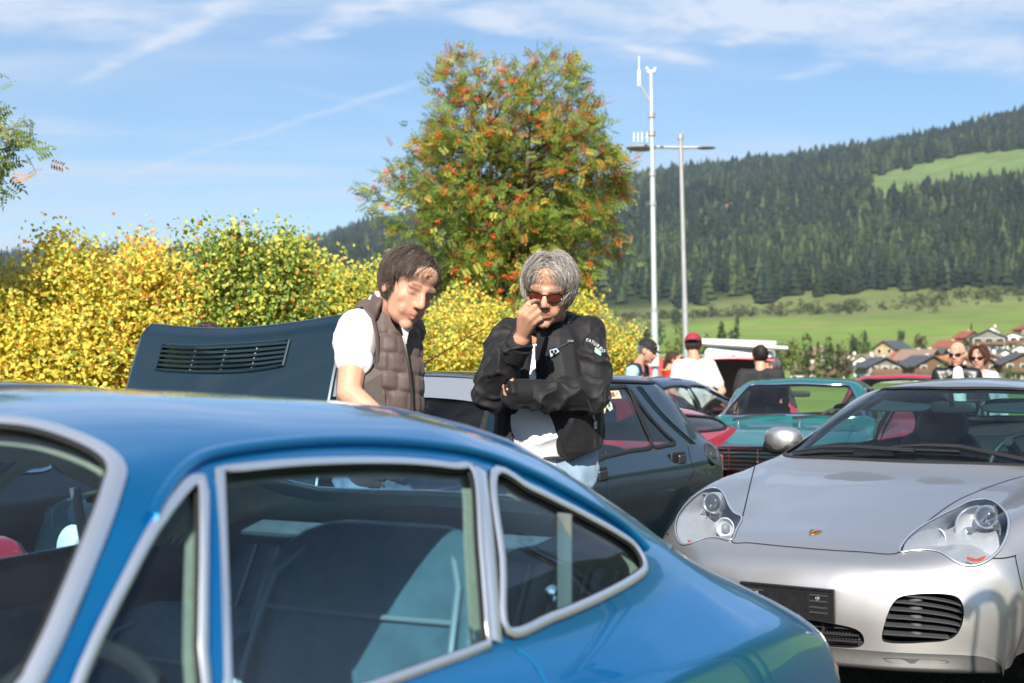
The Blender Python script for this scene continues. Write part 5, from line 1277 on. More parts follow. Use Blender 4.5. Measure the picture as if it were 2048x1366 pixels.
    for sy in (-1, 1):
        mb = MB(); rounded_pad(mb, (2.36-L2, sy*0.33, 1.175), (0.14, 0.40, 0.02), Matrix.Rotation(0.5, 3, 'Y'), 4); mb.build('sun_visor', mat('visor', (0.03,0.045,0.055), 0.7), root, smooth=True)
    return root
build_silver()
# ================================================================== the dark green hatchback with its bonnet raised
M_green = mat('dark_green_paint', (0.0012, 0.017, 0.028), 0.33, 0.25, 1.0, 0.015, noise_amt=0.05, noise_scale=800, dust=0.02)
def rally_sections():
    lo = [(.745,.2),(.805,.35),(.825,.58),(.82,.80)]
    return [
    (0.00, [(.70,.3),(.76,.4),(.78,.6),(.775,.80),(.735,.895),(.63,.91),(.5,.915),(.4,.92),(.2,.925),(0,.925)]),
    (0.10, [(.74,.22),(.80,.38),(.82,.6),(.815,.82),(.775,.905),(.705,.955),(.63,.985),(.5,1.0),(.27,1.01),(0,1.012)]),
    (0.45, lo+[(.78,.905),(.705,1.09),(.64,1.205),(.55,1.255),(.28,1.275),(0,1.28)]),
    (0.66, lo+[(.78,.90),(.70,1.115),(.625,1.275),(.545,1.318),(.28,1.338),(0,1.342)]),
    (1.40, lo+[(.78,.90),(.70,1.12),(.62,1.29),(.54,1.332),(.28,1.35),(0,1.353)]),
    (2.05, lo+[(.78,.90),(.70,1.12),(.62,1.285),(.545,1.325),(.28,1.345),(0,1.35)]),
    (2.22, lo+[(.78,.90),(.705,1.085),(.635,1.25),(.56,1.298),(.29,1.323),(0,1.328)]),
    (2.75, lo+[(.78,.89),(.745,.92),(.70,.935),(.61,.945),(.3,.96),(0,.965)]),
    (2.85, lo+[(.775,.875),(.70,.895),(.63,.90),(.5,.905),(.25,.915),(0,.918)]),
    (3.30, lo+[(.77,.845),(.69,.86),(.62,.865),(.5,.868),(.25,.875),(0,.878)]),
    (3.70, [(.74,.22),(.80,.36),(.815,.55),(.81,.74),(.755,.795),(.68,.81),(.6,.815),(.48,.818),(.24,.823),(0,.825)]),
    (3.82, [(.70,.24),(.76,.36),(.775,.5),(.765,.64),(.71,.70),(.64,.72),(.56,.73),(.45,.735),(.22,.74),(0,.742)]),
    (3.90, [(.62,.26),(.68,.36),(.70,.44),(.69,.50),(.65,.53),(.58,.54),(.5,.545),(.4,.55),(.2,.553),(0,.555)])]
RAL = CarSurf(rally_sections(), (0.58, 8.887, 0.522), 3.9)
def build_rally():
    S = RAL; L2 = S.L/2; root = empty('hatchback_car'); root.matrix_world = S.M
    tag(root, 'dark green rally hatchback with raised slatted bonnet, behind the two men', 'car')
    c7 = lambda p: crop_pts(p, 1180, 640, 3.531)
    c2 = lambda p: crop_pts(p, 800, 730, 3.012)
    rdw = S.pix(c7([(-60,505),(50,487),(180,478),(262,478),(330,620),(385,755),(435,892),(280,925),(110,965),(-40,1000),(-60,760)]), 4)
    rqw = S.pix(c7([(285,492),(330,560),(430,690),(530,800),(600,868),(530,886),(450,893),(410,790),(350,640)]), 4)
    if len(rdw) < 10 or len(rqw) < 10: print('rally windows', len(rdw), len(rqw))
    bx = S.ev(rdw)[:, 0].max()+L2
    fdw = S.side(dens([(bx+0.06,.925),(bx+0.07,1.10),(bx+0.08,1.265),(1.98,1.255),(2.12,1.21),(2.45,1.02),(2.55,.925),(2.2,.925)], 4))
    ws = S.pix([(790,776),(900,777),(1000,780),(1060,790)], 4, closed=False)
    wtop = [(2.24,0.03),(2.24,.25),(2.26,.45),(2.30,.56),(2.45,.61),(2.66,.665),(2.71,.62),(2.725,.4),(2.73,.03)]
    w = S.top(dens(wtop, 4, False)); wind = np.concatenate([w, mir(w)])
    hw = S.top(dens([(.56,.03),(.55,.35),(.50,.48),(.35,.52),(.18,.55),(.13,.45),(.12,.03)], 4, False)); rear = np.concatenate([hw, mir(hw)])
    bay = S.top(dens([(2.86,.03),(2.87,.3),(2.89,.55),(3.3,.60),(3.70,.60),(3.74,.4),(3.75,.03)], 3, False)); bayo = np.concatenate([bay, mir(bay)])
    outs = [wind, rear, rdw, rqw, fdw, mir(rdw), mir(rqw), mir(fdw), bayo]
    V, N, UV, T, reg = skin(S, outs, 0.035); N = outward(V, N, (0,0,0.5))
    piece('body', V, N, T[reg == -1], M_green, root)
    x = V[T].mean(1); cab = (reg == -1) & (x[:, 0] < 2.75-L2) & (x[:, 2] > 0.4) & (x[:, 0] > 0.05-L2)
    piece('cabin_lining', V, N, T[cab], mat('dark_cabin', (0.02,0.024,0.028), 0.8), root, -0.03, flip=True)
    gl = glass_mat('rally_glass', (0.38, 0.45, 0.47), 1.5, dirt=0.03)
    for k, nm in enumerate(['windscreen','rear_window','rear_door_window','rear_quarter_window','front_door_window','rear_door_window','rear_quarter_window','front_door_window']): piece(nm, V, N, T[reg == k], gl, root, -0.004)
    for o in outs[:8]: strip('window_seal', S, o, 0.014, M_black, root, 0.0, 0.4)
    # pale sun strip across the top of the windscreen
    p = S.ev(S.top([(2.262, y) for y in np.linspace(-.5,.5,21)])); q = S.ev(S.top([(2.42, y*1.04) for y in np.linspace(-.5,.5,21)]))
    mesh_obj('sun_strip', [tuple(a+np.array([0.004,0,0.006])) for a in p] + [tuple(a+np.array([0.004,0,0.006])) for a in q], [(i, i+1, 22+i, 21+i) for i in range(20)], mat('pale_strip', (0.20,0.22,0.26), 0.4), root)
    # roof gutters, aerial
    for sg in (1, -1):
        g = S.side([(0.62+0.1*k, 1.298-0.002*abs(k-7)) for k in range(0, 16)])
        if len(g) > 4: strip('gutter', S, g if sg > 0 else mir(g), 0.012, M_black, root, 0.003, 0.6, closed=False)
        for k in range(3):
            tr = S.pix([tuple(np.array(a)+np.array([k*4.5, k*0.0])) for a in c7([(330,470),(430,600),(530,710),(640,810),(715,875)])], 4, closed=False)
            strip('pillar_groove', S, tr if sg > 0 else mir(tr), 0.004, M_gap if k % 2 else M_green, root, 0.002, 0.5, closed=False)
    MB().ball((2.10-L2, 0.0, 1.357), 0.022, 10, 6, (1.4,1,0.8)).tube([(2.10-L2,0,1.365),(1.86-L2,0.0,1.45),(1.30-L2,-0.02,1.62)], [0.005,0.003,0.0015], 6).build('aerial', M_black, root)
    # door handles
    for sg in (1, -1):
        for px, py, wd in ((1357, 919, 0.19), (1197, 952, 0.19)):
            h = S.pix_raw([(px, py)]); p = S.ev(h)[0]; hd = empty('door_handle', (p[0], sg*(p[1]-0.004), p[2]), 0, root)
            MB().box((0,0,0), (wd,0.016,0.085)).build('surround', M_black, hd, bevel=0.008)
            MB().box((0,sg*0.010,0), (wd-0.04,0.006,0.055)).build('recess', M_gap, hd)
            MB().box((-0.03,sg*0.014,0.0), (wd*0.5,0.014,0.05)).build('lever', mat('handle_black', (0.03,0.03,0.032), 0.3), hd, bevel=0.006)
        # door gaps
        for pts in ([(1211,902),(1213,930),(1217,975),(1222,1040)], ):
            g = S.pix(pts, 5, closed=False); ribbon('door_gap', S, g if sg > 0 else mir(g), 0.006, mat('gap_light', (0.03,0.10,0.12), 0.4), root)
        g = S.pix(c7([(690,890),(715,1000),(735,1060),(700,1130)]), 5, closed=False); ribbon('door_gap', S, g if sg > 0 else mir(g), 0.005, M_gap, root)
        # filler cap
        h = S.pix_raw([(1424, 909)]); p = Vector(S.ev(h)[0]); n = Vector(outward(S.ev(h), S.nrm(h))[0])
        if sg > 0: MB().lathe([(0.075,0.0),(0.075,0.006),(0.062,0.009),(0.058,0.004),(0.03,0.004),(0.028,0.012),(0.004,0.012)], p, n, 24).build('fuel_cap', mat('cap_grey', (0.045,0.05,0.055), 0.45), root, smooth=True)
        MB().box((1.9-L2, sg*0.835, 0.33), (1.7,0.03,0.22)).build('side_skirt', M_green, root, bevel=0.012)
        for xw in (0.62, 3.10): tyre_wheel(root, xw-L2, sg*0.76, 0.31, 0.31, 0.2, mat('white_rim', (0.6,0.6,0.6), 0.35), 6, sg)
        MB().box((0.02-L2, sg*0.66, 0.78), (0.10,0.24,0.16)).build('tail_lamp', mat('red_lens', (0.5, 0.01, 0.01), 0.18, coat=1.0), root, bevel=0.02)
        MB().lathe([(0.085,0),(0.09,0.03),(0.07,0.045)], (3.84-L2, sg*0.5, 0.63), (1,0,0.1), 20).build('headlamp', mat('lamp_glass_white', (0.8,0.8,0.8), 0.1), root, smooth=True)
    MB().tube([(0.08-L2,-0.84,0.62),(0.0-L2,-0.80,0.60),(-0.05-L2,0,0.60),(0.0-L2,0.80,0.60),(0.10-L2,0.845,0.62)], 0.05, 8, flat=1.4, up=(0,0,1)).build('rear_bumper', M_black, root, smooth=True)
    # stickers in the rear door window
    st = [([(1206,783),(1237,781),(1243,797),(1209,799)], (0.75,0.72,0.55)), ([(1211,800),(1218,800),(1223,808),(1225,818),(1219,823),(1213,815)], (0.8,0.82,0.75)), ([(1203,803),(1208,806),(1212,816),(1209,827),(1204,822)], (0.75,0.72,0.3))]
    for pts, col in st:
        uv = S.pix_raw(pts); p = S.ev(uv) + outward(S.ev(uv), S.nrm(uv))*0.002
        if len(p) > 3: mesh_obj('sticker', [tuple(a) for a in p], [tuple(range(len(p)))], mat('sticker_%d' % int(col[2]*100), col, 0.5, noise_amt=0.5, noise_scale=60), root)
    uv = S.pix_raw([(1213,787),(1226,785),(1230,793),(1215,795)]); p = S.ev(uv)+outward(S.ev(uv), S.nrm(uv))*0.0032
    if len(p) > 3: mesh_obj('sticker_print', [tuple(a) for a in p], [tuple(range(len(p)))], mat('sticker_red', (0.55,0.12,0.05), 0.5), root)
    uv = S.pix_raw([(1214,806),(1219,806),(1220,814),(1216,815)]); p = S.ev(uv)+outward(S.ev(uv), S.nrm(uv))*0.0032
    if len(p) > 3: mesh_obj('sticker_print', [tuple(a) for a in p], [tuple(range(len(p)))], mat('sticker_green', (0.05,0.25,0.15), 0.5), root)
    MB().box((1.6-L2, 0, 0.28), (2.6,1.4,0.04)).build('floor_pan', M_trim, root)
    for sy in (-1, 1): car_seat(root, 1.75-L2, sy*0.36, 0.36, M_leather, 0.6, 0.48, 0.25, True, False)
    mb = MB(); rounded_pad(mb, (0.75-L2, 0, 0.70), (0.16,1.2,0.5), Matrix.Rotation(-0.35,3,'Y'), 4); mb.build('rear_bench', M_leather, root, smooth=True)
    # engine bay
    MB().box((3.30-L2, 0, 0.50), (0.85,1.15,0.05)).build('bay_floor', M_gap, root)
    mb = MB(); mb.box((3.35-L2,0.05,0.68), (0.35,0.6,0.22)); mb.box((3.15-L2,-0.38,0.70),(0.25,0.2,0.2)); mb.tube([(3.1-L2,-0.3,0.80),(3.4-L2,0.0,0.84),(3.5-L2,0.35,0.78)], 0.04, 8)
    mb.build('engine', mat('engine_metal', (0.12,0.12,0.12), 0.4, 0.6), root, bevel=0.02)
    # raised bonnet: a bowed panel hinged at the nose, with a bank of slats
    TL, TR = P(292, 645, 6.35), P(692, 623, 5.81); BL, BR = P(253, 805, 6.25), P(660, 808, 5.66)
    def extend(a, b, z):
        d = b-a; return a + d*((a.z-z)/(a.z-b.z))
    BL = extend(TL, BL, 0.84); BR = extend(TR, BR, 0.84)
    Mi = S.Mi
    nrm = (TR-TL).cross(BL-TL).normalized()
    if nrm.y > 0: nrm = -nrm
    def bp(a, b, off=0.0):
        top = TL.lerp(TR, a); bot = BL.lerp(BR, a); p = top.lerp(bot, b)
        p = p + Vector((0,0,-0.055))*math.sin(PI*a)*(1-b)**1.2 + nrm*(0.05*math.sin(PI*a) + 0.02*math.sin(PI*b)) - nrm*0.035*max(0, 1-b*14)
        return p + nrm*off
    def ab(px, py):
        r = pix_ray(px, py); best = None
        a, b = 0.5, 0.2
        for it in range(30):
            q = bp(a, b); u, v, _ = to_pix(q); e = 1e-3
            ua, va, _ = to_pix(bp(a+e, b)); ub, vb, _ = to_pix(bp(a, b+e))
            J = np.array([[(ua-u)/e, (ub-u)/e], [(va-v)/e, (vb-v)/e]]); dd = np.linalg.solve(J, np.array([px-u, py-v])); a += dd[0]; b += dd[1]
        return a, b
    bon = empty('bonnet', (0,0,0), 0, root)
    hole = np.array([ab(*q) for q in dens([(327,689),(390,692),(455,690),(520,686),(580,681)], 4, False)] + [ab(*q) for q in dens([(567,732),(500,742),(440,745),(380,744),(312,740)], 4, False)])
    def panel(nm, off, m_, flip):
        g = [(a, b) for a in np.linspace(0,1,25) for b in np.linspace(0,1,25)]
        pts = [Vector(q) for q in g] + [Vector(q) for q in hole]; n0 = len(g); ed = [(n0+i, n0+(i+1) % len(hole)) for i in range(len(hole))]
        vs, es, fs, *_ = delaunay_2d_cdt(pts, ed, [], 0, 1e-6); uv = np.array([(v.x, v.y) for v in vs]); t = np.array([f for f in fs if len(f) == 3])
        t = t[~poly_in(uv[t].mean(1), hole)]
        o = mesh_obj(nm, [Mi @ bp(a, b, off) for a, b in uv], [tuple(f) for f in t], m_, bon, smooth=True)
        bm = bmesh.new(); bm.from_mesh(o.data); bmesh.ops.recalc_face_normals(bm, faces=bm.faces); bm.to_mesh(o.data); bm.free()
        return o
    panel('outer_panel', 0.0, M_green, False); panel('inner_panel', -0.022, mat('bonnet_inner', (0.004,0.03,0.036), 0.6), True)
    MB().tube([Mi @ bp(a, 0.0, -0.01) for a in np.linspace(0,1,25)], 0.012, 8).tube([Mi @ bp(0, b, -0.01) for b in np.linspace(0,1,25)], 0.012, 8).tube([Mi @ bp(1, b, -0.01) for b in np.linspace(0,1,25)], 0.012, 8).build('panel_edge', M_green, bon, smooth=True)
    hv = [Mi @ bp(a, b, 0.004) for a, b in hole]
    MB().tube(hv, 0.006, 6, closed=True).build('slat_frame', M_green, bon, smooth=True)
    for k in range(6):
        f = (k+0.25)/5.6; vs = []
        L_ = [np.array((327-15*f, 689+51*f)), np.array((390-14*f, 692+52*f)), np.array((455-14*f, 690+54*f)), np.array((520-13*f, 686+54*f)), np.array((580-13*f, 681+51*f))]
        row = dens(L_, 4, False)
        for q in row:
            a, b = ab(*q); c = bp(a, b, 0.0); dn = (bp(a, b+0.01)-c).normalized()
            vs += [Mi @ (c + nrm*0.008), Mi @ (c + nrm*0.004 + dn*0.010), Mi @ (c - nrm*0.022 + dn*0.020), Mi @ (c - nrm*0.022 + dn*0.012)]
        nn = len(row); mesh_obj('slat', vs, [(4*i+j, 4*i+(j+1) % 4, 4*i+4+(j+1) % 4, 4*i+4+j) for i in range(nn-1) for j in range(4)], M_green, bon)
    for fx in (0.25, 0.49, 0.73):
        a0 = ab(327+(580-327)*fx, 690); a1 = ab(312+(567-312)*fx, 742)
        MB().tube([Mi @ bp(a0[0], a0[1], -0.012), Mi @ bp(a1[0], a1[1], -0.012)], 0.005, 6).build('slat_brace', M_chrome, bon)
    MB().tube([Mi @ bp(0.9, 0.35, -0.03), Vector((2.95-L2, 0.45, 0.86))], 0.008, 6).build('bonnet_stay', M_black, bon)
    return root
build_rally()
# ================================================================== further classic cars
def generic_sections(L, W, H, kind='saloon', belt=0.88, hood=0.82, nose=0.62, deck=0.86, cowl=0.70, roof_f=0.56, roof_r=0.27, deck_f=0.17):
    "kind: saloon | coupe | hatch ; fractions of the length measured from the rear"
    w = W/2; rw = w*0.66
    lo = [(w*.90,.2),(w*.97,.35),(w,.56),(w*.985,belt-.12)]
    def roofs(z, k=1.0): return [(w*.93,belt),(w*.84,belt+(z-belt)*.48),(rw*1.06,belt+(z-belt)*.84),(rw*.88,belt+(z-belt)*.94),(rw*.46,z-.01),(0,z)]
    def flat(z, zc, k=1.0): return [(w*.93*k,z),(w*.84*k,z+.012),(w*.74*k,z+.014),(w*.6*k,z+.018),(w*.3*k,zc-.004),(0,zc)]
    def end(k, z0, z): return [(w*.82*k,z0),(w*.90*k,z0+.08),(w*.92*k,z0+.16),(w*.91*k,z-.05),(w*.86*k,z-.01),(w*.78*k,z),(w*.68*k,z),(w*.55*k,z+.004),(w*.28*k,z+.006),(0,z+.006)]
    S = [(0.0, end(.88,.32,deck*.72)), (0.06, end(.98,.26,deck*.90))]
    if kind != 'hatch': S += [(0.18, lo+flat(deck-.02,deck)), (L*deck_f, lo+flat(deck,deck+.02)), (L*deck_f+.05, lo+roofs(deck+.06))]
    else: S += [(0.12, lo+roofs(deck+.05))]
    S += [(L*roof_r, lo+roofs(H-.05)), (L*(roof_r+.06), lo+roofs(H-.012)), (L*(roof_r+roof_f)/2, lo+roofs(H)), (L*(roof_f-.02), lo+roofs(H-.015)), (L*roof_f, lo+roofs(H-.045)),
          (L*cowl-.04, lo+flat(belt+.02,belt+.06)), (L*cowl+.06, lo+flat(belt-.02,belt+.015)), (L*.85, lo+flat(hood-.01,hood+.012)),
          (L-.22, [(w*.88,.22),(w*.95,.35),(w*.97,.52),(w*.95,nose-.06)]+flat(nose+.09,nose+.11,.98)), (L-.06, end(.98,.26,nose+.06)), (L, end(.90,.30,nose-.02))]
    return S
def generic_car(name, label, pose, L, W, H, paint, kind='saloon', glass=None, chrome=True, lining=None, bonnet_open=False, detail=True, **kw):
    S = CarSurf(generic_sections(L, W, H, kind, **kw), pose, L); L2 = L/2; root = empty(name); root.matrix_world = S.M; tag(root, label, 'car')
    belt = kw.get('belt', .88); rf = kw.get('roof_f', .56); rr = kw.get('roof_r', .27); cw = kw.get('cowl', .70); df = kw.get('deck_f', .17); w = W/2
    sB = L*(rr+rf)/2-0.05; zt = H-0.115; zb = belt+0.03
    dw = S.side(dens([(sB+.04,zb),(sB+.05,(zb+zt)/2),(sB+.06,zt),(L*rf-.12,zt-.005),(L*rf+.02,zt-.05),(L*cw-.22,zb+.08),(L*cw-.16,zb),(sB+.4,zb)], 4))
    qe = L*df+.14 if kind != 'hatch' else .42
    qw = S.side(dens([(sB-.04,zb),(sB-.03,(zb+zt)/2),(sB-.02,zt),(L*rr+.12,zt-.01),(L*rr-.02,zt-.06),(qe+.05,zb+.09),(qe+.04,zb),(sB-.3,zb)], 4))
    rw = w*0.66
    wt = S.top(dens([(L*rf+.035,.02),(L*rf+.03,rw*.55),(L*rf+.02,rw*.85),(L*rf+.10,rw*.97),(L*cw-.16,w*.80),(L*cw-.085,w*.72),(L*cw-.07,w*.4),(L*cw-.06,.02)], 4, False)); wind = np.concatenate([wt, mir(wt)])
    r0, r1 = (L*rr-.04, L*df+.07) if kind != 'hatch' else (L*rr-.04, .16)
    rt = S.top(dens([(r0,.02),(r0-.005,rw*.6),(r0-.05,rw*.88),((r0+r1)/2,rw*.98),(r1+.04,rw*1.0),(r1,rw*.8),(r1,.02)], 4, False)); rear = np.concatenate([rt, mir(rt)])
    outs = [wind, rear, dw, qw, mir(dw), mir(qw)]
    bay = None
    if bonnet_open:
        b = S.top(dens([(L*cw+.10,.02),(L*cw+.10,w*.5),(L*cw+.13,w*.72),(L-.5,w*.74),(L-.26,w*.70),(L-.22,w*.4),(L-.21,.02)], 3, False)); outs.append(np.concatenate([b, mir(b)]))
    V, N, UV, T, reg = skin(S, outs, 0.05); N = outward(V, N, (0,0,0.5))
    piece('body', V, N, T[reg == -1], paint, root)
    x = V[T].mean(1); cab = (reg == -1) & (x[:, 0] < L*cw-L2) & (x[:, 2] > 0.4) & (x[:, 0] > 0.3-L2)
    piece('cabin_lining', V, N, T[cab], lining or mat('dark_cabin', (0.02,0.024,0.028), 0.8), root, -0.03, flip=True)
    gl = glass or glass_mat('car_glass', (0.72,0.82,0.82), 1.5, dirt=0.03)
    for k, nm in enumerate(['windscreen','rear_window','door_window','quarter_window','door_window','quarter_window']): piece(nm, V, N, T[reg == k], gl, root, -0.004)
    for o in outs[:6]: strip('window_trim', S, o, 0.013, M_chrome if chrome else M_black, root, 0.003, 0.5)
    for sg in (1, -1):
        for xw in (L*.21, L*.80): tyre_wheel(root, xw-L2, sg*(w-.09), 0.3, 0.3, 0.18, M_brushed, 5, sg)
        MB().lathe([(0.085,-0.05),(0.09,0.02),(0.075,0.03)], (L-.07-L2, sg*w*.68, nose_z(kw)), (1,0,0.05), 20, cap=False).build('headlamp_rim', M_chrome, root, smooth=True)
        MB().lathe([(0.078,0.015),(0.05,0.035),(0.01,0.042)], (L-.07-L2, sg*w*.68, nose_z(kw)), (1,0,0.05), 20).build('headlamp', mat('lamp_glass_white', (0.8,0.8,0.8), 0.1), root, smooth=True)
        MB().box((0.02-L2, sg*w*.72, .62), (.08,.22,.12)).build('tail_lamp', mat('red_lens', (0.5, 0.01, 0.01), 0.18, coat=1.0), root, bevel=0.02)
        car_seat(root, L*.42-L2, sg*.34, .34, M_leather, .52, .46, .25, detail, False)
    mb = MB(); rounded_pad(mb, (L*.24-L2, 0, .66), (.16,W*.72,.46), Matrix.Rotation(-.35,3,'Y'), 4); mb.build('rear_bench', M_leather, root, smooth=True)
    mb = MB(); rounded_pad(mb, (L*cw-.28-L2, 0, belt-.1), (.3,W*.8,.2), None, 4); mb.build('dashboard', M_black, root, smooth=True)
    MB().box((L*.45-L2, 0, .27), (L*.6,W*.85,.04)).build('floor_pan', M_trim, root)
    steering_wheel(root, (L*cw-.55-L2, .34, belt-.06), .19, -.5, M_black)
    mr = MB(); rounded_pad(mr, (L*rf-.02-L2, 0, H-.16), (.03,.2,.06), None, 4); mr.build('interior_mirror', M_black, root, smooth=True)
    MB().tube([(L-.02-L2,-w*.9,.42),(L+.06-L2,-w*.6,.42),(L+.08-L2,0,.42),(L+.06-L2,w*.6,.42),(L-.02-L2,w*.9,.42)], .045, 8, flat=1.2, up=(0,0,1)).build('front_bumper', M_chrome if chrome else M_black, root, smooth=True)
    MB().tube([(.04-L2,-w*.93,.45),(-.05-L2,-w*.7,.45),(-.07-L2,0,.45),(-.05-L2,w*.7,.45),(.04-L2,w*.93,.45)], .045, 8, flat=1.2, up=(0,0,1)).build('rear_bumper', M_chrome if chrome else M_black, root, smooth=True)
    return root, S
def nose_z(kw): return kw.get('nose', .62)-.02

# --- the teal coupe facing us behind the silver car
M_teal = mat('teal_paint', (0.0, 0.145, 0.135), 0.32, 0.1, 1.0, 0.015, noise_amt=0.04, noise_scale=600, dust=0.02)
def build_teal():
    root, S = generic_car('classic_coupe', 'teal green classic coupe with a chrome grille, facing us beyond the silver car', (3.50, 15.75, 0.33), 4.10, 1.58, 1.315, M_teal, 'saloon',
        glass_mat('clear_glass', (0.84,0.90,0.88), 1.45, dirt=0.02), belt=.90, hood=.84, nose=.66, cowl=.735, roof_f=.585, roof_r=.30, deck_f=.20)
    L2 = S.L/2
    gr = empty('front_grille', (S.L-L2+0.0, 0, 0.63), 0, root)
    MB().box((-0.03,0,0), (0.05,1.0,0.20)).build('grille_back', M_gap, gr)
    for k in range(6): MB().tube([(0.012,-.5,-.085+k*.034),(0.03,0,-.085+k*.034),(0.012,.5,-.085+k*.034)], .0055, 6).build('grille_bar', M_chrome, gr)
    for y in (-.36,-.12,.12,.36): MB().tube([(0.02,y,-.09),(0.02,y,.09)], .005, 6).build('grille_post', M_chrome, gr)
    MB().tube([(0.0,-.52,.10),(0.03,0,.105),(0.0,.52,.10)], .009, 6).build('grille_rim', M_chrome, gr)
    for a, b in (((3.03,-.52),(2.97,-.05)), ((3.03,0.02),(2.97,.50))):
        p = S.ev(S.top([a, ((a[0]+b[0])/2, (a[1]+b[1])/2), b])); MB().tube([Vector(q)+Vector((0.01,0,.02+.012*(i == 1))) for i, q in enumerate(p)], [.010,.008,.006], 6).build('wiper', M_black, root)
    for y in (-.45, .1): 
        p = S.ev(S.top([(3.16, y)]))[0]; MB().lathe([(.012,0),(.012,.03),(.02,.035),(.004,.05)], Vector(p), (0,0,1), 10).build('washer_jet', M_chrome, root, smooth=True)
    for sg in (1,):
        p = S.ev(S.side([(2.62,.90)]))[0]; MB().tube([Vector(p), Vector(p)+Vector((.03,.06,.06)), Vector(p)+Vector((.03,.09,.10))], .008, 6).ball(Vector(p)+Vector((.03,.11,.13)), .055, 14, 8, (.35,1,1)).build('door_mirror', M_chrome, root, smooth=True)
    ribbon('bonnet_gap', S, S.top(dens([(3.10,-.56),(3.5,-.58),(3.92,-.52),(3.97,0),(3.92,.52),(3.5,.58),(3.10,.56)], 6, False)), .006, M_gap, root)
build_teal()
# --- red saloon seen through and above the teal coupe
M_red = mat('signal_red_paint', (0.50, 0.012, 0.028), 0.35, 0.0, 1.0, 0.02, dust=0.02)
generic_car('saloon_car', 'red saloon car whose roof shows between the teal coupe and the silver car', (5.55, 19.6, 0.33), 4.2, 1.64, 1.36, M_red, 'saloon', glass_mat('clear_glass'), chrome=False, belt=.90, roof_f=.60, roof_r=.26, deck_f=.17, cowl=.72)
# --- red coupe whose rear wing and quarter window show past the green hatchback
generic_car('wedge_coupe', 'red wedge-shaped coupe half hidden behind the dark green hatchback', (1.42, 13.1, 0.50), 3.9, 1.62, 1.19, M_red, 'hatch', chrome=False, belt=.84, hood=.78, nose=.58, deck=.84, cowl=.70, roof_f=.56, roof_r=.36)
# --- dark blue hatchback behind it
M_navy = mat('navy_paint', (0.012, 0.035, 0.085), 0.32, 0.3, 1.0, 0.02, dust=0.02)
generic_car('fastback_car', 'dark blue hatchback with a sloping rear window beside the man in a white shirt', (1.98, 15.6, 0.50), 4.0, 1.66, 1.335, M_navy, 'hatch', chrome=False, belt=.90, roof_f=.60, roof_r=.27, cowl=.73, deck=.86)

# --- red car with its bonnet up between the two young men
def build_red_open():
    root, S = generic_car('saloon_car', 'red car with its bonnet propped open, black underside towards us', (3.35, 20.6, 0.20), 4.1, 1.64, 1.36, M_red, 'saloon', glass_mat('clear_glass'), chrome=False, bonnet_open=True, belt=.90, roof_f=.60, roof_r=.26, deck_f=.17, cowl=.72)
    L = 4.1; L2 = L/2; h = L*.72+.10; bon = empty('bonnet', (h-L2, 0, .93), 0, root); ang = rad(47); n = 13; m_ = 9
    def g(a, b, off): 
        y = (a-.5)*1.2*(1-.16*b); d = 0.80*b; bow = .05*(1-(2*a-1)**2)+.03*math.sin(PI*b)
        return (d*math.cos(ang)-math.sin(ang)*(bow+off), y, d*math.sin(ang)+math.cos(ang)*(bow+off))
    for nm, off, mm in (('outer_panel', 0.0, M_red), ('inner_panel', -.03, mat('bonnet_felt', (0.006,0.006,0.006), 0.95))):
        vs = [g(i/(n-1), j/(m_-1), off) for i in range(n) for j in range(m_)]
        mesh_obj(nm, vs, [(i*m_+j, (i+1)*m_+j, (i+1)*m_+j+1, i*m_+j+1) for i in range(n-1) for j in range(m_-1)], mm, bon, smooth=True)
    MB().tube([g(0,b,-.015) for b in np.linspace(0,1,9)]+[g(a,1,-.015) for a in np.linspace(0,1,13)]+[g(1,b,-.015) for b in np.linspace(1,0,9)], .018, 8).build('panel_edge', M_red, bon, smooth=True)
    MB().box((3.5-L2,0,.5), (.8,1.2,.05)).build('bay_floor', M_gap, root)
    MB().box((3.4-L2,0,.7), (.4,.5,.25)).tube([(3.2-L2,-.4,.78),(3.5-L2,-.1,.86),(3.6-L2,.4,.8)], .05, 8).build('engine', mat('engine_metal', (0.12,0.12,0.12), 0.4, 0.6), root, bevel=.02)
build_red_open()
# --- black roadster with a fawn hood and a red car, both beyond the blue coupe and mostly seen through its windows
M_blackp = mat('black_paint', (0.008,0.009,0.011), 0.3, 0.0, 1.0, 0.015, dust=0.02)

generic_car('classic_coupe', 'black classic car at the left edge behind the blue coupe roof', (-1.92, 8.25, 0.505), 4.1, 1.62, 1.318, M_blackp, 'saloon', chrome=True, belt=.88, roof_f=.585, roof_r=.24, deck_f=.13, cowl=.72)
generic_car('classic_coupe', 'red classic car seen through the windscreen of the blue coupe', (-2.05, 4.75, 0.505), 4.1, 1.60, 1.27, M_red, 'saloon', chrome=True, belt=.86, deck=.86, roof_f=.585, roof_r=.34, deck_f=.24, cowl=.72)

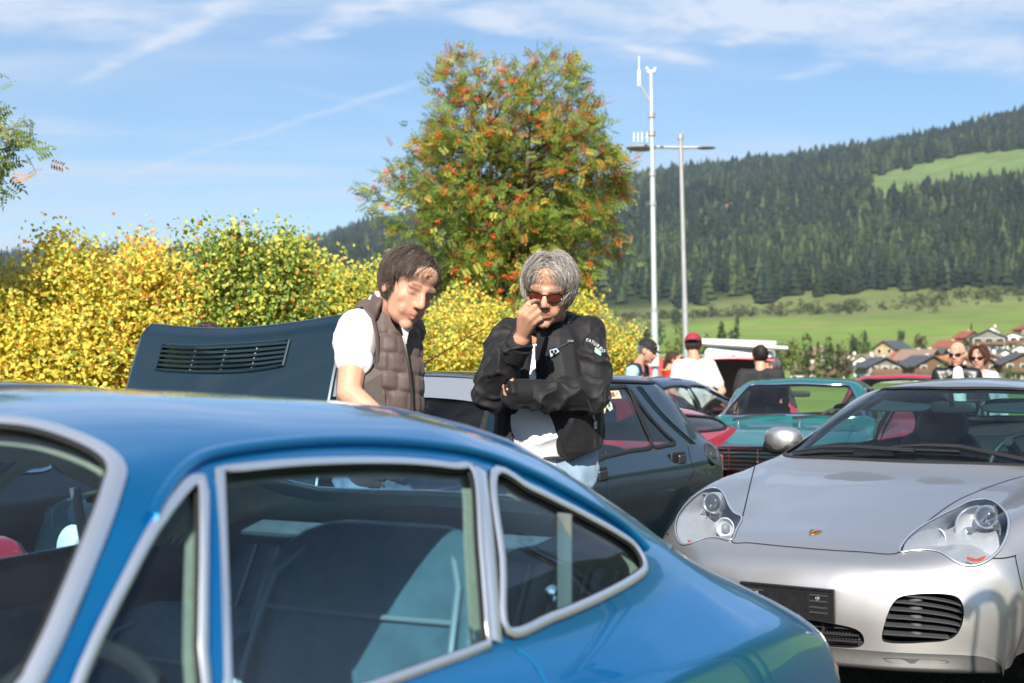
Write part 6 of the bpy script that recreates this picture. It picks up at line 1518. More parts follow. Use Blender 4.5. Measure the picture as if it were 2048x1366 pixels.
# --- bent tube stand just outside the picture on the right; the sun throws its shadow on the silver bumper
def build_stand():
    S = SILV; root = empty('tube_stand', (0,0,0)); tag(root, 'bent steel tube stand outside the right edge, its shadow on the silver bumper', 'stand')
    M_t = mat('painted_tube', (0.05,0.05,0.055), 0.4)
    def cast(pts, t, r):
        uv = S.pix(pts, 5, closed=False); w = [S.M @ Vector(q) + sun_vec*t for q in S.ev(uv)]
        return w, r
    w, r = cast([(1927,1232),(1945,1206),(1972,1192),(1995,1197),(2006,1222),(2008,1262),(2003,1300)], 2.2, 0.022); w.append(Vector((w[-1].x, w[-1].y, 0.0)))
    MB().tube(w, r, 10).build('hoop', M_t, root, smooth=True)
    w, r = cast([(1957,1204),(1952,1260),(1946,1310)], 2.2, 0.008); w.append(Vector((w[-1].x, w[-1].y, 0.0))); MB().tube(w, r, 6).build('stay_wire', M_t, root)
    w, r = cast([(2008,1232),(2020,1222),(2030,1200),(2040,1190)], 2.2, 0.014); MB().tube(w, r, 8).build('side_arm', M_t, root, smooth=True)
    w, r = cast([(2030,1215),(2027,1260),(2024,1300)], 2.2, 0.015); w.append(Vector((w[-1].x, w[-1].y, 0.0))); MB().tube(w, r, 8).build('leg', M_t, root, smooth=True)
build_stand()
# ================================================================== people
def capsule(mb, a, b, ra, rb, n=12):
    a, b = Vector(a), Vector(b); mb.ball(a, ra, n, 8); mb.ball(b, rb, n, 8)
    if (b-a).length > 1e-4: mb.tube([a, b], [ra, rb], n)
def chain(mb, pts, rs, n=12):
    for i in range(len(pts)-1): capsule(mb, pts[i], pts[i+1], rs[i], rs[i+1], n)
def remesh(mb, voxel, smooth=3, disp=None):
    "one continuous surface from overlapping volumes -> V, quads (numpy)"
    me = bpy.data.meshes.new('tmp'); me.from_pydata([tuple(v) for v in mb.v], [], mb.f)
    ob = bpy.data.objects.new('tmp', me); COL.objects.link(ob)
    md = ob.modifiers.new('r', 'REMESH'); md.mode = 'VOXEL'; md.voxel_size = voxel; md.adaptivity = 0.0
    dg = bpy.context.evaluated_depsgraph_get(); ev = ob.evaluated_get(dg).to_mesh()
    nv = len(ev.vertices); V = np.empty(nv*3, np.float32); ev.vertices.foreach_get('co', V); V = V.reshape(-1, 3).astype(float)
    nl = len(ev.loops); li = np.empty(nl, np.int32); ev.loops.foreach_get('vertex_index', li)
    npol = len(ev.polygons); lt = np.empty(npol, np.int32); ev.polygons.foreach_get('loop_total', lt)
    ed = np.empty(len(ev.edges)*2, np.int32); ev.edges.foreach_get('vertices', ed); ed = ed.reshape(-1, 2)
    ob.to_mesh_clear() if False else None
    F = li.reshape(-1, 4) if npol and (lt == 4).all() else None
    if F is None:
        st = np.concatenate([[0], np.cumsum(lt)[:-1]]); F = [tuple(li[s:s+k]) for s, k in zip(st, lt)]
    bpy.data.objects.remove(ob); bpy.data.meshes.remove(me)
    deg = np.bincount(ed.ravel(), minlength=nv)[:, None].clip(1)
    for it in range(smooth):
        S = np.zeros_like(V); np.add.at(S, ed[:, 0], V[ed[:, 1]]); np.add.at(S, ed[:, 1], V[ed[:, 0]]); V = V*0.45+0.55*S/deg
    if disp is not None:
        q = F if isinstance(F, np.ndarray) else np.array([f[:3]+f[:1] for f in F]); fn = np.cross(V[q[:, 2]]-V[q[:, 0]], V[q[:, 3]]-V[q[:, 1]]); N = np.zeros_like(V)
        for k in range(4): np.add.at(N, q[:, k], fn)
        N /= np.linalg.norm(N, axis=1)[:, None]+1e-12; V = V + N*disp(V, N)[:, None]
    return V, F
import time as _time
def blob_obj(name, mb, voxel, material, parent, smooth=3, disp=None, cols=None, colf=None, cut=None):
    V, F = remesh(mb, voxel, smooth, disp)
    if cut is not None:
        keep = ~cut(V)
        F = np.asarray(F); F = F[keep[F].all(1)]; used = np.unique(F); mp = np.full(len(V), -1); mp[used] = np.arange(len(used)); V = V[used]; F = mp[F]
    c = colf(V) if colf else cols
    if isinstance(F, np.ndarray) and F.ndim == 2 and F.shape[1] == 4: return np_obj(name, V, F, material, parent, smooth=True, cols=c, k=4)
    return mesh_obj(name, V, F, material, parent, smooth=True, cols=c)
def vnoise(V, sc, seed=0.0, oct=2):
    "cheap smooth vector noise: sum of rotated sines (numpy)"
    r = np.random.default_rng(int(seed*97)+5); out = np.zeros(len(V)); amp = 1.0; tot = 0
    for o in range(oct):
        for k in range(4):
            d = r.normal(0, 1, 3); d /= np.linalg.norm(d); ph = r.random()*6.28; w = V@d*sc*(1.7**o)*(0.7+0.6*r.random())
            out += amp*np.sin(w+ph+1.3*np.sin(V@r.normal(0, 1, 3)*sc*0.5)); tot += amp
        amp *= 0.55
    return out/tot*1.8
def folds(amp, sc, axis=(0,0,1), stretch=3.0, seed=0.0):
    "cloth creases running across the axis"
    ax = np.array(Vector(axis).normalized())
    def f(V, N):
        t = V@ax; W = V + np.outer(t*(stretch-1), ax); n = np.abs(vnoise(W, sc, seed, 2)).clip(0, 1); return amp*(1.6*(1-n)**4-0.45)
    return f
SKIN = mat('skin', (0.56,0.30,0.20), 0.48, attr='Col', subsurf=0.12, spec=0.4, noise_amt=0.10, noise_scale=60, bump=0.012, bump_scale=350)
def head_parts(mb, C, R, s=1.0, slim=1.0, smile=0.0):
    T = lambda x, y, z: C + R @ Vector((x*s*slim, y*s, z*s))
    E = lambda c, r: mb.ball(T(*c), 1.0, 14, 9, tuple(k*s for k in r), R)
    E((0,-.018,.035), (.077*slim,.098,.088)); E((0,.028,-.02), (.068*slim,.069,.090)); E((0,.038,-.070), (.055*slim,.050,.044)); E((0,.074,-.100), (.024,.021,.020))
    for sg in (-1, 1):
        E((sg*.043,.056,-.018), (.024,.022,.024)); E((sg*.042,.028,-.062), (.016,.030,.034)); E((sg*.079,-.008,-.005), (.010,.021,.033)); E((sg*.081,-.013,.012), (.012,.014,.014))
        E((sg*.031,.075,.008), (.0155,.0135,.012)); E((sg*.0125,.103,-.028), (.0095,.011,.0085)); E((sg*.030,.070,-.050), (.022,.018,.026))
    capsule(mb, T(-.045,.078,.030), T(0,.089,.027), .012*s, .012*s); capsule(mb, T(.045,.078,.030), T(0,.089,.027), .012*s, .012*s)
    capsule(mb, T(0,.090,.024), T(0,.113,-.020), .0085*s, .0135*s); E((0,.114,-.024), (.0125,.0125,.011))
    E((0,.080,-.048), (.030,.020,.016))
    capsule(mb, T(-.022,.087-.002,-.057+smile), T(0,.0955,-.0545), .0055*s, .0075*s); capsule(mb, T(.022,.087-.002,-.057+smile), T(0,.0955,-.0545), .0055*s, .0075*s)
    capsule(mb, T(-.020,.086,-.067+smile), T(0,.094,-.069), .006*s, .009*s); capsule(mb, T(.020,.086,-.067+smile), T(0,.094,-.069), .006*s, .009*s)
    E((0,.072,.065), (.05,.022,.04))
def face_cols(C, R, s, skin, stubble=0.3):
    Ri = np.array(R.inverted()); c = np.array(C)
    def f(V):
        L = (V-c)@Ri.T/s; x, y, z = np.abs(L[:, 0]), L[:, 1], L[:, 2]
        col = np.tile(np.array(skin), (len(V), 1)); head = (np.linalg.norm(L, axis=1) < 0.17)
        def mixin(m, cc): 
            m = (m*head).clip(0, 1)[:, None]; col[:] = col*(1-m)+np.array(cc)*m
        g = lambda a, b, w: np.exp(-((a-b)/w)**2)
        mixin(0.35*g(x,.045,.022)*g(z,-.02,.025)*(y > .03), (0.62,0.22,0.15)); mixin(0.30*g(x,0,.016)*g(z,-.018,.025)*(y > .09), (0.62,0.22,0.16))
        mixin(stubble*((z < -.035) & (y > -.01) & (z > -.125))*1.0*(1-g(x,0,.02)*g(z,-.06,.012)), (0.30,0.18,0.14))
        mixin(0.75*(x < .024)*g(z,-.0615,.0085)*(y > .076), (0.46,0.16,0.13)); mixin(0.9*(x < .021)*g(z,-.0618,.0020)*(y > .07), (0.07,0.02,0.02))
        mixin(0.70*(x > .012)*(x < .052)*g(z-.012*(x-.03)*-6*0,.0345,.0055)*(y > .055), (0.10,0.06,0.045))
        mixin(0.85*g(x,.031,.014)*g(z,.003,.0028)*(y > .06), (0.05,0.03,0.025)); mixin(0.5*g(x,.031,.017)*g(z,.010,.010)*(y > .06), (0.34,0.16,0.12))
        return col
    return f
def hair_obj(name, C, R, s, parent, pal, wts, n=1400, length=0.11, fringe=0.5, seed=1, lift=0.010, spread=0.25, part=0.0, back=0.0, cover=-0.02, ear=0.02, rad_=0.0016, fr_len=0.75, messy=1.0, cap_col=(0.05,0.045,0.04)):
    "hair: a scalp cap and many tapering locks that follow the skull and fall free"
    r = np.random.default_rng(seed); A = np.array([.077,.098,.088])*1.03; c0 = np.array([0,-.018,.035]); Rn = np.array(R); Cn = np.array(C)
    d = r.normal(0, 1, (n*6, 3)); d /= np.linalg.norm(d, axis=1)[:, None]; p = c0+d*A
    bad = ((d[:, 1] > 0.25) & (p[:, 2] < 0.072+0.02*r.random(len(d)))) | ((d[:, 1] > -0.05) & (p[:, 2] < 0.012) & (np.abs(p[:, 0]) > 0.05)) | (p[:, 2] < cover-0.035+0.02*r.random(len(d)))
    p = p[~bad][:n]; d = d[~bad][:n]; n = len(p)
    fr = (d[:, 1] > 0.1) & (p[:, 2] > 0.06); side = np.sign(p[:, 0]-part+r.normal(0, 0.012, n))
    flow = np.stack([side*np.where(p[:, 2] > 0.05, 0.85, 0.2), np.where(fr, fringe, 0.15-back), np.where(fr, -0.15, -0.35)], -1)+r.normal(0, spread, (n, 3))
    Ln = (length*(0.65+0.6*r.random(n))*np.where(fr, fr_len, 1.0))[:, None]; ns = 6; lf = (1+lift/0.09*(0.4+r.random(n)*1.2))[:, None]; pts = [p]; cur = p.copy()
    for i in range(ns):
        dd = (cur-c0)/A; nn = dd/np.linalg.norm(dd, axis=1)[:, None]; nv = nn/A; nv /= np.linalg.norm(nv, axis=1)[:, None]
        f = flow+np.array([0,0,-0.175*i]); t = f-nv*(f*nv).sum(1)[:, None]; t /= np.linalg.norm(t, axis=1)[:, None]+1e-9
        cur = cur+t*Ln/ns+r.normal(0, 0.0012*messy, (n, 3)); q = (cur-c0)/A; rr = np.linalg.norm(q, axis=1)[:, None]; want = np.maximum(1.0+(lf-1)*min(1, (i+1)/2), 1.0)
        fix = c0+q/rr*want*A*np.where(rr < want*1.3, 1.0, rr/want); cur = np.where((rr < want) | (i < 4), fix, cur); pts.append(cur.copy())
    Pt = np.stack(pts, 1); k = r.choice(len(pal), n, p=np.array(wts)/sum(wts)); col = np.array(pal)[k]*r.uniform(0.75, 1.25, (n, 1)); w0 = rad_*(0.7+0.8*r.random(n))
    tg = np.empty_like(Pt); tg[:, 1:-1] = Pt[:, 2:]-Pt[:, :-2]; tg[:, 0] = Pt[:, 1]-Pt[:, 0]; tg[:, -1] = Pt[:, -1]-Pt[:, -2]; tg /= np.linalg.norm(tg, axis=2)[..., None]+1e-9
    nn = (Pt-c0)/A; nn /= np.linalg.norm(nn, axis=2)[..., None]; b = np.cross(tg, nn); b /= np.linalg.norm(b, axis=2)[..., None]+1e-9; u = np.cross(b, tg)
    w = w0[:, None]*(1.0-0.8*(np.arange(ns+1)/ns)**1.5)[None]; ring = [Pt+(b*math.cos(a)*1.5+u*math.sin(a))*w[..., None] for a in (0, 2.094, 4.189)]
    V = np.stack(ring, 2).reshape(-1, 3)*s@Rn.T+Cn; cols = np.repeat(col, (ns+1)*3, 0)
    bi = (np.arange(n)*(ns+1)*3)[:, None, None]; ii = (np.arange(ns)*3)[None, :, None]; aa = np.arange(3)[None, None, :]; a2 = (np.arange(3)[None, None, :]+1) % 3
    F = np.stack([bi+ii+aa, bi+ii+a2, bi+ii+3+a2, bi+ii+3+aa], -1).reshape(-1, 4)
    m = mat('hair', rough=0.55, attr='Col', spec=0.3)
    o = np_obj(name, V, F, m, parent, smooth=True, cols=cols, k=4)
    mb = MB(); T = lambda x, y, z: Vector(C)+R @ Vector((x*s, y*s, z*s)); mb.ball(T(0,-.023,.040), 1.0, 22, 14, tuple(np.array([.0785,.0985,.0885])*s), R)
    Rm = np.array(R.inverted())
    vv = [v for v in mb.v]; keep = []
    Lc = (np.array([tuple(v) for v in vv])-Cn)@Rm.T/s
    ok = ~((Lc[:, 1] > 0.035) & (Lc[:, 2] < 0.078)) & ~((Lc[:, 2] < cover-0.02) & (Lc[:, 1] > -0.06)) & (Lc[:, 2] > cover-0.05)
    mesh_obj('scalp_hair', [tuple(v) for v in vv], [f for f in mb.f if all(ok[i] for i in f)], mat('scalp_%s' % name + str(seed), cap_col, 0.7), o, smooth=True)
    return o
def basis(face, up=(0,0,1)):
    y = Vector(face).normalized(); u = Vector(up); x = y.cross(u).normalized(); z = x.cross(y).normalized()
    return Matrix((x, y, z)).transposed()
DENIM = mat('blue_denim', (0.16,0.26,0.38), 0.85, noise_amt=0.25, noise_scale=9, bump=0.03, bump_scale=500)
SHOE = mat('dark_shoe', (0.03,0.028,0.026), 0.5)
def glasses(parent, C, R, s, lens, frame, w=0.026, h=0.017, z0=0.006):
    g = empty('sunglasses', (0,0,0), 0, parent); T = lambda x, y, z: Vector(C)+R @ Vector((x*s, y*s, z*s))
    for sg in (-1, 1):
        def pt(a, k=1.0, dy=0.0):
            ca, sa = math.cos(a), math.sin(a); x = sg*(.034+w*k*math.copysign(abs(ca)**0.75, ca)); z = z0+h*k*math.copysign(abs(sa)**0.8, sa)*(1.0 if sa < 0 else 0.72)
            return T(x, .107-abs(x)*0.42*abs(x)/0.05+dy, z)
        ring = [pt(2*PI*i/28) for i in range(28)]
        mesh_obj('lens', [tuple(p) for p in [pt(2*PI*i/28, 0.98, -.001) for i in range(28)]]+[tuple(pt(0, 0.0, .002))], [(i, (i+1) % 28, 28) for i in range(28)], lens, g, smooth=True)
        MB().tube(ring, 0.0022*s, 6, closed=True).build('rim', frame, g, smooth=True)
        MB().tube([T(sg*.061,.085,z0+.010), T(sg*.074,.06,z0+.012), T(sg*.080,.0,z0+.012)], 0.003*s, 6).build('temple_arm', frame, g, smooth=True)
    MB().tube([T(-.009,.105,z0+.006), T(0,.109,z0+.009), T(.009,.105,z0+.006)], 0.0025*s, 6).build('bridge', frame, g, smooth=True)
    return g
def hand(mb, wrist, knuckles, fingers, thumb, rk=0.0105):
    "palm from wrist to four knuckles, fingers as joint lists, thumb from the side of the palm"
    w = Vector(wrist)
    for i, k in enumerate(knuckles):
        capsule(mb, w+(Vector(k)-w)*0.12, k, 0.020, rk*1.25, 8)
        if i: capsule(mb, Vector(knuckles[i-1]).lerp(w, .25), Vector(k).lerp(w, .25), 0.013, 0.013, 8); capsule(mb, Vector(knuckles[i-1]).lerp(w, .55), Vector(k).lerp(w, .55), 0.016, 0.016, 8)
        pts = [Vector(k)]+[Vector(p) for p in fingers[i]]; rr = [rk*1.08, rk*0.98, rk*0.88, rk*0.75][:len(pts)]
        chain(mb, pts, rr, 8)
    th = [w.lerp(Vector(knuckles[0]), .2)]+[Vector(p) for p in thumb]; chain(mb, th, [0.018, 0.0145, 0.012, 0.010][:len(th)], 8)
def standing(name, label, loc, rotz, H, skin=(0.55,0.30,0.205), hair=None, top=None, arms=None, trousers=(0.03,0.035,0.05), lean=0.0, look=(0,1,-0.1), sleeve='short', extra=None, tw=1.0, shirt2=None, smooth=3):
    """a figure that stands on the ground; local +y is where it faces. top: material; arms: {-1:(elbow,wrist), 1:(...)} in body units"""
    root = empty(name, loc, rotz); tag(root, label, 'person', None); s = H/1.75
    L = lambda x, y, z: Vector((x*s, y*s, z*s))
    hipc = L(0,0,.93); ch = L(0,.02+lean*.35,1.28); nk = L(0,.0+lean*.55,1.47); C = L(0,.045+lean*.75,1.605)
    R = basis(look); hp = s*1.0
    if not arms: arms = {-1: ((-.27,-.02,1.13),(-.25,.08,.88)), 1: ((.27,-.02,1.13),(.25,.08,.88))}
    sh = {sg: L(sg*.172*tw, lean*.5, 1.412) for sg in (-1, 1)}
    body = MB(); head_parts(body, C, R, hp); capsule(body, C+R @ Vector((0,-.02,-.06))*hp, nk, .055*s, .06*s)
    capsule(body, nk, ch, .06*s, .11*s); capsule(body, ch, hipc, .12*s, .12*s)
    tp = MB(); tr = MB()
    for sg in (-1, 1):
        el, wr = L(*arms[sg][0]), L(*arms[sg][1]); el.y += lean*.3*s; wr.y += lean*.2*s
        capsule(body, nk.lerp(sh[sg], .5)-L(0,0,.03), sh[sg], .05*s, .048*s); chain(body, [sh[sg], el, wr], [.046*s, .040*s, .028*s]); dr = (wr-el).normalized(); sd = L(sg*1, 0, 0).normalized()
        kn = [wr+dr*.085*s+sd*(.03-.02*i)*s for i in range(4)]
        hand(body, wr, kn, [[k+dr*.035*s, k+dr*.06*s+Vector((0,.01,0))*s] for k in kn], [wr+dr*.05*s+Vector((0,.035,0))*s, wr+dr*.085*s+Vector((0,.04,0))*s], .0095)
        kne, ank = L(sg*.10,.02,.48), L(sg*.11,-.02,.08); hj = L(sg*.095,0,.90)
        chain(body, [hj, kne, ank], [.075*s, .05*s, .036*s])
        chain(tr, [hj, kne, ank], [.094*s, .07*s, .058*s]); capsule(tr, hj, hipc, .10*s, .13*s)
        f = MB(); f.ball(L(sg*.115,.04,.05), .10*s, 14, 8, (.48,1.3,.5)); f.build('shoe', SHOE, root, smooth=True)
        capsule(tp, nk.lerp(sh[sg], .35)-L(0,0,.030), sh[sg], .066*s, .060*s); capsule(tp, sh[sg], L(sg*.105*tw,.02+lean*.3,1.20), .066*s, .10*s)
        capsule(tp, L(sg*.105*tw,.02+lean*.3,1.20), L(sg*.09*tw,0,.92), .10*s, .10*s)
        if sleeve == 'short': chain(tp, [sh[sg], sh[sg].lerp(el, .72)], [.062*s, .060*s])
        else: chain(tp, [sh[sg], el, el.lerp(wr, .93)], [.062*s, .055*s, .046*s])
    capsule(tp, ch, hipc, .14*s, .13*s); capsule(tp, L(0,-.01+lean*.5,1.39), ch, .088*s, .125*s)
    blob_obj('body', body, .010*s, SKIN, root, smooth, colf=face_cols(C, R, hp, skin))
    blob_obj('top', tp, .016*s, top, root, 4, folds(.006*s, 17, (0.3,0,1), 0.8, seed=len(label)*0.37))
    blob_obj('trousers', tr, .020*s, mat('trousers_%d' % (int(trousers[2]*1000)), trousers, 0.85, noise_amt=0.15, noise_scale=8), root, 3, folds(.006*s, 18, (0,0,1), 1.8, 2.0))
    if hair: hair(root, C, R, hp)
    if extra: extra(root, C, R, hp, L)
    return root
# ------------------------------------------------------------------ the man in the black jacket
M_jack = mat('black_nylon', (0.0105,0.0100,0.0115), 0.66, sheen=0.10, noise_amt=0.10, noise_scale=30, bump=0.035, bump_scale=34, spec=0.35)
def build_jacket_man():
    root = empty('person', P(1100, 752, 5.35)-Vector((0,0,CAM_H))); org = root.location.copy(); org.z = 0; root.location = org
    tag(root, 'man in a black jacket and sunglasses, hand raised to his nose', 'person')
    G = lambda px, py, d: P(px, py, d)-org
    C = G(1097, 583, 5.26); face = Vector((-0.16, -0.94, -0.30)); R = basis(face, (0.10,0,1)); hs = 1.03
    body = MB(); head_parts(body, C, R, hs, 1.02, -0.004)
    nk = G(1100, 655, 5.40); capsule(body, C+R @ Vector((0,-.025,-.05)), nk, .058, .068)
    shR, shL = G(1018, 672, 5.38), G(1178, 668, 5.36); elR, elL = G(978, 788, 5.17), G(1186, 792, 5.22); wrR, wrL = G(1043, 678, 5.03), G(1022, 786, 5.08)
    chain(body, [nk, G(1098, 760, 5.44), G(1098, 900, 5.44)], [.065, .11, .11]); capsule(body, shR, shL, .06, .06)
    chain(body, [shR, elR, wrR], [.055,.045,.031]); chain(body, [shL, elL, wrL], [.055,.045,.031])
    # raised hand: knuckles up, index finger at the nose
    kn = [G(1041, 626, 4.975), G(1051, 630, 4.955), G(1061, 636, 4.955), G(1069, 644, 4.965)]
    hand(body, wrR, kn, [[G(1057, 607, 4.965), G(1069, 602, 5.01), G(1078, 603, 5.06)], [G(1070, 613, 4.945), G(1075, 620, 4.985), G(1067, 628, 5.01)], [G(1078, 624, 4.948), G(1082, 632, 4.985), G(1074, 638, 5.01)], [G(1081, 637, 4.955), G(1084, 643, 4.985), G(1077, 648, 5.005)]],
         [G(1064, 640, 5.04), G(1073, 620, 5.055), G(1078, 609, 5.075)], 0.0112)
    # other hand tucked under the elbow
    kn = [G(1004, 762, 5.10), G(1009, 757, 5.09), G(1015, 754, 5.085), G(1021, 753, 5.085)]
    hand(body, wrL, kn, [[k+Vector((.004,.05,.02)), k+Vector((.006,.085,.02))] for k in kn], [G(1010, 782, 5.12), G(1002, 772, 5.14)], 0.0105)
    for sg, hx in ((-1, 1062), (1, 1132)):
        chain(body, [G(hx, 960, 5.42), G(hx+sg*6, 960, 5.40)+Vector((0,0,-.42)), G(hx+sg*10, 960, 5.44)+Vector((0,0,-.80))], [.085,.055,.042])
    blob_obj('body', body, .0042, SKIN, root, 4, colf=face_cols(C, R, hs, (0.57,0.295,0.195), 0.16))
    # shirt
    sm = MB(); chain(sm, [G(1082, 700, 5.40), G(1080, 780, 5.385), G(1078, 850, 5.355), G(1080, 915, 5.38)], [.085,.125,.140,.125]); capsule(sm, G(1110, 780, 5.42), G(1110, 905, 5.40), .12, .12); capsule(sm, G(1096,675,5.42), G(1085, 700, 5.40), .07, .085)
    blob_obj('shirt', sm, .008, mat('white_cotton', (0.78,0.78,0.80), 0.85, bump=0.03, bump_scale=40), root, 4, folds(.007, 24, (0.2,0,1), 0.55, 4.0))
    # jacket body, cut open down the front
    jk = MB(); capsule(jk, shR, G(1020, 710, 5.38), .066, .080); capsule(jk, shL, G(1174, 710, 5.38), .066, .080)
    capsule(jk, shR, nk, .064, .075); capsule(jk, shL, nk, .064, .075)
    chain(jk, [G(1052, 695, 5.37), G(1042, 800, 5.36), G(1034, 880, 5.36)], [.11,.10,.09]); chain(jk, [G(1090, 690, 5.42), G(1090, 800, 5.43), G(1090, 885, 5.44)], [.13,.15,.15])
    chain(jk, [G(1145, 695, 5.37), G(1152, 790, 5.335), G(1158, 868, 5.335)], [.11,.105,.095]); chain(jk, [G(1115, 700, 5.34), G(1132, 800, 5.29), G(1150, 885, 5.30)], [.115,.10,.085])
    opening = [(1062,655),(1074,655),(1069,700),(1072,760),(1082,800),(1096,850),(1108,900),(1118,945),(990,945),(1018,900),(1036,862),(1048,810),(1058,760),(1061,700)]
    o3 = np.array(org)
    def jcut(V):
        W = V+o3; px, py = pix_np(W[:, 0], W[:, 1], W[:, 2]); hem = np.interp(px, [980,1010,1060,1125,1212], [868,880,900,928,893])
        return (in_poly(px, py, opening) & (W[:, 1] < 5.47)) | (py > hem)
    o = blob_obj('jacket', jk, .0055, M_jack, root, 4, folds(.006, 15, (-0.5,0,1), 0.5, 6.0), cut=jcut)
    md = o.modifiers.new('thick', 'SOLIDIFY'); md.thickness = 0.007; md.offset = -1
    def sleeve(nm, pts, rs, ax, seed, amp=.012):
        mb = MB(); chain(mb, [Vector(p) for p in pts], rs, 14); return blob_obj(nm, mb, .0055, M_jack, root, 3, lambda V, N: folds(amp, 24, ax, 0.9, seed)(V, N)+folds(amp*0.5, 46, ax, 0.9, seed+3)(V, N))
    sleeve('sleeve', [shR, shR.lerp(elR, .5), elR, elR.lerp(wrR, .45), elR.lerp(wrR, .84)], [.071,.070,.068,.060,.050], (elR-shR), 1.0)
    sleeve('sleeve', [shL, shL.lerp(elL, .5), elL, elL.lerp(wrL, .4), elL.lerp(wrL, .93)], [.071,.072,.070,.060,.049], (wrL-elL), 2.0)
    for a, b, r_ in ((elR, wrR, .0505), (elL, wrL, .0515)):
        q = a.lerp(b, .80 if r_ < .051 else .90); t = (b-a).normalized(); MB().tube([q-t*.028, q+t*.028], [r_*1.03, r_*0.99], 24).build('cuff', M_jack, root, smooth=True)
    # stand collar
    mb = MB(); n = 30
    for i in range(n):
        a = -2.85+5.3*i/(n-1); dx, dy = math.sin(a), math.cos(a)
        b0 = nk+Vector((dx*.098, dy*.082-.020, -.03)); t0 = nk+Vector((dx*.088, dy*.078-.045, .045+.022*dy)); mb.v += [b0, t0]
    mb.f = [(2*i, 2*i+2, 2*i+3, 2*i+1) for i in range(n-1)]
    o = mb.build('collar', M_jack, root, smooth=True); md = o.modifiers.new('t', 'SOLIDIFY'); md.thickness = 0.008
    # zips, pocket, phone
    M_zip = mat('zip_metal', (0.25,0.25,0.26), 0.35, 0.9)
    surf_objs = [ob for ob in root.children if ob.name.startswith(('jacket', 'sleeve'))]
    dg = bpy.context.evaluated_depsgraph_get(); bvhs = [BVHTree.FromPolygons([tuple(v.co) for v in ob.data.vertices], [tuple(p.vertices) for p in ob.data.polygons]) for ob in surf_objs]
    def on(px, py, off=0.004):
        o_ = Vector((0,0,CAM_H))-org; d = pix_ray(px, py).normalized(); best = None
        for b in bvhs:
            h = b.ray_cast(o_, d)
            if h[0] is not None and (best is None or h[3] < best[3]): best = h
        return best[0]-d*off if best else G(px, py, 5.2)
    MB().tube([on(1175,800), on(1183,822), on(1189,842)], .004, 6).build('pocket_zip', M_zip, root); MB().box(on(1191,850), (.012,.008,.03)).build('zip_pull', M_zip, root)
    MB().tube([on(1140,683), on(1128,690), on(1112,697)], .0035, 6).build('chest_zip', M_zip, root); MB().box(on(1141,682), (.022,.008,.008)).build('zip_pull', M_zip, root)
    def flat(nm, pts, m_, off=.005, par=root): return mesh_obj(nm, [tuple(on(a, b, off)) for a, b in pts], [tuple(range(len(pts)))], m_, par)
    flat('pocket_mouth', [(1093,700),(1108,694),(1122,697),(1118,708),(1098,718)], mat('pocket_black', (0.004,0.004,0.004), 0.9), .005)
    ph = flat('phone', [(1099,700),(1113,696),(1119,703),(1101,714)], mat('phone_blue', (0.42,0.50,0.62), 0.25, 0.2), .009)
    for q in ((1104,703),(1108,708),(1111,702)): MB().lathe([(.0055,0),(.005,.003),(.001,.003)], on(*q, .011), (0,-1,0), 10).build('phone_lens', mat('lens_black', (0.01,0.01,0.012), 0.1), ph)
    # sleeve print: letters on an arc and a small shield
    M_pr = mat('white_print', (0.72,0.74,0.72), 0.7)
    for i, ch in enumerate('FATURBO'):
        t = i/6; px = 1173+31*t; py = 683+20*t**1.5; a = 0.10+0.72*t
        cu = bpy.data.curves.new('letter', 'FONT'); cu.body = ch; cu.size = 0.017; cu.shear = 0.25; cu.align_x = 'CENTER'; cu.extrude = 0.0006
        tmp = bpy.data.objects.new('tmp', cu); COL.objects.link(tmp); me = bpy.data.meshes.new_from_object(tmp.evaluated_get(bpy.context.evaluated_depsgraph_get())); bpy.data.objects.remove(tmp)
        me.materials.clear(); me.materials.append(M_pr); ob = bpy.data.objects.new('sleeve_letter', me); COL.objects.link(ob); ob.parent = root
        ob.location = on(px, py, .006); ob.rotation_euler = (PI/2, a, 0.28)
    flat('sleeve_shield', [(1190,694),(1198,699),(1203,703),(1202,712),(1196,709),(1189,704)], mat('print_green', (0.30,0.50,0.44), 0.7), .006)
    flat('sleeve_shield_mark', [(1192,699),(1198,703),(1200,707),(1194,704)], M_pr, .0075)
    # trousers
    tr = MB()
    for sg, hx in ((-1, 1066), (1, 1134)): chain(tr, [G(hx, 945, 5.40), G(hx+sg*6, 960, 5.38)+Vector((0,0,-.42)), G(hx+sg*10, 960, 5.42)+Vector((0,0,-.82))], [.108,.082,.066])
    capsule(tr, G(1066, 935, 5.40), G(1134, 935, 5.40), .125, .125); capsule(tr, G(1070,912,5.40), G(1130,912,5.40), .13, .13)
    blob_obj('jeans', tr, .010, mat('pale_denim', (0.30,0.42,0.55), 0.85, noise_amt=0.25, noise_scale=9, bump=0.03, bump_scale=500), root, 3, folds(.007, 20, (0.4,0,1), 1.2, 9.0))
    MB().tube([G(1010+k*19, 916, 5.40-.14*math.sin(PI*k/10)) for k in range(0, 10)], .016, 6, flat=0.4).build('belt', mat('belt_leather', (0.015,0.014,0.014), 0.5), root)
    for sg in (-1, 1): MB().ball((sg*.12, -.02, .05), .1, 14, 8, (.5,1.35,.5)).build('shoe', SHOE, root, smooth=True)
    hair_obj('hair', C, R, hs, root, [(0.50,0.47,0.43),(0.28,0.25,0.22),(0.13,0.11,0.095),(0.64,0.61,0.57)], [.34,.32,.20,.14], 10000, .125, .50, 5, .019, .22, .006, .04, -.03, .0, .00058, .50, 1.5, (0.10,0.088,0.078))
    glasses(root, C, R, hs, mat('amber_lens_glass', (0.10,0.018,0.006), 0.06, coat=1.0), mat('frame_dark', (0.02,0.012,0.01), 0.25))
    return root
build_jacket_man()
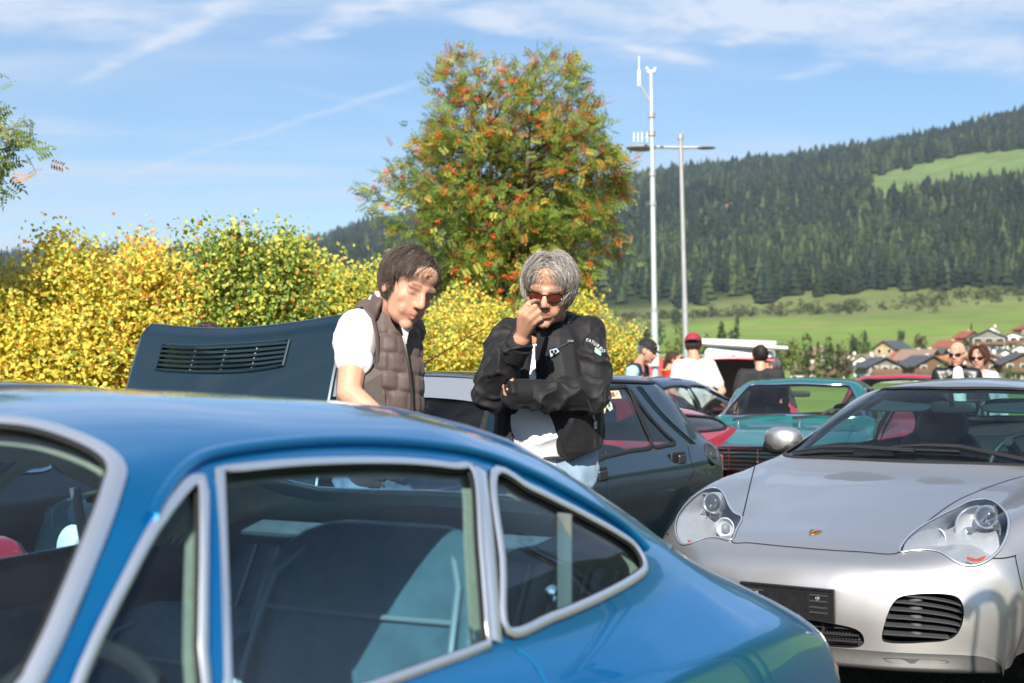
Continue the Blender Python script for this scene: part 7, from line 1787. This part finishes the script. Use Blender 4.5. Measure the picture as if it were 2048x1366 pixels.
# ------------------------------------------------------------------ the man in the brown quilted vest
def build_vest_man():
    root = empty('person', (0,0,0)); org = P(765, 752, 4.98); org.z = 0; root.location = org
    tag(root, 'man in a brown quilted vest and white polo shirt, looking down', 'person')
    G = lambda px, py, d: P(px, py, d)-org
    C = G(815, 578, 4.86); face = Vector((0.52, -0.76, -0.36)); R = basis(face, (0.22,0.1,1)); hs = 1.04
    nk = G(776, 628, 4.96); shR, shL = G(716, 660, 4.90), G(800, 680, 5.14); elR, wrR = G(698, 786, 4.78), G(766, 842, 4.70); elL, wrL = G(800, 800, 5.24), G(830, 850, 5.08)
    body = MB(); head_parts(body, C, R, hs, 0.98, 0.006); capsule(body, C+R @ Vector((0,-.03,-.05)), nk, .058, .066)
    chain(body, [nk, G(764, 740, 5.03), G(758, 900, 5.04)], [.062,.10,.10]); capsule(body, shR, shL, .045, .045)
    chain(body, [shR, shR.lerp(elR, .6), elR, wrR], [.050,.048,.043,.032]); chain(body, [shL, elL, wrL], [.055,.045,.032])
    for wr, el in ((wrR, elR), (wrL, elL)):
        dr = (wr-el).normalized(); sd = dr.cross(Vector((0,0,1))).normalized(); kn = [wr+dr*.09+sd*(.03-.02*i) for i in range(4)]
        hand(body, wr, kn, [[k+dr*.035, k+dr*.06-Vector((0,0,.02))] for k in kn], [wr+dr*.05-sd*.0+Vector((0,0,.035)), wr+dr*.085+Vector((0,0,.04))])
    for sg, hx in ((-1, 728), (1, 790)): chain(body, [G(hx, 940, 5.02), G(hx, 940, 5.0)+Vector((0,0,-.42)), G(hx, 940, 5.03)+Vector((0,0,-.80))], [.085,.055,.042])
    blob_obj('body', body, .0042, SKIN, root, 4, colf=face_cols(C, R, hs, (0.60,0.325,0.22), 0.12))
    # polo shirt
    M_polo = mat('white_pique', (0.80,0.80,0.82), 0.8, bump=0.02, bump_scale=400)
    pl = MB(); chain(pl, [shR, shR.lerp(elR, .25), shR.lerp(elR, .46)], [.078,.077,.071]); chain(pl, [shL, shL.lerp(elL, .5)], [.08,.075]); capsule(pl, shR, shL, .075, .075); chain(pl, [nk, G(766, 740, 5.0), G(758, 880, 5.02)], [.085,.135,.13])
    capsule(pl, G(800,650,4.93), G(800,690,4.94), .04, .05)
    blob_obj('polo_shirt', pl, .006, M_polo, root, 3, folds(.006, 26, (0.3,0,1), 0.6, 3.0))
    # polo collar tips at the throat
    mesh_obj('polo_collar', [tuple(G(*p)) for p in ((801,634,4.80),(816,640,4.81),(826,655,4.83),(818,662,4.82),(812,690,4.82),(804,660,4.80))], [(0,1,2,3,4,5)], M_polo, root)
    # quilted vest
    M_vest = mat('brown_vest_nylon', (0.105,0.076,0.070), 0.58, sheen=0.15, spec=0.3, noise_amt=0.08, noise_scale=20, bump=0.02, bump_scale=60)
    vs = MB(); chain(vs, [G(748, 655, 4.98), G(745, 740, 4.97), G(745, 830, 4.97), G(748, 915, 4.99)], [.10,.125,.13,.13]); chain(vs, [G(800, 680, 4.96), G(792, 750, 4.93), G(788, 840, 4.93), G(786, 915, 4.95)], [.075,.10,.105,.10])
    chain(vs, [G(768,645,4.93), G(774,700,4.92), G(776,770,4.92)], [.068,.092,.10]); capsule(vs, G(735,628,4.96), nk, .055, .08); capsule(vs, nk, G(812,660,5.05), .075, .07); chain(vs, [G(770,700,5.06), G(765,880,5.08)], [.12,.13])
    o3 = np.array(org); ctr = np.array(G(768, 760, 5.0))
    def puff(V, N):
        a = np.arctan2(V[:, 0]-ctr[0], -(V[:, 1]-ctr[1])); W = V+o3
        u = a*0.165; z = V[:, 2]+u*0.12; row = np.floor(z/.064); fz = z/.064-row; w = .060; off = (row % 2)*0.5; c = u/w+off; col = np.floor(c); fu = c-col
        rnd = np.sin(row*12.9898+col*78.233)*43758.5453; rnd = rnd-np.floor(rnd)
        e = np.minimum(1, 4.5*np.minimum(fz, 1-fz)).clip(0, 1)**0.6*np.minimum(1, 4*np.minimum(fu, 1-fu)).clip(0, 1)**0.6
        px, py = pix_np(W[:, 0], W[:, 1], W[:, 2]); front = ((N[:, 1] < 0.35) & (N[:, 0] > -0.55) & (py > 660)).astype(float); side = (px < 752) & (py > 700)
        mesh = np.where(side, 0.0, 1.0)
        return (.0075*e*(0.5+0.8*rnd)-.003)*front*mesh+.002*vnoise(V, 60, 2.0)
    armhole = [(676,640),(700,622),(728,612),(744,628),(752,665),(756,722),(754,728),(735,728),(715,724),(690,720),(668,715)]
    def vcut(V):
        W = V+o3; px, py = pix_np(W[:, 0], W[:, 1], W[:, 2])
        near = W[:, 1] < 4.97
        return (in_poly(px, py, armhole) & near) | (in_poly(px, py, [(799,636),(812,640),(817,660),(812,690),(806,676),(800,655)]) & near)
    o = blob_obj('vest', vs, .0048, M_vest, root, 3, puff, cut=vcut); md = o.modifiers.new('t', 'SOLIDIFY'); md.thickness = .008; md.offset = -1
    MB().tube([G(*p) for p in ((728,612,4.88),(744,630,4.84),(753,668,4.825),(757,722,4.83),(752,735,4.84))], .008, 8, flat=.6).build('armhole_binding', M_vest, root, smooth=True)
    # stand collar, open at the throat
    mb = MB(); n = 26; cc = G(786, 606, 4.93)
    for i in range(n):
        a = -2.6+4.5*i/(n-1); rt = basis(Vector((0.62,-0.74,0)))
        dirv = rt @ Vector((math.sin(a), -math.cos(a)*1.0, 0)); bk = -math.cos(a)
        b0 = cc+dirv*.088+Vector((-.008,.0,-.060)); t0 = cc+dirv*.080+Vector((.010,-.010,.020+.022*math.cos(a))); mb.v += [b0, (b0+t0)/2+dirv*.006, t0]
    mb.f = [f for i in range(n-1) for f in ((3*i, 3*i+3, 3*i+4, 3*i+1), (3*i+1, 3*i+4, 3*i+5, 3*i+2))]
    o = mb.build('vest_collar', M_vest, root, smooth=True); md = o.modifiers.new('t', 'SOLIDIFY'); md.thickness = .014
    mesh_obj('collar_flap', [tuple(G(*p)) for p in ((812,650,4.86),(822,640,4.88),(836,657,4.90),(828,662,4.87),(820,672,4.85),(815,690,4.84),(811,672,4.85))], [(0,1,2,3,4,5,6)], M_vest, root)
    MB().tube([G(*p) for p in ((806,672,4.83),(812,700,4.815),(819,740,4.82),(824,790,4.835),(826,850,4.84))], .005, 6).build('vest_zip', mat('zip_brown', (0.07,0.055,0.05), 0.4, 0.4), root, smooth=True)
    # ribbed side panel under the arm
    sp = [(754,728,4.842),(765,745,4.825),(770,780,4.82),(772,830,4.83),(742,830,4.80),(724,770,4.80),(726,735,4.83)]
    mesh_obj('side_panel', [tuple(G(*p)) for p in sp], [tuple(range(len(sp)))], mat('ribbed_knit', (0.10,0.082,0.075), 0.8, noise_amt=0.35, noise_scale=160), root)
    tr = MB()
    for sg, hx in ((-1, 727), (1, 786)): chain(tr, [G(hx, 945, 5.02), G(hx, 945, 5.0)+Vector((0,0,-.42)), G(hx, 945, 5.03)+Vector((0,0,-.82))], [.11,.08,.065])
    capsule(tr, G(727, 930, 5.02), G(786, 930, 5.0), .12, .12)
    o = blob_obj('jeans', tr, .010, DENIM, root, 3, folds(.007, 20, (0.4,0,1), 1.2, 8.0))
    for sg in (-1, 1): MB().ball((sg*.10+.03, -.03, .05), .1, 14, 8, (.5,1.35,.5)).build('shoe', SHOE, root, smooth=True)
    hair_obj('hair', C, R, hs, root, [(0.075,0.055,0.045),(0.12,0.09,0.072),(0.20,0.165,0.14),(0.30,0.26,0.235)], [.44,.36,.15,.05], 9500, .090, .55, 9, .013, .17, -.030, .08, -.012, .0, .00058, .62, 1.1, (0.035,0.026,0.022))
    return root
build_vest_man()
# ------------------------------------------------------------------ people further off
def hair_simple(pal, n=700, length=.06, seed=3, lift=.008, cap=(0.04,0.03,0.025), cover=-.03, fr_len=.5):
    return lambda root, C, R, s: hair_obj('hair', C, R, s, root, pal, [1]*len(pal), n, length, .5, seed, lift, .25, 0, .05, cover, 0, .0022, fr_len, 1.0, cap)
def cap_hat(col, brim_dir=1, brim_col=None):
    def f(root, C, R, s):
        T = lambda x, y, z: C+R @ Vector((x*s, y*s, z*s)); m = mat('cap_%d' % int(sum(col)*1000), col, 0.8)
        h = empty('cap', (0,0,0), 0, root); mb = MB(); mb.ball(T(0,-.016,.050), 1.0, 20, 12, (.091*s,.115*s,.093*s), R); Ri = R.inverted()
        keep = [((Ri @ (v-C)).z/s) > .040 for v in mb.v]; mb.f = [q for q in mb.f if all(keep[i] for i in q)]
        mb.build('crown', m, h, smooth=True)
        vs = []; n = 15
        for k in (0, 1):
            for i in range(n):
                a = -1.15+2.3*i/(n-1); r0 = .098 if k == 0 else .165; vs.append(T(math.sin(a)*.082*(1 if k == 0 else 1.02), brim_dir*(math.cos(a)*r0)-.012+ (.0), .050-(.022 if k else 0)))
        o = mesh_obj('brim', vs, [(i, i+1, n+i+1, n+i) for i in range(n-1)], mat('brim_%d' % int(sum(brim_col or col)*1000), brim_col or col, 0.8), h, smooth=True); md = o.modifiers.new('t', 'SOLIDIFY'); md.thickness = .004
        MB().tube([T(math.cos(a)*.083, math.sin(a)*.104-.016, .046) for a in np.linspace(0, 2*PI, 28, endpoint=False)], .004*s, 6, closed=True).build('band', m, h)
    return f
def cloth(name, col, **k): return mat(name, col, 0.8, noise_amt=k.get('na', .12), noise_scale=k.get('ns', 10), bump=.02, bump_scale=60)
def ground_at(px, d): q = P(px, 752, d); return (q.x, q.y, 0.004)
def build_crowd():
    both = lambda *fs: (lambda root, C, R, s: [f(root, C, R, s) for f in fs])
    # man with navy cap
    def navy_extra(root, C, R, s, L):
        mb = MB(); chain(mb, [L(.19,.16,1.38), L(.26,.14,1.16), L(.21,.36,1.05)], [.080*s,.070*s,.056*s]); blob_obj('patterned_sleeve', mb, .01, mat('patterned_sleeve', (0.30,0.50,0.58), 0.8, noise_amt=0.75, noise_scale=13), root, 3, folds(.005, 20, (0,0,1), 1, 3))
    standing('person', 'man in a navy vest and black cap looking down to the right', ground_at(1252, 15.5), rad(-118), 1.73, top=cloth('navy_vest', (0.018,0.028,0.06)), hair=both(hair_simple([(0.25,0.24,0.23)], 400, .05, 21, cover=-.05), cap_hat((0.012,0.012,0.015))), lean=.28, look=(0,1,-.35), extra=navy_extra, arms={-1: ((-.26,.05,1.13),(-.2,.28,1.02)), 1: ((.26,.05,1.13),(.2,.28,1.02))})
    # man in red shirt
    def coll(root, C, R, s, L): MB().tube([L(.068*math.sin(a), .01+.06*math.cos(a), 1.475) for a in np.linspace(0, 2*PI, 20, endpoint=False)], .012*s, 6, closed=True).build('collar', mat('yellow_trim', (0.55,0.35,0.03), 0.8), root)
    standing('person', 'young man in a bright red shirt left of the white T-shirt', ground_at(1330, 19.0), rad(-95), 1.66, top=cloth('red_shirt', (0.52,0.018,0.012)), hair=hair_simple([(0.10,0.05,0.03),(0.06,0.035,0.025)], 600, .04, 22, .006, (0.05,0.03,0.02)), lean=.1, look=(0,1,-.15), extra=coll)
    # man in white T-shirt, red cap worn backwards, hands clasped behind
    standing('person', 'man in a white T-shirt and red cap seen from behind', ground_at(1389, 15.0), rad(8), 1.78, top=cloth('white_tee', (0.70,0.71,0.72)), hair=both(hair_simple([(0.07,0.05,0.04)], 500, .05, 23, cover=-.06), cap_hat((0.33,0.02,0.05), -1, (0.06,0.05,0.05))), look=(.35,1,-.25), arms={-1: ((-.27,-.10,1.14),(-.03,-.17,.93)), 1: ((.27,-.10,1.14),(.04,-.19,.95))}, trousers=(0.02,0.026,0.05))
    standing('person', 'man in a black T-shirt with short dark hair seen from behind', ground_at(1521, 14.6), rad(-4), 1.655, top=cloth('black_tee', (0.016,0.016,0.018)), hair=hair_simple([(0.035,0.022,0.018),(0.02,0.015,0.012)], 900, .035, 24, .005, (0.025,0.018,0.015), -.05), look=(-.1,1,0), tw=1.12, trousers=(0.10,0.10,0.09))
    def shades_up(root, C, R, s, L): 
        R2 = R @ Matrix.Rotation(rad(38), 3, 'X'); glasses(root, C+R @ Vector((0,-.02,.055)), R2, s, mat('dark_shades', (0.01,0.01,0.012), .08), mat('frame_dark', (0.02,0.012,0.01), 0.25))
    standing('person', 'grey-haired man with sunglasses on his head and white shirt', ground_at(1562, 17.0), rad(75), 1.56, top=cloth('white_shirt', (0.72,0.71,0.69)), hair=hair_simple([(0.20,0.20,0.21),(0.10,0.10,0.11)], 800, .05, 25, .008, (0.10,0.10,0.11)), look=(.1,1,-.1), extra=shades_up, lean=.1, trousers=(0.04,0.05,0.07))
    # bald man in leather jacket
    def bald_extra(root, C, R, s, L):
        glasses(root, C, R, s, mat('dark_shades', (0.01,0.01,0.012), .08), mat('frame_dark'))
        mb = MB(); chain(mb, [L(.0,.085,1.44), L(0,.135,1.25), L(0,.13,.98)], [.05*s,.075*s,.075*s]); blob_obj('shirt', mb, .01, cloth('white_shirt', (0.72,0.71,0.69)), root, 3)
        MB().tube([L(.076*math.sin(a), .015+.065*math.cos(a), 1.49) for a in np.linspace(.5, 2*PI-.5, 20)], .022*s, 6, flat=.6).build('collar', cloth('leather_jacket', (0.012,0.012,0.013)), root)
    hb = lambda root, C, R, s: hair_obj('hair', C, R, s, root, [(0.30,0.29,0.28)], [1], 160, .02, .2, 31, .002, .2, 0, .2, -.06, 0, .0012, .2, 1.0, (0.46,0.27,0.20))
    standing('person', 'bald man in a black leather jacket over a white shirt, with sunglasses', ground_at(1914, 13.6), rad(168), 1.665, skin=(0.60,0.33,0.24), top=mat('leather_jacket', (0.012,0.012,0.013), .38, bump=.03, bump_scale=60), look=(.42,1,-.12), extra=bald_extra, sleeve='long', trousers=(0.05,0.06,0.09), tw=1.05)
    # woman with brown hair
    def woman_extra(root, C, R, s, L):
        glasses(root, C, R, s, mat('dark_shades', (0.01,0.01,0.012), .08), mat('frame_dark'), .028, .019)
        mb = MB(); chain(mb, [L(.0,.075,1.43), L(0,.125,1.25), L(0,.12,.98)], [.04*s,.06*s,.06*s]); blob_obj('blouse', mb, .01, cloth('white_shirt', (0.72,0.71,0.69)), root, 3)
    hw = lambda root, C, R, s: hair_obj('hair', C, R, s, root, [(0.10,0.045,0.025),(0.16,0.075,0.04),(0.06,0.03,0.02)], [.5,.3,.2], 1800, .17, .3, 33, .022, .24, .01, .05, -.05, 0, .0018, .55, 1.0, (0.06,0.03,0.02))
    standing('person', 'woman with brown hair and sunglasses in a pale grey jacket', ground_at(1957, 14.2), rad(165), 1.635, skin=(0.60,0.34,0.25), hair=hw, top=cloth('grey_jacket', (0.46,0.46,0.46)), look=(.30,1,-.08), extra=woman_extra, sleeve='long', trousers=(0.03,0.03,0.04), tw=.90)
    # someone bent over the engine, only the hair shows above the bonnet
    standing('person', 'dark-haired head just showing above the raised green bonnet', ground_at(420, 7.35), rad(160), 1.60, top=cloth('dark_sweater', (0.04,0.045,0.05)), hair=hair_simple([(0.045,0.03,0.025),(0.09,0.06,0.05)], 1400, .06, 41, .010, (0.03,0.022,0.02)), sleeve='long', look=(0,1,-.5))
build_crowd()
build_haze()
